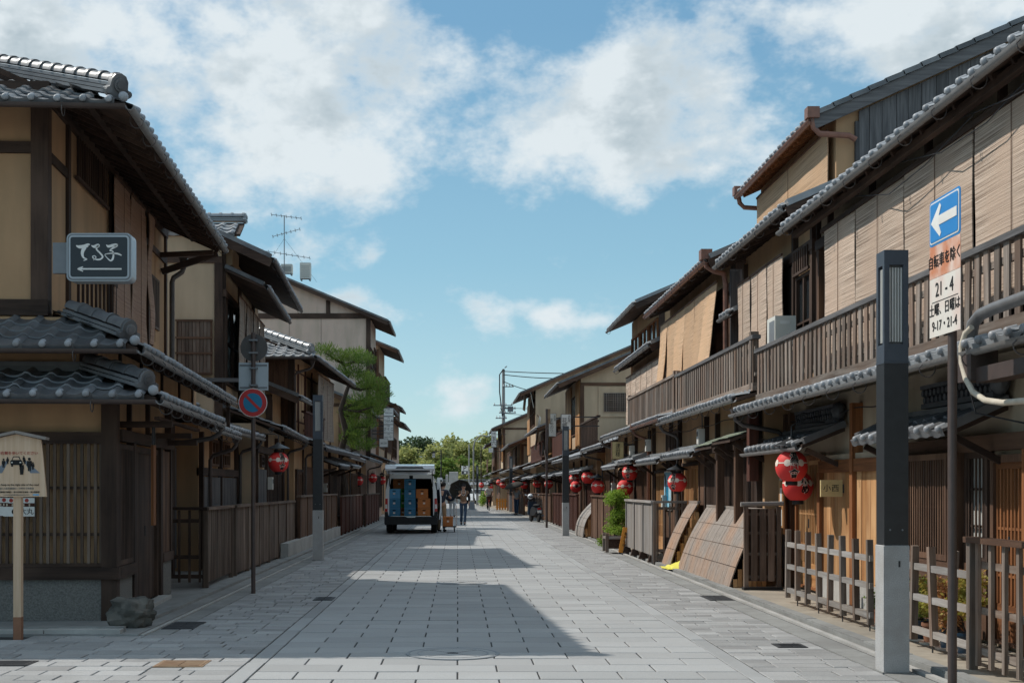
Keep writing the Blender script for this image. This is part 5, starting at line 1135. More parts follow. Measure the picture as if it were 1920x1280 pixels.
# ------------------------------------------------------------------ traffic signs
def disc(r, y, t=.006, n=32): return MB().xform(Matrix()) if False else MB().lathe([(r, 0), (r, t)], n).xform(Matrix.Translation((0, y, 0)) @ Matrix.Rotation(R(90), 4, 'X'))
Y = 18.2; X = wx(475, Y)
t = thing('no_parking_sign', 'round red and blue no-parking sign on a thin brown pole, left kerb', 'traffic sign', (X, Y, 0))
MB().tube([(0, 0, -.05), (0, 0, 3.70)], .031, 12).build('pole', 'brown_metal', t, True)
zc_ = wz(755, Y)
d = thing('dummy', 'x', 'x'); bpy.data.objects.remove(d)
MB().lathe([(.205, 0), (.205, .004)], 36).xform(Matrix.Translation((0, -.04, zc_)) @ Matrix.Rotation(R(90), 4, 'X')).build('plate_rim', 'sign_white', t)
MB().lathe([(.195, 0), (.195, .004)], 36).xform(Matrix.Translation((0, -.045, zc_)) @ Matrix.Rotation(R(90), 4, 'X')).build('red_ring', 'sign_red', t)
MB().lathe([(.135, 0), (.135, .004)], 36).xform(Matrix.Translation((0, -.050, zc_)) @ Matrix.Rotation(R(90), 4, 'X')).build('blue_field', 'sign_cyan', t)
MB().box(-.15, .15, -.0595, -.0550, -.019, .019).xform(Matrix.Translation((0, 0, zc_)) @ Matrix.Rotation(R(45), 4, 'Y')).build('slash', 'sign_red', t)
zb = wz(651, Y)
MB().lathe([(.195, 0), (.195, .006)], 36).xform(Matrix.Translation((0, .06, zb)) @ Matrix.Rotation(R(90), 4, 'X')).build('round_sign_back', 'dark_gutter', t)
cbox('panel_back', 'sign_silver', -.215, .205, .05, .058, wz(731, Y), wz(679, Y), t)
for zz in (zb+.1, zb-.08, wz(690, Y), wz(722, Y)): cbox('clamp', 'grey_metal', -.06, .06, -.036, .05, zz-.012, zz+.012, t)
for zz in (wz(684, Y), wz(726, Y)): cbox('stiffener', 'grey_metal', -.2, .19, .042, .05, zz-.012, zz+.012, t)

t = thing('one_way_sign', 'blue one-way arrow sign with worn time plates on a brown pole, far right', 'traffic sign', (3.66, 9.47, 0))
MB().tube([(0, 0, -.05), (0, 0, 3.62)], .033, 12).build('pole', 'brown_metal', t, True)
def rrect(a, b, c, d, r, n=5):
    pts = []
    for cx, cy, a0 in ((b-r, d-r, 0), (a+r, d-r, 90), (a+r, c+r, 180), (b-r, c+r, 270)):
        for k in range(n+1): th = R(a0+90*k/n); pts.append((cx+r*math.cos(th), cy+r*math.sin(th)))
    return pts
za, zbm = 3.33, 3.675; ya, yb = -.27, .33
MB().prism(rrect(ya, yb, za, zbm, .035), 0, -.046, -.042).build('plate_rim', 'sign_blue', t)
MB().prism(rrect(ya+.018, yb-.018, za+.016, zbm-.016, .028), 0, -.0495, -.0465).build('white_line', 'sign_white', t)
MB().prism(rrect(ya+.032, yb-.032, za+.028, zbm-.028, .022), 0, -.053, -.050).build('blue_field', 'sign_blue', t)
zm = (za+zbm)/2     # arrow points along +Y (up the street side street), i.e. to the left in the picture
MB().prism([(.275, zm), (.10, zm+.125), (.075, zm+.10), (.12, zm+.035), (-.225, zm+.035), (-.225, zm-.035), (.12, zm-.035), (.075, zm-.10), (.10, zm-.125)], 0, -.0565, -.0535).build('arrow', 'sign_white', t)
cbox('orange_plate', 'faded_orange', -.046, -.042, ya, yb, 3.085, 3.328, t); cbox('time_plate', 'worn_white', -.046, -.042, ya, yb, 2.64, 3.082, t)
def left_text(body, size, mat, y, z, **k): return lettering(body, size, mat, t, (-.0485, y, z), FACE_LEFT, **k)
ym = (ya+yb)/2
left_text('自転車を除く', .108, 'black_ink', ym, 3.20); left_text('21 - 4', .15, 'black_ink', ym, 2.985)
left_text('土曜、日曜は', .100, 'black_ink', ym, 2.835); left_text('9-17・21-4', .105, 'black_ink', ym, 2.715)
cbox('rule', 'black_ink', -.0475, -.0465, ya+.04, yb-.05, 2.898, 2.904, t)
for zz in (3.58, 3.42, 3.2, 2.75): cbox('clamp', 'grey_metal', -.042, .036, -.05, .05, zz-.012, zz+.012, t)

# ------------------------------------------------------------------ hanging box sign on the corner house
Y = 14.15; t = thing('hanging_sign', 'black box sign with white brush lettering and arrow on the corner house', 'sign', (wx(186, Y), Y, wz(482, Y)))
W, Hh = .36, .265
MB().prism(rrect(-W, W, -Hh, Hh, .06), 1, 0, .20).build('case', 'sign_silver', t, True)
MB().prism(rrect(-W+.012, W-.012, -Hh+.012, Hh-.012, .052), 1, -.006, -.001).build('bezel', 'grey_metal', t)
MB().prism(rrect(-W+.026, W-.026, -Hh+.026, Hh-.026, .045), 1, -.010, -.0065).build('face_edge', 'sign_silver', t)
MB().prism(rrect(-W+.046, W-.046, -Hh+.046, Hh-.046, .025), 1, -.014, -.0105).build('face', 'sign_black', t)
cbox('bracket', 'grey_metal', -W-.17, -W, .05, .11, -.17, .17, t)
def brush(pts, y=-.0185, k=.00051, ox=900, oz=640):
    """a brush stroke of changing width, drawn in the sign's own units"""
    P = [Vector(((x-ox)*k, (oz-z)*k, 0)) for x, z, w in pts]; n = len(P); Wd = [w*k/2 for x, z, w in pts]
    # smooth the centre line
    Q, S = [], []
    for i in range(n-1):
        p0, p1, p2, p3 = P[max(i-1, 0)], P[i], P[i+1], P[min(i+2, n-1)]
        for a in range(5):
            u = a/5; Q.append(.5*((2*p1)+(p2-p0)*u+(2*p0-5*p1+4*p2-p3)*u*u+(3*p1-p0-3*p2+p3)*u**3)); S.append(Wd[i]*(1-u)+Wd[i+1]*u)
    Q.append(P[-1]); S.append(Wd[-1]); vs = []
    for i, q in enumerate(Q):
        d = (Q[min(i+1, len(Q)-1)]-Q[max(i-1, 0)]).normalized(); nn = Vector((-d.y, d.x, 0))
        for sg in (1, -1): v = q+nn*(S[i]*sg); vs.append((v.x, y, v.y))
    m = MB().add(vs, [(2*i, 2*i+1, 2*i+3, 2*i+2) for i in range(len(Q)-1)])
    m.build('brush_stroke', 'sign_white', t)
brush([(410, 395, 14), (480, 425, 70), (580, 415, 75), (670, 390, 80), (690, 400, 60)]); brush([(600, 430, 90), (560, 500, 78), (545, 580, 62), (575, 660, 34), (645, 690, 18), (600, 712, 22), (565, 722, 8)], -.0190)
brush([(740, 395, 10), (800, 420, 62), (870, 395, 66), (895, 400, 60), (850, 470, 34), (930, 560, 34), (985, 640, 38), (920, 698, 36), (820, 690, 26), (765, 645, 24), (800, 618, 22), (840, 645, 20), (820, 685, 18), (785, 712, 8)])
brush([(1062, 380, 10), (1110, 415, 55), (1200, 395, 62), (1275, 385, 66), (1285, 405, 50), (1210, 450, 40), (1140, 505, 22), (1200, 520, 30), (1220, 590, 36), (1200, 690, 46), (1150, 722, 30), (1080, 660, 18), (1035, 605, 14), (1060, 580, 16), (1180, 565, 22), (1300, 572, 38), (1385, 605, 28), (1388, 612, 8)], -.0190)
brush([(500, 902, 34), (900, 902, 34), (1395, 902, 34)]); brush([(560, 855, 20), (480, 890, 36), (440, 902, 16)], -.0190); brush([(560, 955, 20), (480, 914, 36), (440, 902, 16)], -.0195)

# ------------------------------------------------------------------ notice board, posters, rock, hanging plank
Y = 12.68; t = thing('notice_board', 'pale wooden roofed notice board with road-sharing pictures, lower left corner', 'notice board', (wx(32, Y), Y, 0))
cbox('post', 'board_wood', -.038, .038, .0, .07, .22, 1.42, t); cbox('post_foot', 'terracotta', -.039, .039, -.001, .071, -.03, .22, t)
MB().prism([(-.30, 1.412), (.30, 1.412), (.245, 1.975), (0, 2.03), (-.245, 1.975)], 1, -.022, -.002).build('board', 'board_wood_z', t)
for sx in (-1, 1): MB().beam((0, -.012, 2.05), (sx*.305, -.012, 1.985), .12, .026).build('roof_board', 'pale_wood_x', t)
def bt(body, size, mat, x, z, **k): return lettering(body, size, mat, t, (x, -.0245, z), FACE_CAM, **k)
bt('道路の右側を歩いてください', .037, 'red_ink', -.025, 1.84); bt('Please keep to the right side of the road', .0275, 'black_ink', 0, 1.53)
bt('請行人靠右側通行・보행자 우측통행', .022, 'grey_ink', 0, 1.492); bt('祇園町南側地区協議会・東山交通安全協会・東山警察署', .0185, 'black_ink', 0, 1.457); bt('このかんばんは地域の安全のためのものです', .013, 'grey_ink', 0, 1.43)
cbox('logo_patch', 'crate_sky', .165, .225, -.0245, -.0228, 1.425, 1.438, t)
for sx in (-1, 1): MB().prism([(sx*.07, 1.775), (sx*.09, 1.775), (sx*.235, 1.645), (sx*.14, 1.645)], 1, -.0240, -.0226).build('pavement_mark', 'bag_grey', t)
def man(x, z, s):
    m = MB(); y0, y1 = -.0262, -.0243
    m.prism([(x+s*.11*math.cos(2*math.pi*k/10), z+s*.88+s*.11*math.sin(2*math.pi*k/10)) for k in range(10)], 1, y0, y1)
    m.prism([(x-s*.17, z+s*.75), (x+s*.17, z+s*.75), (x+s*.2, z+s*.38), (x+s*.12, z+s*.36), (x+s*.11, z), (x+.02*s, z), (x, z+s*.36), (x-s*.02, z), (x-s*.11, z), (x-s*.12, z+s*.36), (x-s*.2, z+s*.38)], 1, y0, y1)
    m.build('walker_mark', 'black_ink', t)
for a in ((-.085, 1.735, .07), (-.125, 1.70, .09), (.075, 1.755, .06), (.085, 1.735, .055), (.13, 1.665, .135), (.165, 1.68, .075), (-.20, 1.66, .13)): man(*a)
m = MB(); m.prism([(-.055, 1.725), (.055, 1.725), (.06, 1.765), (.045, 1.775), (.03, 1.81), (-.03, 1.81), (-.045, 1.775), (-.06, 1.765)], 1, -.0262, -.0243); m.box(-.05, -.03, -.0262, -.0243, 1.71, 1.725); m.box(.03, .05, -.0262, -.0243, 1.71, 1.725); m.build('car_mark', 'black_ink', t)
MB().prism([(-.036, 1.775), (.036, 1.775), (.024, 1.802), (-.024, 1.802)], 1, -.0275, -.0265).build('car_window_mark', 'board_wood_x', t)
for sx in (-1, 1): cbox('car_light_mark', 'sign_white', sx*.042-.008, sx*.042+.008, -.0278, -.0265, 1.745, 1.755, t)
man(.055, 1.64, .115); MB().prism([(.04, 1.63), (.07, 1.63), (.075, 1.69), (.035, 1.69)], 1, -.0285, -.0265).build('scooter_mark', 'black_ink', t)
p = CH.world(-1.35, -.03, 0)
for k, (x, z, w, hgt, lab) in enumerate(((-5.08, 1.29, .19, .20, 'white poster with red print on the lattice, at the frame edge'), (-4.87, 1.285, .34, .205, 'white poster with black lettering on the lattice behind the notice board'))):
    q = thing('poster', lab, 'poster', (x, 14.3+(x+3.83)*.0577-.027, z), R(3.3)); ww = w/2
    cbox('sheet', 'sign_white', -ww, ww, -.003, 0, -hgt/2, hgt/2, q); cbox('printed_band', 'red_wood', -ww, ww, -.0045, -.0035, .005, .045, q)
    if k: lettering('大丸', .075, 'black_ink', q, (.085, -.0050, -.052)); MB().lathe([(.03, 0), (.03, .001)], 20).xform(Matrix.Translation((-.05, -.0035, -.05)) @ Matrix.Rotation(R(90), 4, 'X')).build('round_mark', 'black_ink', q)
    for i in range(5): cbox('figure_mark', 'cloth_beige', -ww+.03+i*w/5.5, -ww+.045+i*w/5.5, -.006, -.005, .010, .038, q)
    for i in range(2): MB().lathe([(.022, 0), (.022, .001)], 16).xform(Matrix.Translation((-ww*.5+i*ww, -.0035, .075)) @ Matrix.Rotation(R(90), 4, 'X')).build('flower_mark', 'red_ink', q)
rk = thing('corner_rock', 'rough dark boulder guarding the corner of the house', 'rock', (wx(242, 13.5), 13.62, 0))
m = MB().ball((0, 0, .17), .215, .17, .19, 40, 28)
def rockv(p):
    v = Vector(p); w = v.copy(); k = 1.0
    k += .38*mnoise.noise(w*6+Vector((3.3, 7.1, 1.7)))+.22*mnoise.noise(w*14+Vector((9, 2, 4)))+.10*mnoise.noise(w*34)
    r = (v-Vector((0, 0, .15)))*k*1.08; r.z = max(r.z+.15, 0.0)+.012
    q = .30+.05*mnoise.noise(w*9+Vector((1, 1, 8)))
    if r.z > q: r.z = q+(r.z-q)*.35
    return tuple(r)
m.v = [rockv(p) for p in m.v]; m.build('stone', 'rock', rk, True, angle=25)
q = thing('hanging_plank', 'long brown name plank hung beside the corner house door', 'sign', CH.world(.30, .72, 1.06), R(3.3))
cbox('plank', 'amber_wood', -.015, .015, -.085, .085, 0, .94, q); cbox('hook', 'dark_iron', -.01, .01, -.06, -.04, .92, 1.22, q); cbox('hook', 'dark_iron', -.01, .01, .04, .06, .92, 1.22, q)

# ------------------------------------------------------------------ lanterns
LR = .21
def lantern_r(z): return LR*math.sqrt(max(.0, 1-(z/(LR*.98))**2*.86))
def lantern(px, py, Y, label, chars='温習會', face=0, shade=True, scale=1.0, grp='red paper lanterns'):
    """face = turn of the lettering, degrees from facing the camera (+ = towards the right)"""
    x, z = wx(px, Y), wz(py, Y)
    t = thing('paper_lantern', label, 'lantern', (x, Y, z), 0, grp); t.scale = (scale,)*3
    prof = []; n = 26; zt = LR*.93
    for i in range(n+1):
        zz = -zt+2*zt*i/n; prof.append((lantern_r(zz)*(1 if i % 2 else .988), zz))
    MB().lathe(prof, 28).build('paper_body', 'lantern_red', t, True, angle=80)
    MB().lathe([(.09, zt-.01), (.09, zt+.05), (.075, zt+.055), (.075, zt)], 18).build('top_ring', 'black_plastic', t, True)
    MB().lathe([(.075, -zt-.055), (.078, -zt-.05), (.078, -zt+.01), (.06, -zt+.01)], 18).build('bottom_ring', 'black_plastic', t, True)
    def wrap(pts, off):
        out = []
        for tx, tz in pts:
            r = lantern_r(tz)+off; a = tx/LR+R(face); out.append((r*math.sin(a), -r*math.cos(a), tz))
        return out
    def patch(poly, off, name, mat):
        w = wrap(poly, off); MB().add(w, [tuple(range(len(w)))]).build(name, mat, t)
    zb_ = .045
    for k in range(7):
        a = (k+.5)*2*math.pi/7*LR
        if chars and abs(((a/LR+math.pi) % (2*math.pi))-math.pi) < .40: continue
        m = MB(); c = [(a, zb_)]+[(a+.046*math.cos(2*math.pi*q/16), zb_+.046*math.sin(2*math.pi*q/16)) for q in range(16)]
        m.add(wrap(c, .003), [(0, 1+q, 1+(q+1) % 16) for q in range(16)]); m.build('round_crest', 'cream_dot', t)
    m = MB()
    for k in range(28):
        a0, a1 = k*2*math.pi/28*LR, (k+1)*2*math.pi/28*LR
        m.add(wrap([(a0, zb_-.008), (a1, zb_-.008), (a1, zb_+.008), (a0, zb_+.008)], .002), [(0, 1, 2, 3)])
    m.build('crest_line', 'cream_dot', t)
    if chars:
        nc = len(chars); size = min(.125, .36/nc)
        for off, o2, mat in ((.008*size/.1, .005, 'cream_dot'), (.003*size/.1, .0085, 'black_ink')):
            for i, ch in enumerate(chars):
                me = text_mesh(ch, size, mat, offset=off); zc = (nc-1)/2*size*.92-i*size*.92
                co = [v.co.copy() for v in me.vertices]; w = wrap([(v.x, v.y+zc+.005) for v in co], o2+.001*i)
                for v, q in zip(me.vertices, w): v.co = q
                link('lettering' if mat == 'black_ink' else 'lettering_outline', me, t)
    if shade:
        MB().lathe([(.035, zt+.20), (.05, zt+.17), (.14, zt+.13), (.235, zt+.085), (.238, zt+.075), (.13, zt+.115), (.03, zt+.15)], 24).build('metal_shade', 'black_metal', t, True)
        for a in range(3): th = a*2.1; MB().tube([(.08*math.cos(th), .08*math.sin(th), zt+.04), (.10*math.cos(th), .10*math.sin(th), zt+.13)], .006, 5).build('strut', 'black_metal', t)
        MB().tube([(0, 0, zt+.18), (0, 0, zt+.30)], .012, 6).build('hanger', 'black_metal', t)
    else: MB().tube([(0, 0, zt+.04), (0, 0, zt+.16)], .01, 6).build('hanger', 'black_metal', t)
    return t
lantern(1484, 874, 16.9, 'red paper lantern with three black characters, largest, under a grey shade at right', '温習會', -4)
lantern(1496, 911, 17.75, 'red lantern hanging just behind and below the largest one', '小め', 14, False)
lantern(1270, 904, 24.9, 'single red lantern beside the pale blue poster', '温習會', -38, scale=.9)
lantern(1181, 886, 31.8, 'upper red lantern above the leafy bush', '温習會', -25, scale=.92)
lantern(1172, 914, 33.0, 'lower red lantern half behind the leafy bush', '', 0, False)
lantern(1102, 895, 43.2, 'red lantern just right of the second right lamp post, upper', '小', 30)
lantern(1121, 912, 39.8, 'darker red lantern below the eave, right of its upper neighbour', '', 0)
lantern(1077, 898, 47.5, 'red lantern touching the second right lamp post', '温習會', -20)
lantern(1080, 912, 46.5, 'lower red lantern behind the second right lamp post', '津', 0, False)
for k, (px, py, Y, lab) in enumerate(((1029, 907, 62, 'small red lantern beside the brown sign pole'), (1007, 906, 66, 'small red lantern right of the parasol woman'), (983, 909, 72, 'small red lantern just above the parasol'),
        (963, 907, 80, 'tiny red lantern behind the third right lamp post'), (943, 909, 86, 'tiny red lantern above the orange barrier'), (936, 904, 89, 'tiny upper red lantern left of the orange barrier'), (920, 911, 97, 'tiny red lantern above the cyclist'), (903, 909, 103, 'tiniest red lantern beside the white car'))):
    lantern(px, py, Y, lab, '', 0, k % 2 == 0)
lantern(522, 866, 26.0, 'red lantern with black characters under a dark shade, left side', '温習會', 32)
lantern(672, 901, 56.0, 'small red lantern in the shade left of the van', '', 20)
lantern(699, 896, 62.0, 'small red lantern half hidden close to the van', '', 20, False)
lantern(716, 900, 66.0, 'small red lantern right beside the van roof pillar', '', 20)
# bracket arms that carry the two nearest
for H_, o0, px, py, Y in ((R1, 0, 1484, 874, 16.9), (CH, 0, 522, 866, 26.0)):
    x, z = wx(px, Y), wz(py, Y)+.50
    q = thing('lantern_bracket', 'black scroll bracket holding the %s lantern' % ('largest right' if px > 900 else 'left shaded'), 'bracket', (x, Y, z)); sx = 1 if px > 900 else -1
    MB().tube([(0, 0, -.02), (0, 0, .03), (.06*sx, 0, .07), (.6*sx, 0, .09)], .011, 6).build('arm', 'dark_iron', q, True)
    MB().tube([(.15*sx+.06*math.cos(a)*(1-a/14), 0, .15+.06*math.sin(a)*(1-a/14)) for a in [k*.6 for k in range(16)]], .009, 6).build('scroll', 'dark_iron', q, True)

# ------------------------------------------------------------------ fences
def slat_fence(name, label, x0, y0, x1, y1, z0, z1, mat, step, w, t=.02, rails=(.25, .75), cap=True, post=1.2, capmat=None, cat='fence', behind=1, lean=.0, solid=False, group=None, foot=True):
    L_ = math.hypot(x1-x0, y1-y0); a = math.atan2(y1-y0, x1-x0)
    q = thing(name, label, cat, (x0, y0, 0), a, group)
    n = max(1, int(L_/step))
    for i in range(n+0):
        c = (i+.5)*L_/n; o = cbox('picket', mat, c-w/2, c+w/2, -t/2, t/2, z0, z1-.005, q)
        if lean: o.rotation_euler = (0, random.uniform(-lean, lean), random.uniform(-.02, .02))
    for r in rails: zz = z0+(z1-z0)*r; cbox('rail', mat, .0, L_, behind*(t/2+.001), behind*(t/2+.035), zz-.028, zz+.028, q)
    if cap: cbox('cap_rail', capmat or mat, -.04, L_+.04, -.05, .06, z1, z1+.045, q)
    if post:
        k = max(1, round(L_/post))
        for i in range(k+1):
            c = i*L_/k; cbox('post', mat, c-.035, c+.035, behind*.002-.032, behind*.002+.036, 0.0 if foot else z0, z1-.001, q)
    return q
XF = -3.72
slat_fence('slat_fence', 'short dark slatted fence end facing the camera beside the corner house', -4.35, 18.95, -3.74, 18.95, .10, 1.17, 'dark_wood', .14, .035, rails=(.08, .35, .85), post=.6)
slat_fence('slat_fence', 'dark slatted fence along the left kerb just after the corner house', XF, 18.95, XF-.03, 21.2, .10, 1.17, 'old_wood', .085, .045, rails=(.08, .85), post=2.2, lean=.012)
slat_fence('slat_fence', 'long dark board fence behind the no-parking pole', XF-.02, 21.5, XF-.04, 29.3, .06, 1.17, 'old_wood', .16, .15, rails=(.1, .85), post=1.3)
slat_fence('slat_fence', 'brown board fence on a concrete base beside the left lamp', -3.66, 29.6, -3.66, 38.5, .34, 1.28, 'brown_wood', .2, .19, rails=(.1, .9), post=1.4, capmat='old_wood')
cb = thing('fence_base', 'low concrete base wall under the brown board fence', 'wall', (-3.6, 26.9, 0)); 
for i in range(4): cbox('block', 'pale_concrete', -.12, .04, .0+i*3.0, 2.99+i*3.0, 0, .33, cb)
slat_fence('slat_fence', 'reddish board fence before the van, left kerb', -3.56, 39.2, -3.56, 47.5, .10, 1.22, 'red_wood', .22, .205, rails=(.1, .9), post=1.4, capmat='old_wood')
slat_fence('slat_fence', 'second reddish board fence half behind the van', -3.52, 49.0, -3.52, 57.0, .10, 1.22, 'red_wood', .24, .22, rails=(.1, .9), post=1.6, capmat='old_wood')
slat_fence('slat_fence', 'dark lattice gate between the two reddish fences', -3.9, 48.2, -3.5, 48.2, .10, 1.2, 'dark_wood', .12, .05, post=.4)
# right, nearest: weathered open fence of square pickets
def open_fence(y0, y1, x, label, leanpick=0, z1=.97, step=.455):
    q = thing('picket_fence', label, 'fence', (x, y0, 0)); n = max(2, round((y1-y0)/step))
    for i in range(n+1):
        c = (y1-y0)*i/n; o = cbox('picket', 'grey_wood', -.030, .030, c-.030, c+.030, .10, z1+random.uniform(-.008, .008), q)
        o.rotation_euler = (random.uniform(-.03, .03)*(1+leanpick), random.uniform(-.015, .015), random.uniform(-.05, .05))
        if i % 2 == 0: MB().tube([(0, c, -.0+.035), (0, c, .12)], .008, 5).build('pin', 'dark_iron', q)
    for zz in (.78, .50, .20): cbox('rail', 'pale_wood', -.022, .018, -.06, y1-y0+.06, zz-.03, zz+.03, q)
open_fence(13.1, 16.35, 4.22, 'open weathered picket fence behind the nearest right lamp post')
open_fence(10.45, 12.75, 4.22, 'second open picket fence with leaning pickets in front of the potted plants', 2)
slat_fence('slat_fence', 'taller grey slatted fence with a cap rail at the right frame edge', 4.16, 8.6, 4.16, 10.35, .08, 1.06, 'grey_wood', .22, .05, .03, rails=(.12, .45, .82), capmat='brown_wood', post=1.75, behind=-1)
# wing fence across the pavement
q = thing('wing_fence', 'dark upright panel fence with a log cap, between the curved skirt and the house door', 'fence', (4.38, 18.4, 0))
for c in (-.235, .235): cbox('post', 'old_wood', c-.03, c+.03, -.03, .03, .03, 1.23, q)
for c in (-.12, .005, .125): cbox('board', 'old_wood', c-.045, c+.045, -.022, -.002, .16, 1.20, q)
for c in (-.18, -.06, .065, .185): cbox('board', 'brown_wood', c-.045, c+.045, .026, .046, .16, 1.20, q)
for zz in (.22, .55, .85, 1.12): cbox('rail', 'old_wood', -.205, .205, -.001, .025, zz-.02, zz+.02, q)
MB().tube([(-.31, 0, 1.262), (.30, 0, 1.275)], .034, 10).build('log_cap', 'pale_wood_x', q, True)
cbox('sill', 'black_plastic', -.28, .28, -.08, .08, -.0+.035, .075, q)
# grey screen with block feet
slat_fence('screen_fence', 'grey board screen standing on dark block feet, sunny right kerb', 3.84, 25.1, 3.84, 29.0, .17, 1.20, 'pale_wood', .125, .119, rails=(.1, .9), post=1.3, capmat='pale_wood', behind=-1)
slat_fence('screen_fence', 'open slatted return of the grey board screen, facing the camera', 3.86, 25.05, 4.45, 25.05, .17, 1.20, 'grey_wood', .10, .028, rails=(.1, .9), post=.6, capmat='pale_wood')
for i in range(4):
    b = thing('block_foot', ('nearest', 'second nearest', 'second farthest', 'farthest')[i]+' dark wooden block foot under the grey board screen', 'block', (3.83, 25.15+1.25*i, 0), 0, 'block feet of the grey screen')
    MB().prism([(-.10, .036), (.10, .036), (.055, .18), (-.055, .18)], 1, -.05, .05).build('block', 'dark_wood_x', b)
slat_fence('slat_fence', 'dark board fence beside the leafy bush', 3.95, 31.5, 3.90, 37.0, .08, 1.25, 'brown_wood', .16, .15, rails=(.1, .9), post=1.3, behind=-1)
slat_fence('slat_fence', 'short fence end with an opening, left of the dark board fence', 3.90, 37.05, 4.5, 37.05, .08, 1.25, 'brown_wood', .2, .05, rails=(.1, .5, .9), post=.6)
slat_fence('slat_fence', 'reddish picket fence behind the second right lamp post', 3.9, 41.6, 3.9, 52.0, .08, 1.25, 'red_wood', .17, .10, rails=(.1, .5, .9), post=1.5, behind=-1)
slat_fence('slat_fence', 'brown fence behind the parked scooter', 3.95, 54, 3.8, 66, .08, 1.2, 'brown_wood', .22, .2, rails=(.1, .9), post=2, behind=-1)
slat_fence('slat_fence', 'far brown fence behind the parasol woman', 3.6, 69, 3.2, 82, .08, 1.2, 'brown_wood', .26, .22, rails=(.1, .9), post=3, behind=-1)
# curved board skirts against the walls
def skirt(y0, y1, x0, x1, z1, label, mat='skirt_wood', sides=True, bow=.12, bw=.115):
    q = thing('curved_skirt', label, 'skirt', (x0, y0, 0)); N_ = 8
    def pt(k): a = k/N_; return (x1-x0)*a-bow*math.sin(math.pi*a)*.9, .036+(z1-.036)*(a**.95)
    n = round((y1-y0)/bw); L_ = y1-y0
    m0 = MB()
    for k in range(N_):
        (xa, za), (xb, zb2) = pt(k), pt(k+1); m0.add([(0, -bw/2+.003, 0)]*0, [])
    vs = []; fs = []
    for k in range(N_+1):
        x, z = pt(k)
        for dx, dy in ((0, -bw/2+.0012), (0, bw/2-.0012), (.018, bw/2-.0012), (.018, -bw/2+.0012)): vs.append((x+dx, dy, z))
    for k in range(N_):
        for j in range(4): fs.append((k*4+j, k*4+(j+1) % 4, (k+1)*4+(j+1) % 4, (k+1)*4+j))
    fs += [(3, 2, 1, 0), tuple(N_*4+j for j in range(4))]
    me = MB().add(vs, fs).mesh('board', mat+'_z')
    for i in range(n): link('board', me, q, (random.uniform(-.003, .003), (i+.5)*L_/n, 0))
    for k in (2, 4, 6):
        x, z = pt(k); cbox('batten', 'old_wood', x-.006, x-.001, 0, L_, z-.004, z+.004, q)
    x, z = pt(N_); cbox('top_rail', mat, x-.01, x+.05, 0, L_, z-.005, z+.035, q)
    if sides:
        for yy in (.012, L_-.012):
            for i in range(7):
                a = (i+.7)/7.6*(x1-x0)
                kk = max(k for k in range(N_+1) if pt(k)[0] <= a or k == 0); zt = pt(min(kk, N_))[1]-.03
                if zt > .12: cbox('side_cane', 'warm_wood', a+.02, a+.02+(x1-x0)/8.5, yy-.008, yy+.008, .04, zt, q)
    return q
skirt(18.75, 23.1, 3.97, 4.50, 1.16, 'large curved board skirt, brown and sun-bleached, at the foot of the right house', bow=.055)
skirt(23.75, 24.7, 3.93, 4.46, 1.22, 'narrow curved board skirt with cane side, beside the yellow cloth', bow=.05)
skirt(38.0, 40.6, 3.72, 4.3, 1.1, 'pale curved skirt between the dark fences by the second right lamp', 'pale_wood', bow=.18)
yc = thing('yellow_cloth', 'crumpled bright yellow cloth lying at the foot of the narrow skirt', 'cloth', (3.80, 23.42, .036))
m = MB(); n = 14
vs = []
for i in range(n+1):
    for k in range(n+1):
        u, v = i/n, k/n; edge = min(u, 1-u, v, 1-v)
        z = (.16*max(0, u-.15)+.05*mnoise.noise(Vector((u*4, v*4, 2))))*min(1, edge*5)+.012*(mnoise.noise(Vector((u*9, v*9, 5)))+1)*min(1, edge*8)
        vs.append((u*.46-.05+.05*mnoise.noise(Vector((v*3, 1, 0))), v*.9-.45+.06*mnoise.noise(Vector((u*3, 4, 0))), max(.002, z)))
m.add(vs, [(i*(n+1)+k, (i+1)*(n+1)+k, (i+1)*(n+1)+k+1, i*(n+1)+k+1) for i in range(n) for k in range(n)]); m.build('cloth', 'yellow_cloth', yc, True, angle=60)

# ------------------------------------------------------------------ leaves: plants, bush, pine, far trees
def leaf_cloud(name, mat, parent, clumps, n, size, ratio=.55, seed=1, droop=.3, needle=False, fill=.55):
    """many small leaf faces spread through several clumps (centre, radii)"""
    rnd = random.Random(seed); vs = []; fs = []
    wts = [c[3]*c[4]*c[5] for c in clumps]; tot = sum(wts)
    for c, w in zip(clumps, wts):
        k = max(8, int(n*w/tot))
        for _ in range(k):
            while True:
                d = Vector((rnd.uniform(-1, 1), rnd.uniform(-1, 1), rnd.uniform(-1, 1)))
                if .05 < d.length < 1: break
            r = rnd.random()**(fill); d = d.normalized()*r*(1+.18*mnoise.noise(d*3+Vector(c[:3])))
            p = Vector((c[0]+d.x*c[3], c[1]+d.y*c[4], c[2]+d.z*c[5]))
            if needle: a = (Vector((d.x, d.y, abs(d.z)+.6))+Vector((rnd.gauss(0, .45), rnd.gauss(0, .45), rnd.gauss(0, .3)))).normalized()
            else: a = (Vector((rnd.gauss(0, 1), rnd.gauss(0, 1), rnd.gauss(0, .6)-droop))).normalized()
            b = a.cross(Vector((rnd.gauss(0, 1), rnd.gauss(0, 1), rnd.gauss(0, 1)))).normalized(); s_ = size*rnd.uniform(.65, 1.35)
            o = len(vs); b = b*(s_*ratio*.5)
            vs += [p-b*.2, p+a*s_*.5-b, p+a*s_, p+a*s_*.5+b]; fs.append((o, o+1, o+2, o+3))
    me = bpy.data.meshes.new(name); me.from_pydata([tuple(v) for v in vs], [], fs); me.materials.append(MATS[mat])
    return link(name, me, parent)
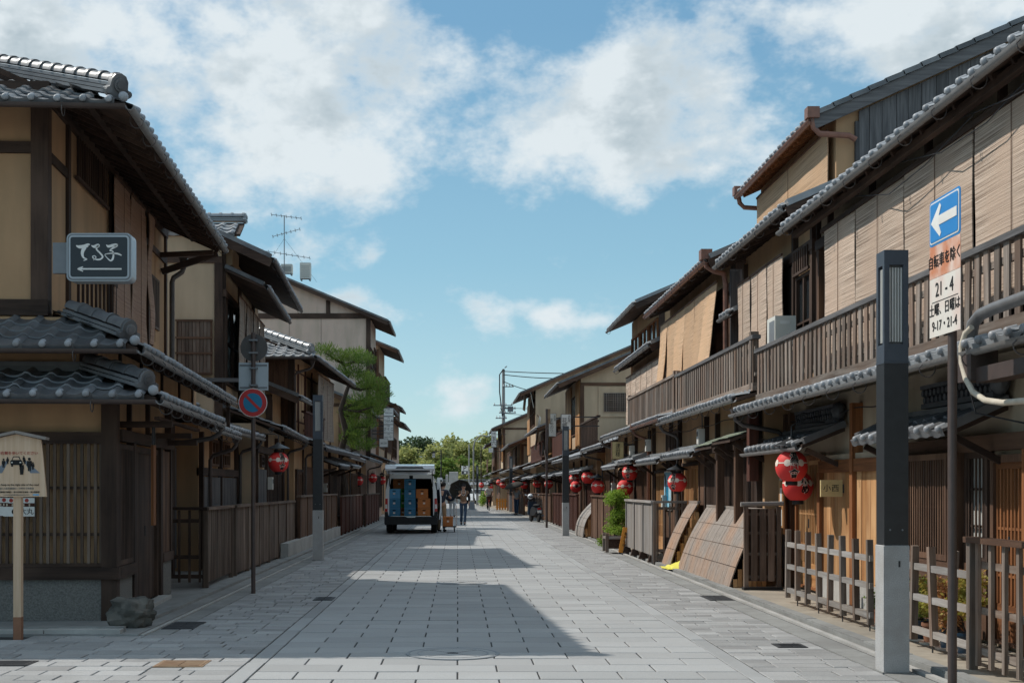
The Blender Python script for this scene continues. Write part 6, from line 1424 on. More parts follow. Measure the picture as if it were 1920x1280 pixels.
def pot(x, y, kind, label, leaves, hgt, rad, leafmat, seed):
    t = thing('potted_plant', label, 'potted plant', (x, y, .036))
    r = .10 if kind != 'terracotta' else .085; hh = .20
    MB().lathe([(r*.72, .0), (r*.95, hh*.85), (r*1.04, hh*.86), (r*1.04, hh), (r*.92, hh), (r*.88, hh-.03), (.001, hh-.03)], 20).build('pot', kind, t, True)
    MB().lathe([(r*1.2, 0), (r*1.3, .025), (r*1.2, .025), (r*1.1, .008), (.001, .008)], 20).build('saucer', 'worn_white', t, True)
    MB().lathe([(r*.86, hh-.029), (r*.8, hh-.015), (.001, hh-.01)], 12).build('soil', 'soil', t)
    rnd = random.Random(seed)
    cl = []
    for i in range(9):
        a = rnd.uniform(0, 6.28); q = rnd.uniform(.2, 1)*rad; zz = hh+rnd.uniform(.08, 1)*hgt
        tip = (q*math.cos(a), q*math.sin(a), zz); MB().tube([(0, 0, hh-.03), (tip[0]*.4, tip[1]*.4, hh+(zz-hh)*.55), tip], .005, 5).build('stem', 'bark', t)
        cl.append((*tip, .115, .115, .10))
    leaf_cloud('foliage', leafmat, t, cl, int(leaves*1.5), .046, .5, seed)['kind'] = 'stuff'
pot(4.46, 12.3, 'pot_blue', 'green-leaved plant in a dark blue pot next to the lamp post', 420, .38, .10, 'leaf_green', 3)
pot(4.44, 12.0, 'terracotta', 'yellow-green shrub in a terracotta pot behind the fence', 700, .42, .17, 'leaf_autumn', 4)
pot(4.46, 11.6, 'pot_blue', 'reddish-leaved plant in a blue pot standing on a white saucer', 700, .46, .15, 'leaf_pink', 5)
pot(4.46, 11.2, 'pot_blue', 'orange-tinted shrub in a large dark pot at the far right', 900, .55, .16, 'leaf_autumn', 6)
pot(4.42, 13.35, 'terracotta', 'small plant in a brown pot half hidden by the lamp post', 200, .2, .08, 'leaf_green', 8)
bush = thing('leafy_bush', 'bright green leafy bush growing by the right kerb', 'bush', (wx(1155, 30.3), 30.3, .036)); rnd = random.Random(5); cl = []
for i in range(26):
    a = rnd.uniform(0, 6.28); q = rnd.uniform(0, .34); zz = rnd.uniform(.45, 1.36); k = 1-.35*abs((zz-.95)/.5)
    tip = (q*math.cos(a)*k, q*math.sin(a)*1.3*k, zz); cl.append((*tip, .17, .2, .13)); MB().tube([(rnd.uniform(-.05, .05), rnd.uniform(-.05, .05), .1), (tip[0]*.5, tip[1]*.5, zz*.6), tip], .007, 5).build('stem', 'bark', bush)
leaf_cloud('foliage', 'leaf_bright', bush, cl, 7000, .055, .42, 9)['kind'] = 'stuff'
pl = thing('wooden_planter', 'low wooden planter stand with a dark trough under the leafy bush', 'planter', (wx(1155, 29.4), 29.4, .036))
for sx in (-1, 1):
    for sy in (-1, 1): cbox('leg', 'grey_wood', sx*.24-.035, sx*.24+.035, sy*.3-.03, sy*.3+.03, 0, .42, pl)
cbox('trough', 'dark_wood', -.2, .2, -.27, .27, .08, .30, pl)
for sx in (-1, 1): cbox('rail', 'pale_wood', sx*.24-.03, sx*.24+.03, -.26, .26, .30, .35, pl)
for sy in (-1, 1): cbox('rail', 'pale_wood', -.2, .2, sy*.3-.028, sy*.3+.028, .30, .35, pl)
ob = thing('orange_board', 'narrow orange board leaning against the wooden planter', 'board', (wx(1168, 28.9), 28.9, .036)); cbox('board', 'signal_orange', -.05, .05, -.012, .012, 0, .58, ob).rotation_euler = (0, R(11), 0)
lettering('足元注意', .085, 'black_ink', ob, (.055, -.016, .3), (R(90), R(-79), 0))
wd = thing('weed_tuft', 'small green weed growing by the kerb left of the bush', 'weed', (wx(1127, 32.5), 32.5, .036))
leaf_cloud('foliage', 'leaf_bright', wd, [(0, 0, .10, .14, .2, .10), (.03, .1, .2, .06, .08, .1)], 260, .06, .4, 12)['kind'] = 'stuff'; MB().tube([(0, 0, 0), (.02, .05, .28)], .005, 5).build('stem', 'bark', wd)
# the pine behind the dark timber house
Y = 49.0; px0 = wx(668, Y); pine = thing('pine_tree', 'trained pine tree with layered green needle pads, left side', 'tree', (px0-.55, Y, 0)); bx_ = px0-.55
trunk = [(0, 0, 0), (.1, .05, 1.4), (-.12, 0, 2.6), (.15, .1, 3.6), (-.05, 0, 4.5), (.25, 0, 5.4), (.1, 0, 6.2)]
MB().tube(trunk, [.17, .16, .14, .12, .10, .07, .04], 10).build('trunk', 'bark', pine, True)
pads = [(612, 660, 24, 13), (640, 672, 26, 14), (665, 668, 26, 16), (686, 680, 20, 15), (655, 700, 30, 15), (682, 706, 20, 14), (676, 727, 20, 10), (700, 722, 26, 15), (712, 740, 22, 12), (675, 755, 26, 18), (655, 775, 18, 16), (690, 770, 28, 16), (705, 758, 22, 12), (662, 800, 24, 17), (690, 795, 16, 12), (655, 822, 20, 16), (680, 835, 24, 14), (668, 815, 18, 10)]
cl = []; rnd = random.Random(3)
for px, py, rx, ry in pads:
    dy = rnd.uniform(-.7, .7); x = wx(px, Y)-bx_; z = wz(py, Y)
    cl.append((x, dy, z, rx/FPX*Y*1.05, .5, ry/FPX*Y*.95)); i = min(range(len(trunk)), key=lambda k: abs(trunk[k][2]-z+.25)); b = Vector(trunk[i])
    e = Vector((x, dy, z-.08)); mid = (b+e)/2+Vector((0, 0, rnd.uniform(-.15, .12))); MB().tube([b, mid, e], [.06, .045, .02], 6).build('branch', 'bark', pine, True)
leaf_cloud('crown', 'leaf_pine', pine, cl, 15000, .16, .11, 21, 0, True, .45)['kind'] = 'stuff'

# ------------------------------------------------------------------ delivery van with open tailgate, crates
VXc, VYr = -1.52, 41.9
van = thing('delivery_van', 'white delivery van seen from behind with its tailgate raised, left of mid street', 'van', (VXc, VYr, 0))
def van_ring(k, dz=0.0):
    """half section of the body, widest at the waist; k shrinks it"""
    pts = [(.80, .36), (.845, .50), (.85, .85), (.845, 1.10), (.80, 1.50), (.735, 1.82), (.66, 1.92), (.40, 1.965), (0, 1.975)]
    return [(x*k, .36+(z-.36)*(1-(1-k)*.6)+dz) for x, z in pts]
def van_shell(y0, y1, k0=1.0, k1=1.0, name='body', mat='car_white', th=.05):
    m = MB(); rows_ = []
    for y, k in ((y0, k0), (y1, k1)):
        h_ = van_ring(k); rows_.append([(x, y, z) for x, z in h_]+[(-x, y, z) for x, z in reversed(h_[:-1])])
    inn = []
    for y, k in ((y0, k0), (y1, k1)):
        h_ = van_ring(k); inn.append([(max(x-th, 0) if x else 0, y, z-th*.7 if z > 1.7 else z) for x, z in h_]+[(-(max(x-th, 0)), y, z-th*.7 if z > 1.7 else z) for x, z in reversed(h_[:-1])])
    n = len(rows_[0]); vs = rows_[0]+rows_[1]+inn[0]+inn[1]; fs = []
    for i in range(n-1):
        fs += [(i, i+1, n+i+1, n+i), (2*n+i, 3*n+i, 3*n+i+1, 2*n+i+1), (i, 2*n+i, 2*n+i+1, i+1), (n+i, n+i+1, 3*n+i+1, 3*n+i)]
    fs += [(0, n, 3*n, 2*n), (n-1, 3*n-1, 4*n-1, 2*n-1)]
    m.add(vs, fs); return m.build(name, mat, van, True, angle=28)
van_shell(.02, 3.5); van_shell(3.5, 4.45, 1.0, .93, 'cab')
cbox('floor', 'black_plastic', -.78, .78, .05, 4.3, .40, .52, van); cbox('bulkhead', 'interior', -.74, .74, 2.6, 2.64, .52, 1.88, van)
cbox('lining', 'grey_metal', -.785, -.765, .06, 2.6, .55, 1.45, van); cbox('lining', 'grey_metal', .765, .785, .06, 2.6, .55, 1.45, van)
MB().prism([(3.9, .40), (4.75, .40), (4.78, .95), (4.55, 1.10), (4.38, 1.12)], 0, -.80, .80).build('nose', 'car_white', van, True)
MB().prism([(4.44, 1.12), (4.54, 1.12), (4.30, 1.86), (4.24, 1.86)], 0, -.72, .72).build('windscreen', 'glass', van)
bmp = MB().prism(rrect(-.87, .87, .30, .56, .06), 1, -.16, .06).build('bumper', 'black_plastic', van, True)
cbox('bumper_step', 'black_plastic', -.70, .70, -.18, -.161, .42, .50, bmp); cbox('sill_trim', 'chrome', -.66, .66, -.03, -.005, .563, .580, van)
for sx in (-1, 1):
    cbox('skirt', 'black_plastic', sx*.84-.03, sx*.84+.03, .05, 4.4, .28, .66, van)
    MB().prism([(sx*.865, .60), (sx*.72, .60), (sx*.715, 1.40), (sx*.66, 1.80), (sx*.745, 1.80), (sx*.83, 1.40)], 1, -.02, .02).build('rear_pillar', 'car_white', van, True)
    lt = MB().prism([(sx*.86, .72), (sx*.765, .72), (sx*.765, 1.15), (sx*.845, 1.15)], 1, -.05, -.021).build('tail_light', 'tail_red', van)
    cbox('indicator_lens', 'tail_clear', sx*.812-.035, sx*.812+.035, -.056, -.0505, .82, .96, lt)
    MB().prism([(sx*.862, .56), (sx*.74, .56), (sx*.76, .715), (sx*.862, .715)], 1, -.04, .0).build('corner_trim', 'black_plastic', van)
    for yy in (.75, 3.55):
        w = MB().lathe([(.20, -.10), (.30, -.10), (.325, -.07), (.325, .07), (.30, .10), (.20, .10)], 24).xform(Matrix.Translation((sx*.74, yy, .325)) @ Matrix.Rotation(R(90), 4, 'Y')).build('wheel', 'rubber', van, True)
        MB().lathe([(.20, -.06), (.20, .06), (.05, .08)], 18).xform(Matrix.Translation((sx*.76, yy, .325)) @ Matrix.Rotation(R(90), 4, 'Y')).build('rim', 'grey_metal', w, True)
    cbox('side_window', 'glass', sx*.80-.03, sx*.80+.022, .5, 2.2, 1.18, 1.68, van)
cbox('head_rail', 'car_white', -.70, .70, -.01, .05, 1.80, 1.93, van)
cbox('badge', 'chrome', -.14, .14, -.175, -.161, .53, .556, bmp)
cbox('latch', 'black_plastic', -.06, .06, -.02, -.011, 1.78, 1.90, van)
# the raised gate: a thick lipped panel hinged on the roof edge
g = MB(); pr = [(-1.22, 2.05), (-1.26, 2.10), (-1.22, 2.21), (-.9, 2.25), (-.3, 2.15), (.0, 2.03), (.0, 1.95), (-.35, 2.02), (-.85, 2.06)]
g.prism(pr, 0, -.78, .78); tg = g.build('tailgate', 'car_white', van, True, angle=40)
MB().prism([(-.45, 2.115), (.45, 2.115), (.40, 2.165), (-.40, 2.165)], 1, -1.262, -1.235).build('gate_slot', 'black_plastic', tg); cbox('gate_window', 'glass', -.62, .62, -.8, -.25, 2.005, 2.012, tg)
for sx in (-1, 1): MB().tube([(sx*.70, -.02, 1.55), (sx*.70, -.62, 2.03)], .014, 6).build('gas_strut', 'black_metal', van)
MB().tube([(-.3, .25, 1.96), (-.3, .45, 1.99), (.1, .5, 2.0)], .016, 6).build('roof_aerial', 'black_plastic', van)
# open side door on the right and mirror
sdr = MB().prism([(.94, .45), (.985, .80), (.985, 1.15), (.93, 1.80), (.895, 1.80), (.945, 1.15), (.945, .80), (.90, .45)], 1, .5, 1.65).build('side_door', 'car_white', van, True)
cbox('door_glass', 'glass', .935, .958, .62, 1.5, 1.22, 1.68, sdr)
MB().prism([(.80, 1.05), (1.04, 1.05), (1.02, 1.55), (.98, 1.86), (.80, 1.86)], 1, 3.2, 3.25).build('front_door', 'car_white', van, True); cbox('front_door_glass', 'glass', .86, .97, 3.19, 3.199, 1.3, 1.78, van)
def crate(x, y, z, w, hgt, d, mat, label, parent_name='crate'):
    t = thing('crate', label, 'crate', (x, y, z), 0, 'stacked plastic crates')
    cbox('body', mat, -w/2+.008, w/2-.008, -d/2+.008, d/2-.008, 0, hgt-.004, t)
    cbox('rim', mat, -w/2, w/2, -d/2, d/2, hgt-.045, hgt-.005, t); cbox('foot_rim', mat, -w/2, w/2, -d/2, d/2, .002, .022, t)
    for i in range(5): c = -w/2+.008+i*(w-.016)/4; cbox('rib', mat, c-.008, c+.008, -d/2-.002, -d/2+.01, .022, hgt-.045, t)
    for k in (.36, .64): cbox('cross_rib', mat, -w/2+.002, w/2-.002, -d/2-.001, -d/2+.01, hgt*k-.007, hgt*k+.007, t)
    cbox('hand_hole', 'interior', -.05, .05, -d/2-.0035, -d/2+.012, hgt-.088, hgt-.060, t)
    cbox('label_patch', 'cream_dot', -.035, .035, -d/2-.004, -d/2+.012, hgt*.40, hgt*.58, t)
def zx(v): return VXc+(v-518)/367
cz = .525; ch = .312
cr = [(312, 0, .40, 'crate_blue', 'blue crate at the bottom of the left stack in the van'), (312, 1, .40, 'crate_blue', 'blue crate in the middle of the left stack in the van'), (312, 2, .40, 'crate_sky', 'bright sky-blue crate on top of the left stack in the van'),
      (502, 0, .37, 'crate_blue', 'dark blue crate at the bottom of the middle stack'), (502, 1, .37, 'crate_blue', 'dark blue crate second from bottom in the middle stack'), (502, 2, .37, 'crate_blue', 'dark blue crate third from bottom in the middle stack'), (502, 3, .37, 'crate_blue', 'dark blue crate on top of the middle stack'),
      (672, 0, .41, 'crate_orange', 'orange crate at the bottom of the right stack in the van'), (672, 1, .41, 'crate_orange', 'orange crate in the middle of the right stack in the van'), (648, 2, .39, 'crate_orange', 'orange crate on top of the right stack in the van')]
for v, k, w, mt, lb in cr: crate(zx(v), VYr+.32+(.06 if k == 2 and v == 645 else 0), cz+k*(ch+.004), w, ch, .5, mt, lb)
crate(zx(408), VYr+.92, cz, .30, ch, .5, 'crate_orange', 'orange crate at the bottom behind the blue stacks'); crate(zx(408), VYr+.92, cz+.316, .30, ch, .5, 'crate_green', 'lower green crate between the blue stacks'); crate(zx(408), VYr+.92, cz+.632, .30, ch, .5, 'crate_green', 'upper green crate between the blue stacks')
crate(zx(362), VYr+.95, cz+.948, .40, ch, .5, 'crate_orange', 'orange crate high up behind the left stack'); crate(zx(362), VYr+.95, cz+1.264, .38, .13, .5, 'crate_yellow', 'yellow crate touching the van roof')
crate(zx(590), VYr+.92, cz, .20, ch, .5, 'crate_orange', 'narrow view of an orange crate behind the right stack'); crate(zx(590), VYr+.92, cz+.316, .20, ch, .5, 'crate_blue', 'narrow view of a blue crate behind the right stack')
# hand cart with a crate
ct = thing('hand_cart', 'flat hand cart with an upright handle beside the van', 'cart', (wx(841, 43.4), 43.4, 0)); cbox('deck', 'black_plastic', -.20, .27, -.3, .3, .17, .205, ct)
for sx in (-.14, .20):
    for sy in (-.24, .24): w = MB().lathe([(.03, -.018), (.062, -.018), (.066, 0), (.062, .018), (.03, .018)], 14).xform(Matrix.Translation((sx, sy, .067)) @ Matrix.Rotation(R(90), 4, 'Y')).build('wheel', 'rubber', ct, True); cbox('fork', 'grey_metal', sx-.025, sx+.025, sy-.02, sy+.02, .10, .17, ct)
MB().tube([(.26, -.26, .19), (.26, -.26, .88), (.24, -.2, .97), (.16, 0, 1.0), (.24, .2, .97), (.26, .26, .88), (.26, .26, .19)], .014, 8).build('handle', 'chrome', ct, True)
crate(wx(840, 43.4), 43.4, .207, .34, .33, .5, 'crate_orange', 'orange crate riding on the hand cart')

# ------------------------------------------------------------------ people
def skin(name, V, E, mat, parent, root=0, sub=2):
    """one continuous body surface grown over a skeleton: V = {joint: (x, y, z, r)}"""
    keys = list(V); me = bpy.data.meshes.new(name); me.from_pydata([V[k][:3] for k in keys], [(keys.index(a), keys.index(b)) for a, b in E], [])
    me.materials.append(MATS[mat]); o = link(name, me, parent)
    md = o.modifiers.new('skin', 'SKIN'); md.use_smooth_shade = True
    lay = me.skin_vertices[0] if me.skin_vertices else None
    if lay is None:
        import bmesh
        bm = bmesh.new(); bm.from_mesh(me); bm.verts.layers.skin.verify(); bm.to_mesh(me); bm.free(); lay = me.skin_vertices[0]
    for i, k in enumerate(keys):
        r = V[k][3]; lay.data[i].radius = r if isinstance(r, tuple) else (r, r); lay.data[i].use_root = (i == root)
    sb = o.modifiers.new('smooth', 'SUBSURF'); sb.levels = sub; sb.render_levels = sub
    return o
def person(label, x, y, rz, top, trousers, hairlen=0, shoes='cloth_black', pose=None, group=None, sleeves='half', scale=1.0, hat=None, pack=None):
    """pose: dict of joint -> (x, y, z); the figure faces -Y"""
    t = thing('person', label, 'person', (x, y, 0), rz, group); t.scale = (scale,)*3
    J = dict(pel=(0, 0, .92), waist=(0, 0, 1.06), chest=(0, 0, 1.27), neck=(0, .0, 1.43), chin=(0, -.02, 1.50), head=(0, -.01, 1.58), crown=(0, .01, 1.665),
             shL=(.165, 0, 1.36), elL=(.22, .02, 1.08), wrL=(.23, -.06, .85), shR=(-.165, 0, 1.36), elR=(-.22, .02, 1.08), wrR=(-.23, -.06, .85),
             hiL=(.085, 0, .88), knL=(.09, -.02, .48), anL=(.09, .02, .085), toL=(.095, -.13, .035), hiR=(-.085, 0, .88), knR=(-.09, -.02, .48), anR=(-.09, .02, .085), toR=(-.095, -.13, .035))
    if pose: J.update(pose)
    rad = dict(pel=(.135, .10), waist=(.115, .085), chest=(.135, .095), neck=.05, chin=.058, head=.088, crown=.062, sh=.055, el=.038, wr=.026, hi=.078, kn=.055, an=.036, to=.032)
    V = {k: (*p, rad[k if k in rad else k[:2]]) for k, p in J.items()}
    E = [('pel', 'waist'), ('waist', 'chest'), ('chest', 'neck'), ('neck', 'chin'), ('chin', 'head'), ('head', 'crown')]
    for s_ in 'LR': E += [('chest', 'sh'+s_), ('sh'+s_, 'el'+s_), ('el'+s_, 'wr'+s_), ('pel', 'hi'+s_), ('hi'+s_, 'kn'+s_), ('kn'+s_, 'an'+s_), ('an'+s_, 'to'+s_)]
    # hands with five fingers, nose and ears
    for s_, sg in (('L', 1), ('R', -1)):
        w = Vector(J['wr'+s_]); d = (w-Vector(J['el'+s_])).normalized(); sd_ = d.cross(Vector((sg, .3, 0))).normalized()
        V['pa'+s_] = (*(w+d*.065), .024); E.append(('wr'+s_, 'pa'+s_))
        for f in range(4):
            k = 'f%d%s' % (f, s_); tip = w+d*(.135-.012*abs(f-1.3))+sd_*(.020*(f-1.5))+Vector((0, -.015, 0)); V[k] = (*tip, .0075); E.append(('pa'+s_, k))
        V['th'+s_] = (*(w+d*.075+sd_*.045), .009); E.append(('wr'+s_, 'th'+s_))
    hd = Vector(J['head']); V['nose'] = (hd.x, hd.y-.105, hd.z-.02, .012); E.append(('head', 'nose'))
    for s_, sg in (('L', 1), ('R', -1)): V['ear'+s_] = (hd.x+sg*.088, hd.y+.01, hd.z-.01, .014); E.append(('head', 'ear'+s_))
    skin('body', V, E, 'skin', t)
    g = lambda k, r: (*J[k], r)
    TV = dict(pel=g('pel', (.155, .115)), waist=g('waist', (.135, .105)), chest=g('chest', (.155, .115)), neck=(J['neck'][0], J['neck'][1], J['neck'][2]-.05, .075)); TE = [('pel', 'waist'), ('waist', 'chest'), ('chest', 'neck')]
    for s_ in 'LR':
        TV['sh'+s_] = g('sh'+s_, .072); TE.append(('chest', 'sh'+s_)); e = Vector(J['el'+s_]); sh = Vector(J['sh'+s_]); w = Vector(J['wr'+s_])
        if sleeves == 'long': TV['el'+s_] = g('el'+s_, .052); TV['wr'+s_] = (*w, .04); TE += [('sh'+s_, 'el'+s_), ('el'+s_, 'wr'+s_)]
        else: TV['el'+s_] = (*(sh*.3+e*.7), .058); TE.append(('sh'+s_, 'el'+s_))
    skin('top', TV, TE, top, t)
    LV = dict(pel=(J['pel'][0], J['pel'][1], J['pel'][2]+.05, (.142, .108))); LE = []
    for s_ in 'LR': LV['hi'+s_] = g('hi'+s_, .092); LV['kn'+s_] = g('kn'+s_, .068); LV['an'+s_] = (*J['an'+s_], .056); LE += [('pel', 'hi'+s_), ('hi'+s_, 'kn'+s_), ('kn'+s_, 'an'+s_)]
    skin('trousers', LV, LE, trousers, t)
    for s_ in 'LR':
        a = Vector(J['an'+s_]); b = Vector(J['to'+s_]); skin('shoe', {'a': (*(a+Vector((0, .03, -.03))), .044), 'b': (*((a+b)/2), .043), 'c': (*(b+Vector((0, -.02, .005))), .036)}, [('a', 'b'), ('b', 'c')], shoes, t, 0, 1)
    c = Vector(J['crown']); m = MB().ball((hd.x, hd.y+.022, hd.z+.045), .105, .112, .095, 16, 10)
    if hairlen: m.ball((hd.x, hd.y+.06, hd.z-.04-hairlen/2), .085, .06, .07+hairlen/2, 12, 8)
    m.build('hair', 'hair', t, True)
    return t, J
def umbrella(label, x, y, z, tilt, r, mat, rz=0, hold=.75):
    t = thing('umbrella', label, 'umbrella', (x, y, z), 0); t.rotation_euler = (tilt[0], tilt[1], rz); n = 8
    m = MB(); vs = [(0, 0, r*.42)]
    rings_ = 5
    for j in range(1, rings_+1):
        a = j/rings_
        for k in range(n*3):
            th = 2*math.pi*k/(n*3); sag = 1-.06*abs(math.sin(th*n/2))*a; vs.append((r*math.sin(a*1.45)/math.sin(1.45)*math.cos(th)*sag, r*math.sin(a*1.45)/math.sin(1.45)*math.sin(th)*sag, r*.42*math.cos(a*1.45)/1.0-.05*r*a*a*(.5-.5*math.cos(th*n))))
    q = n*3; fs = [(0, 1+k, 1+(k+1) % q) for k in range(q)]
    for j in range(rings_-1): fs += [(1+j*q+k, 1+(j+1)*q+k, 1+(j+1)*q+(k+1) % q, 1+j*q+(k+1) % q) for k in range(q)]
    m.add(vs, fs); c = m.build('canopy', mat, t, True, angle=80); sm = c.modifiers.new('cloth', 'SOLIDIFY'); sm.thickness = .004
    MB().tube([(0, 0, -hold), (0, 0, r*.42+.06)], .009, 8).build('shaft', 'black_metal', t); MB().tube([(0, 0, -hold-.1), (0, 0, -hold+.02)], .016, 8).build('handle', 'brown_wood_z', t)
    for k in range(n): th = 2*math.pi*k/n; MB().tube([(0, 0, .02), (r*.55*math.cos(th), r*.55*math.sin(th), r*.42*.72)], .004, 4).build('rib', 'grey_metal', t)
# woman walking towards us under a dark parasol
wxx, wyy = wx(869, 51.3), 51.3
t, J = person('woman in a brown top and jeans with sunglasses walking towards the camera under a parasol', wxx, wyy, 0, 'cloth_brown', 'cloth_denim', .10, pose=dict(elR=(-.25, -.02, 1.13), wrR=(-.16, -.20, 1.22), elL=(.24, .05, 1.10), wrL=(.22, -.08, .90), knL=(.07, -.12, .48), anL=(.05, -.20, .10), toL=(.05, -.34, .05), knR=(-.08, .0, .48), anR=(-.09, .16, .12), toR=(-.09, .04, .03)), scale=.98)
sg_ = MB()
for sx in (-1, 1): sg_.ball((sx*.036, -.105, 1.60), .032, .014, .024, 12, 8)
sg_.box(-.085, .085, -.100, -.09, 1.608, 1.618); sg_.build('sunglasses', 'sign_black', t, True)
MB().tube([(.085*math.sin(a), -.135-.02*math.cos(a), 1.33-.14*math.cos(a)+.02) for a in [(-2.4+4.8*k/14) for k in range(15)]], .008, 6).build('necklace', 'cloth_white', t)
MB().box(-.028, .028, -.104, -.095, 1.515, 1.525).build('mouth', 'red_ink', t)
skin('sleeve', {'a': (-.165, 0, 1.36, .078), 'b': (-.25, -.02, 1.13, .06), 'c': (-.19, -.15, 1.19, .048)}, [('a', 'b'), ('b', 'c')], 'cloth_black', t); skin('sleeve', {'a': (.165, 0, 1.36, .078), 'b': (.24, .05, 1.10, .06), 'c': (.225, -.04, .95, .048)}, [('a', 'b'), ('b', 'c')], 'cloth_black', t)
umbrella('dark parasol held behind the head of the woman in brown', wxx-.12, wyy+.16, 1.42, (R(-62), R(-6), 0), .46, 'cloth_umbrella', 0, .38)
bg_ = thing('tote_bag', 'grey-blue tote bag on the arm of the woman in brown', 'bag', (wxx+.33, wyy-.02, .78)); MB().prism([(-.13, -.14), (.13, -.16), (.11, .14), (-.09, .16)], 1, -.05, .05).build('bag', 'bag_grey', bg_, True); MB().tube([(-.08, 0, .15), (-.06, 0, .32), (.05, 0, .32), (.09, 0, .14)], .008, 6).build('strap', 'cloth_navy', bg_)
# delivery man bent in at the side door
person('delivery man in a navy shirt and khaki trousers leaning into the van side door', wx(827, 43.5)+.02, 43.5, R(158), 'cloth_navy', 'cloth_khaki', 0, pose=dict(pel=(0, .06, .92), waist=(.0, .02, 1.07), chest=(.02, -.06, 1.26), neck=(.03, -.15, 1.40), chin=(.04, -.20, 1.46), head=(.04, -.22, 1.53), crown=(.04, -.20, 1.61), shL=(.17, -.08, 1.34), shR=(-.15, -.08, 1.34), elL=(.26, -.22, 1.12), wrL=(.20, -.42, 1.10), elR=(-.20, -.24, 1.12), wrR=(-.14, -.44, 1.12)), scale=1.03)
# person in white half hidden behind the parasol
px_, py_ = wx(848, 65), 65.0
t, J = person('person in white trousers with a dark bag, half hidden behind the parasol', px_, py_, R(170), 'cloth_white', 'cloth_white', 0, scale=1.0)
hb = thing('shoulder_bag', 'navy bag slung on the person in white', 'bag', (px_-.1, py_-.22, .98)); MB().ball((0, 0, 0), .24, .10, .16, 14, 9).build('bag', 'cloth_navy', hb, True); MB().tube([(-.2, 0, .05), (-.05, .1, .42), (.18, .1, .05)], .012, 6).build('strap', 'cloth_black', hb)
# woman with parasol on the right
qx, qy = wx(969, 70.5), 70.5
person('woman in a pale grey top and dark jeans standing under a dark parasol, right kerb', qx, qy, R(-25), 'cloth_grey', 'cloth_denim', .12, pose=dict(elR=(-.22, -.06, 1.10), wrR=(-.12, -.2, 1.22), knL=(.07, -.06, .48), anL=(.06, -.1, .09), toL=(.06, -.24, .04)), scale=.97)
umbrella('dark parasol over the woman by the right kerb', qx-.14, qy-.1, 1.56, (R(10), R(-14), 0), .56, 'cloth_umbrella', 0, .42)
# cyclist coming towards us
cx_, cy_ = wx(917, 84), 84.0
person('cyclist in a white shirt and dark waistcoat riding towards the camera', cx_, cy_, 0, 'cloth_white', 'cloth_black', 0, pose=dict(pel=(0, .25, .98), waist=(0, .2, 1.12), chest=(0, .1, 1.32), neck=(0, .05, 1.48), chin=(0, .02, 1.55), head=(0, .01, 1.63), crown=(0, .03, 1.71), shL=(.165, .1, 1.41), shR=(-.165, .1, 1.41), elL=(.27, -.05, 1.2), wrL=(.25, -.28, 1.06), elR=(-.27, -.05, 1.2), wrR=(-.25, -.28, 1.06), hiL=(.09, .22, .95), hiR=(-.09, .22, .95), knL=(.11, -.12, .72), anL=(.10, .05, .30), toL=(.10, -.10, .26), knR=(-.11, -.10, .56), anR=(-.10, .05, .14), toR=(-.10, -.10, .10)))
bc = thing('bicycle', 'red-fronted bicycle under the cyclist', 'bicycle', (cx_, cy_, 0))
def wheel_ring(y, r, par):
    w = MB().lathe([(r-.02, -.018), (r, -.012), (r, .012), (r-.02, .018)], 28).xform(Matrix.Translation((0, y, r)) @ Matrix.Rotation(R(90), 4, 'Y')).build('wheel', 'rubber', par, True)
    for k in range(8): a = math.pi*k/8; MB().tube([(0, y-(r-.02)*math.cos(a), r-(r-.02)*math.sin(a)), (0, y+(r-.02)*math.cos(a), r+(r-.02)*math.sin(a))], .003, 4).build('spoke', 'chrome', w)
wheel_ring(-.55, .31, bc); wheel_ring(.55, .31, bc)
MB().tube([(0, -.55, .31), (0, -.42, .72), (0, -.36, .95)], .022, 8).build('fork', 'tail_red', bc, True); MB().tube([(0, -.42, .70), (0, .05, .32), (0, .22, .85)], .02, 8).build('frame', 'tail_red', bc, True); MB().tube([(0, .05, .32), (0, .55, .31)], .014, 6).build('chain_stay', 'tail_red', bc)
MB().tube([(-.27, -.24, 1.02), (-.14, -.36, .98), (.14, -.36, .98), (.27, -.24, 1.02)], .014, 8).build('handlebar', 'chrome', bc, True); MB().ball((0, .25, .89), .09, .14, .035).build('saddle', 'black_plastic', bc, True)
MB().prism(rrect(-.15, .15, .72, .94, .03), 1, -.66, -.42).build('basket', 'red_wood_x', bc)
# parked scooter
sx_, sy_ = wx(1003, 56.4), 56.4
sc_ = thing('motor_scooter', 'black motor scooter with a white helmet parked at the right kerb', 'scooter', (sx_, sy_, 0), R(12))
for yy in (-.60, .60):
    w = MB().lathe([(.12, -.05), (.20, -.05), (.235, -.02), (.235, .02), (.20, .05), (.12, .05)], 20).xform(Matrix.Translation((0, yy, .235)) @ Matrix.Rotation(R(90), 4, 'Y')).build('wheel', 'rubber', sc_, True)
    MB().lathe([(.12, -.03), (.12, .03), (.03, .035)], 14).xform(Matrix.Translation((0, yy, .235)) @ Matrix.Rotation(R(90), 4, 'Y')).build('rim', 'grey_metal', w, True)
MB().prism([(-.72, .46), (-.55, .62), (.0, .66), (.25, .52), (.30, .30), (-.25, .28), (-.45, .36)], 0, -.15, .15).build('rear_body', 'black_metal', sc_, True)
MB().ball((0, -.28, .73), .14, .36, .075, 14, 8).build('seat', 'cloth_black', sc_, True); MB().prism([(.40, .30), (.52, .30), (.56, .55), (.50, .88), (.42, .88)], 0, -.19, .19).build('leg_shield', 'pot_blue', sc_, True); MB().box(-.13, .13, -.05, .45, .26, .32).build('footboard', 'black_plastic', sc_)
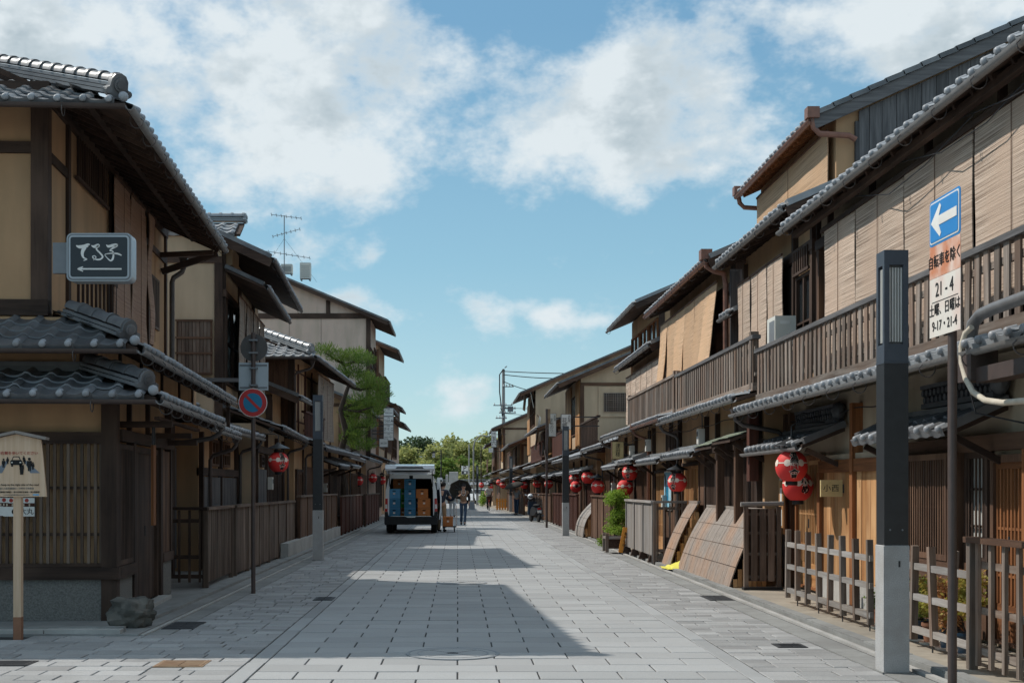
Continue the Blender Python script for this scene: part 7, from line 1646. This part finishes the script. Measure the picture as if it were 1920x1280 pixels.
MB().tube([(0, .60, .235), (0, .52, .60), (0, .46, .95)], .03, 8).build('steering_column', 'grey_metal', sc_); MB().tube([(-.32, .38, 1.02), (0, .45, .98), (.32, .38, 1.02)], .016, 8).build('handlebar', 'black_plastic', sc_, True)
MB().prism(rrect(-.15, .15, .86, 1.06, .06), 1, .44, .56).build('headlight_cowl', 'black_metal', sc_, True)
for s_ in (-1, 1): MB().tube([(s_*.2, .42, 1.0), (s_*.28, .42, 1.15)], .008, 5).build('mirror_stem', 'black_metal', sc_); MB().ball((s_*.30, .42, 1.18), .05, .012, .035).build('mirror', 'chrome', sc_, True)
cbox('number_plate', 'sign_white', -.09, .09, -.745, -.735, .40, .52, sc_); cbox('tail_light', 'tail_red', -.07, .07, -.735, -.70, .56, .62, sc_); MB().tube([(.16, -.2, .25), (.18, -.75, .30)], .04, 8).build('exhaust', 'grey_metal', sc_)
hm = thing('helmet', 'white helmet resting on the parked scooter', 'helmet', (sx_-.18, sy_+.35, 1.02)); MB().ball((0, 0, .10), .13, .15, .12, 16, 10).build('shell', 'car_white', hm, True); MB().prism([(-.14, .05), (-.16, .10), (-.13, .13)], 0, -.09, .09).build('visor', 'sign_black', hm)

# ------------------------------------------------------------------ signs along the row
def box_sign(px0, px1, py0, py1, Y, texts, label, case='sign_white', ink='black_ink', arm=None, d=.14, frame='dark_gutter', rz=0, vertical=False, tsize=None):
    x0, x1 = wx(px0, Y), wx(px1, Y); z0, z1 = wz(py1, Y), wz(py0, Y); w, hh = x1-x0, z1-z0
    t = thing('box_sign', label, 'sign', ((x0+x1)/2, Y, z0), rz); cbox('case', frame, -w/2, w/2, 0, d, 0, hh, t); cbox('face', case, -w/2+.015, w/2-.015, -.006, -.001, .015, hh-.015, t); cbox('face', case, -w/2+.015, w/2-.015, d+.001, d+.006, .015, hh-.015, t)
    for body, fx, fz, sz in texts: lettering(body, sz*hh, ink, t, (fx*w, -.009, fz*hh), FACE_CAM, line=.92)
    if arm: cbox('arm', 'dark_iron', min(w/2*(1 if arm > 0 else -1), arm), max(w/2*(1 if arm > 0 else -1), arm), d/2-.02, d/2+.02, hh*.78, hh*.78+.04, t); cbox('arm', 'dark_iron', min(w/2*(1 if arm > 0 else -1), arm), max(w/2*(1 if arm > 0 else -1), arm), d/2-.02, d/2+.02, hh*.2, hh*.2+.04, t)
    return t
box_sign(1052, 1071, 776, 805, 44.0, (('花\n郷', -.14, .40, .36), ('京\n料\n理', .30, .70, .16)), 'white box sign with brush characters above the second right lamp', arm=1.15)
box_sign(1147, 1170, 827, 861, 33.3, (('津\n田\n楼', 0, .5, .27),), 'cream wooden sign with three characters above the upper lantern', 'plaque_wood', frame='brown_wood', arm=.55)
box_sign(1029, 1043, 775, 818, 57.5, (('ま\nめ\nの\nり', -.12, .48, .17), ('京\n料\n理', .28, .8, .09)), 'tall cream sign with cursive writing near the lattice window house', 'cloth_banner', arm=.6)
box_sign(921, 931, 808, 838, 92.0, (('玉\n六', 0, .38, .30), ('お茶', 0, .85, .12)), 'tall white sign with black characters on the far right row', arm=.9)
box_sign(916, 925, 839, 848, 96.0, (('・・・', 0, .5, .5),), 'small square white sign under the tall far white sign', arm=.9)
for k, (a, b, tx, lb) in enumerate(((765, 776, 'Alliances', 'top white panel of the tall stacked sign on the left row'), (781, 791.5, 'つばみ', 'second white panel of the stacked sign, reading in kana'), (796, 807, 'さくこ', 'third white panel of the stacked sign'), (811, 821.5, 'bien - flou', 'lowest white panel of the stacked sign'))):
    box_sign(719, 738, a-.5, b+4.0, 58.0, ((tx, 0, .42, .42 if k in (1, 2) else .24), ('祇園', 0, .82, .14)), lb, arm=-.75)
box_sign(711, 727.5, 822, 838, 57.0, (('acca', 0, .5, .42),), 'small white box sign lettered in lower case below the stacked sign', arm=-.75)
# name plaque, poster, door notice on the right
Y = 16.35; t = thing('name_plaque', 'pale wooden name plaque projecting from the cedar boards', 'sign', (4.775, Y, 1.385)); cbox('plaque', 'plaque_wood', -.14, .135, -.02, .02, 0, .215, t); lettering('小西', .10, 'black_ink', t, (-.01, -.022, .105), spacing=1.1); cbox('bracket', 'dark_iron', .135, .16, -.015, .015, .05, .16, t)
t = thing('blue_poster', 'pale blue poster beside the single red lantern', 'poster', (4.545, 27.7, 1.05)); cbox('sheet', 'paper_sky', -.006, 0, -.42, .42, 0, .78, t); cbox('frame', 'sign_white', -.003, .012, -.45, .45, -.03, .81, t); cbox('picture_band', 'sign_cyan', -.0085, -.0065, -.15, .2, .15, .5, t)
t = thing('door_notice', 'narrow wooden notice strip with white paper beside the lattice door', 'notice', (4.80, 18.95, .82)); cbox('strip', 'warm_wood', -.012, .012, -.13, .13, 0, .78, t); cbox('paper', 'sign_white', -.015, -.0125, -.06, .06, .12, .36, t); cbox('paper', 'sign_white', -.015, -.0125, -.05, .05, .44, .68, t)
# hanging curtains on the far right houses
def curtain(px0, px1, py0, py1, Y, label, lean=0.0, side=1):
    x0, x1 = wx(px0, Y), wx(px1, Y); z0, z1 = wz(py1, Y), wz(py0, Y); t = thing('hanging_curtain', label, 'curtain', (x0, Y, z0)); n = 16; m = MB(); vs = []
    for i in range(n+1):
        for k in range(7):
            a = i/n; b = k/6; vs.append(((x1-x0)*a+lean*(1-b), 1.6*a+.05*math.sin(i*1.9), (z1-z0)*b-.0))
    m.add(vs, [(i*7+k, (i+1)*7+k, (i+1)*7+k+1, i*7+k+1) for i in range(n) for k in range(6)]); o = m.build('cloth', 'cloth_banner', t, True, angle=80); sm = o.modifiers.new('cloth', 'SOLIDIFY'); sm.thickness = .01
    cbox('pole', 'brown_wood', -.02, .02, -.05, 1.65, z1-z0, z1-z0+.04, t).rotation_euler = (0, 0, math.atan2(-(x1-x0), 1.6))
curtain(1011, 1018, 779, 842, 65.0, 'long white curtain blowing from the upper floor of the small eave house', -.25)
curtain(983, 990, 735, 768, 76.5, 'white curtain under the eave of the large cream gable', -.1); curtain(994, 1001, 733, 764, 75.4, 'second white curtain under the eave of the large cream gable', .2)
curtain(933, 941, 803, 838, 97.5, 'pale curtain on the far gabled house', 0)
# sign poles
def sign_pole(px, Y, ztop, label, zdisc=None, mat='brown_metal'):
    t = thing('sign_pole', label, 'pole', (wx(px, Y), Y, 0)); MB().tube([(0, 0, 0), (0, 0, ztop)], .045, 10).build('pole', mat, t, True)
    if zdisc: MB().lathe([(.28, 0), (.28, .01)], 24).xform(Matrix.Translation((-.05, 0, zdisc)) @ Matrix.Rotation(R(80), 4, 'Y')).build('round_sign', 'brown_metal', t); cbox('clamp', 'grey_metal', -.05, .05, -.05, .05, zdisc-.02, zdisc+.02, t)
    return t
sp = sign_pole(1025, 48.0, 4.45, 'brown sign pole with a round sign seen edge-on, right kerb', 2.65); cbox('side_plate', 'rust_iron', .02, .14, -.01, .01, 3.9, 4.45, sp)
sign_pole(902, 104.0, 4.9, 'far brown sign pole with a round sign', 4.1); 
# P parking sign, far posts and lamps
Y = 121.0; t = thing('parking_sign', 'white and black parking sign with a large P at the street end', 'sign', (wx(871, Y), Y, 0)); MB().tube([(.42, 0, 0), (.42, 0, wz(832, Y))], .06, 8).build('pole', 'pole_concrete', t, True)
cbox('panel', 'sign_white', -.30, .34, -.08, -.04, wz(889, Y)+.0, wz(873, Y), t); cbox('picture', 'sign_black', -.26, .30, -.086, -.081, wz(888.6, Y), wz(882.6, Y), t); lettering('P', .62, 'black_ink', t, (.02, -.088, wz(877.6, Y))); cbox('symbol', 'sign_white', -.06, .16, -.090, -.087, wz(887.2, Y), wz(883.8, Y), t)
Y = 112.0; t = thing('arched_street_light', 'grey street light with a curved arm at the far end of the street', 'street light', (wx(888, Y), Y, 0)); zt = wz(817, Y)
MB().tube([(0, 0, 0), (0, 0, zt-.9), (.12, 0, zt-.4), (.4, 0, zt-.05), (.8, 0, zt+.05), (1.1, 0, zt)], [.08, .07, .06, .055, .05, .045], 8).build('post', 'pole_concrete', t, True); MB().ball((1.25, 0, zt-.03), .26, .10, .06).build('lamp_head', 'grey_metal', t, True)
Y = 104.0; t = thing('lantern_lamp_post', 'thin dark post with a small hanging lantern lamp at the street end', 'street light', (wx(827, Y), Y, 0)); zt = wz(843, Y)
MB().tube([(0, 0, 0), (0, 0, zt)], .05, 8).build('post', 'black_metal', t); MB().tube([(0, 0, zt-.12), (-.62, 0, zt-.12)], .025, 6).build('arm', 'black_metal', t); MB().prism(rrect(-.72, -.48, zt-.62, zt-.26, .02), 1, -.12, .12).build('lamp_box', 'louvre', t); MB().prism([(-.82, zt-.26), (-.38, zt-.26), (-.6, zt-.10)], 1, -.2, .2).build('lamp_roof', 'black_metal', t); cbox('frame', 'black_metal', -.73, -.47, -.13, .13, zt-.46, zt-.43, t)
# utility pole and wires
Y = 113.0; ux = wx(944, Y); zt = wz(692, Y); t = thing('utility_pole', 'concrete utility pole with crossarms and cables behind the far right roofs', 'utility pole', (ux, Y, 0))
MB().tube([(0, 0, 0), (0, 0, zt)], [.19, .13], 10).build('pole', 'pole_concrete', t, True)
for py, l0, l1 in ((725, -.1, .9), (760, -.9, .8), (766, -.3, 1.1), (774, -.4, 1.1), (784, -.7, .3)):
    z = wz(py, Y); cbox('crossarm', 'grey_metal', l0, l1, -.25, -.17, z-.04, z+.04, t)
    for i in range(4): xx = l0+.1+(l1-l0-.2)*i/3; MB().lathe([(.05, 0), (.06, .06), (.035, .1), (.05, .16)], 8, (xx, -.21, z+.04)).build('insulator', 'sign_white', t)
cbox('transformer', 'grey_metal', .35, .85, -.35, -.26, wz(772, Y), wz(762, Y), t); MB().tube([(.0, -.2, zt), (-.35, -.2, zt-.5), (-.35, -.2, zt-2), (-.1, -.2, zt-4.2)], .05, 8).build('cable_loop', 'wire', t, True); MB().tube([(.1, -.2, zt+.1), (.3, -.2, zt+.25)], .05, 6).build('arrester', 'grey_metal', t)
for k, (z0, dz, th, far) in enumerate(((zt-.2, .1, .05, 9), (zt-.5, .25, .05, 9), (zt-1.1, 1.0, .045, 9), (zt-3.4, .2, .03, 9), (zt-3.9, .3, .03, 9))):
    w = thing('overhead_cable', 'black overhead cable running right from the utility pole, %s from the top' % ('first', 'second', 'third', 'fourth', 'fifth')[k], 'cable', (ux, Y-.2, z0)); MB().tube([(far*i/12, -.3*i, -dz*4*(i/12)*(1-i/12)-.04*i*(k < 3)) for i in range(13)], th*.8, 6).build('strand', 'wire', w, True)
# orange folding barrier
bx0 = wx(941, 86.0); t = thing('folding_barrier', 'orange slatted folding barrier standing by the far right kerb', 'barrier', (bx0, 86.0, 0))
for i in range(5): o = cbox('slat', 'signal_orange', -.38+.18*i, -.26+.18*i, -.15, -.12, .0, .78, t); o.rotation_euler = (R(-10), 0, 0)
for zz in (.2, .6): cbox('rail', 'signal_orange', -.42, .46, -.11, -.08, zz-.03, zz+.03, t)
for i in (0, 4): o = cbox('rear_leg', 'signal_orange', -.36+.18*i, -.28+.18*i, .05, .08, .0, .78, t); o.rotation_euler = (R(14), 0, 0)
# white car parked at the end
cxx = wx(897, 119); t = thing('parked_car', 'white car parked across the far end of the street', 'car', (cxx, 119.5, 0), R(-72))
body = [(-1.9, .35), (1.95, .35), (2.0, .62), (1.9, .80), (1.15, .92), (.65, 1.38), (-.9, 1.42), (-1.6, 1.0), (-1.92, .92)]
MB().prism([(a, b) for a, b in body], 1, -.82, .82).build('body', 'car_white', t, True, angle=30)
for sy in (-1, 1): MB().prism([(1.02, .95), (.6, 1.33), (-.85, 1.36), (-1.4, 1.0)], 1, sy*.825-.004, sy*.825+.004).build('side_window', 'glass', t)
MB().prism([(1.12, .95), (1.16, .95), (.70, 1.36), (.66, 1.36)], 1, -.7, .7).build('windscreen', 'glass', t)
for xx in (-1.2, 1.25):
    for sy in (-1, 1): w = MB().lathe([(.18, -.1), (.29, -.1), (.31, 0), (.29, .1), (.18, .1)], 18).xform(Matrix.Translation((xx, sy*.74, .31)) @ Matrix.Rotation(R(90), 4, 'X')).build('wheel', 'rubber', t, True)
for sy in (-1, 1): cbox('headlight', 'tail_clear', 1.93, 2.0, sy*.62-.14, sy*.62+.14, .62, .74, t)
# temple wall closing the street, stone posts
t = thing('temple_wall', 'cream plaster wall with a tiled coping closing the street', 'wall', (0, 127.0, 0)); cbox('wall', 'clay_wall', -14, 18, 0, .4, 0, 1.75, t)
for yy, up in ((-.35, (0, 1, 0)), (.75, (0, -1, 0))): slope(t, 'coping', (-14, yy, 1.82), (1, 0, 0), up, R(28), 32, .55, n_ind=0, mat='tile_silver')
ridge(t, (-14, .2, 2.15), (18, .2, 2.15), 'tile', 2, end=False, seg=1.2)
for i in range(9): cbox('buttress_post', 'dark_wood', -13+3.6*i, -12.8+3.6*i, -.05, -.001, 0, 1.75, t)
for k, (a, b, c, lab) in enumerate(((842, 859, 884, 'broad grey stone slab post before the trees at the street end'), (835.5, 840.5, 889, 'slim grey stone post left of the broad slab post'))):
    Y = 122.0; q = thing('stone_post', lab, 'stone post', (wx((a+b)/2, Y), Y, 0)); w = wx(b, Y)-wx(a, Y); MB().chamfer(-w/2, w/2, -.2, .2, 0, wz(c, Y), .05).build('shaft', 'pale_concrete', q); cbox('plinth', 'pale_concrete', -w/2-.1, w/2+.1, -.3, .3, 0, .25, q)
gt = thing('temple_gate', 'far white temple gate under a grey tiled roof, glimpsed among the trees', 'gate', (wx(784, 165), 165, 0))
cbox('wall', 'sign_white', -1.6, 1.6, 0, .3, 0, 5.0, gt); slope(gt, 'roof', (-2.2, -.8, 5.0), (1, 0, 0), (0, 1, 0), R(28), 4.4, 1.1, n_ind=0, mat='tile_silver'); slope(gt, 'roof', (-2.2, 1.4, 5.0), (1, 0, 0), (0, -1, 0), R(28), 4.4, 1.1, n_ind=0, mat='tile_silver')
for i in range(5): cbox('timber', 'dark_wood', -1.6+.72*i, -1.3+.72*i, -.12, -.01, 0, 5.0, gt)

# ------------------------------------------------------------------ trees beyond the street
def tree(px, py, Y, rx, rz_, label, mat, n, seed, leaf=.42):
    x, zc = wx(px, Y), wz(py, Y); t = thing('broadleaf_tree', label, 'tree', (x, Y, 0), 0, 'trees beyond the end of the street'); rnd = random.Random(seed); cl = []
    MB().tube([(0, 0, 0), (.2, .1, zc*.45), (-.1, 0, zc*.8), (.1, 0, zc+rz_*.5)], [.32, .26, .18, .05], 9).build('trunk', 'bark', t, True)
    for i in range(15):
        a = rnd.uniform(0, 6.28); q = rnd.uniform(.15, .8); zz = zc+rz_*rnd.uniform(-.75, .75); k = math.sqrt(max(.1, 1-((zz-zc)/rz_)**2)); c = (q*rx*k*math.cos(a), q*rx*.8*k*math.sin(a), zz)
        s_ = rnd.uniform(.30, .48); cl.append((*c, rx*s_, rx*s_, rz_*s_*.85))
        MB().tube([(0, 0, min(zc*.8, zz-.3)), (c[0]*.5, c[1]*.5, (zc*.8+zz)/2), c], [.10, .07, .03], 5).build('limb', 'bark', t)
    leaf_cloud('crown', mat, t, cl, n, leaf, .6, seed, .2, False, .5)['kind'] = 'stuff'
tree(785, 856, 172, 3.4, 2.82, 'round dark green tree left of centre beyond the street', 'leaf_dark', 2600, 1)
tree(757, 852, 178, 1.9, 3.17, 'dark pointed tree top at the left edge of the far trees', 'leaf_dark', 1600, 2)
tree(762, 872, 150, 2.4, 2.29, 'pale green tree behind the last left house', 'leaf_far', 2400, 3)
tree(815, 872, 146, 2.3, 2.20, 'yellow-green tree above the van roof', 'leaf_far', 2600, 4)
tree(845, 862, 158, 3.2, 2.90, 'wide yellow-green tree in the middle of the far trees', 'leaf_far', 3200, 5)
tree(880, 866, 152, 3.0, 2.82, 'yellow-green tree behind the parking sign', 'leaf_far', 3000, 6)
tree(912, 854, 160, 3.2, 3.17, 'tall green tree at the right of the far trees', 'leaf_far', 3200, 7)
tree(862, 884, 140, 2.6, 1.76, 'low green tree over the temple wall', 'leaf_green', 2400, 8)
tree(900, 888, 138, 2.6, 1.76, 'low green tree right of the parking sign', 'leaf_far', 2200, 9)
tree(828, 889, 140, 2.4, 1.76, 'low leafy tree right beside the van', 'leaf_green', 2000, 10)
tree(940, 874, 150, 3.0, 2.64, 'green tree showing behind the last right house', 'leaf_far', 2000, 11)
tree(730, 884, 150, 3.0, 2.29, 'green tree hidden mostly behind the last left house', 'leaf_far', 1500, 12)
tree(790, 890, 142, 2.6, 1.58, 'low green tree behind the van', 'leaf_far', 1800, 13)
hd_ = thing('kerb_hedge', 'small green hedge at the kerb near the farthest lamp', 'hedge', (wx(905, 101), 101.0, 0)); leaf_cloud('foliage', 'leaf_bright', hd_, [(0, 0, .5, .35, .6, .45), (.1, .3, .9, .3, .4, .4)], 900, .12, .5, 31)['kind'] = 'stuff'; MB().tube([(0, 0, 0), (0, .1, .9)], .03, 5).build('stem', 'bark', hd_)
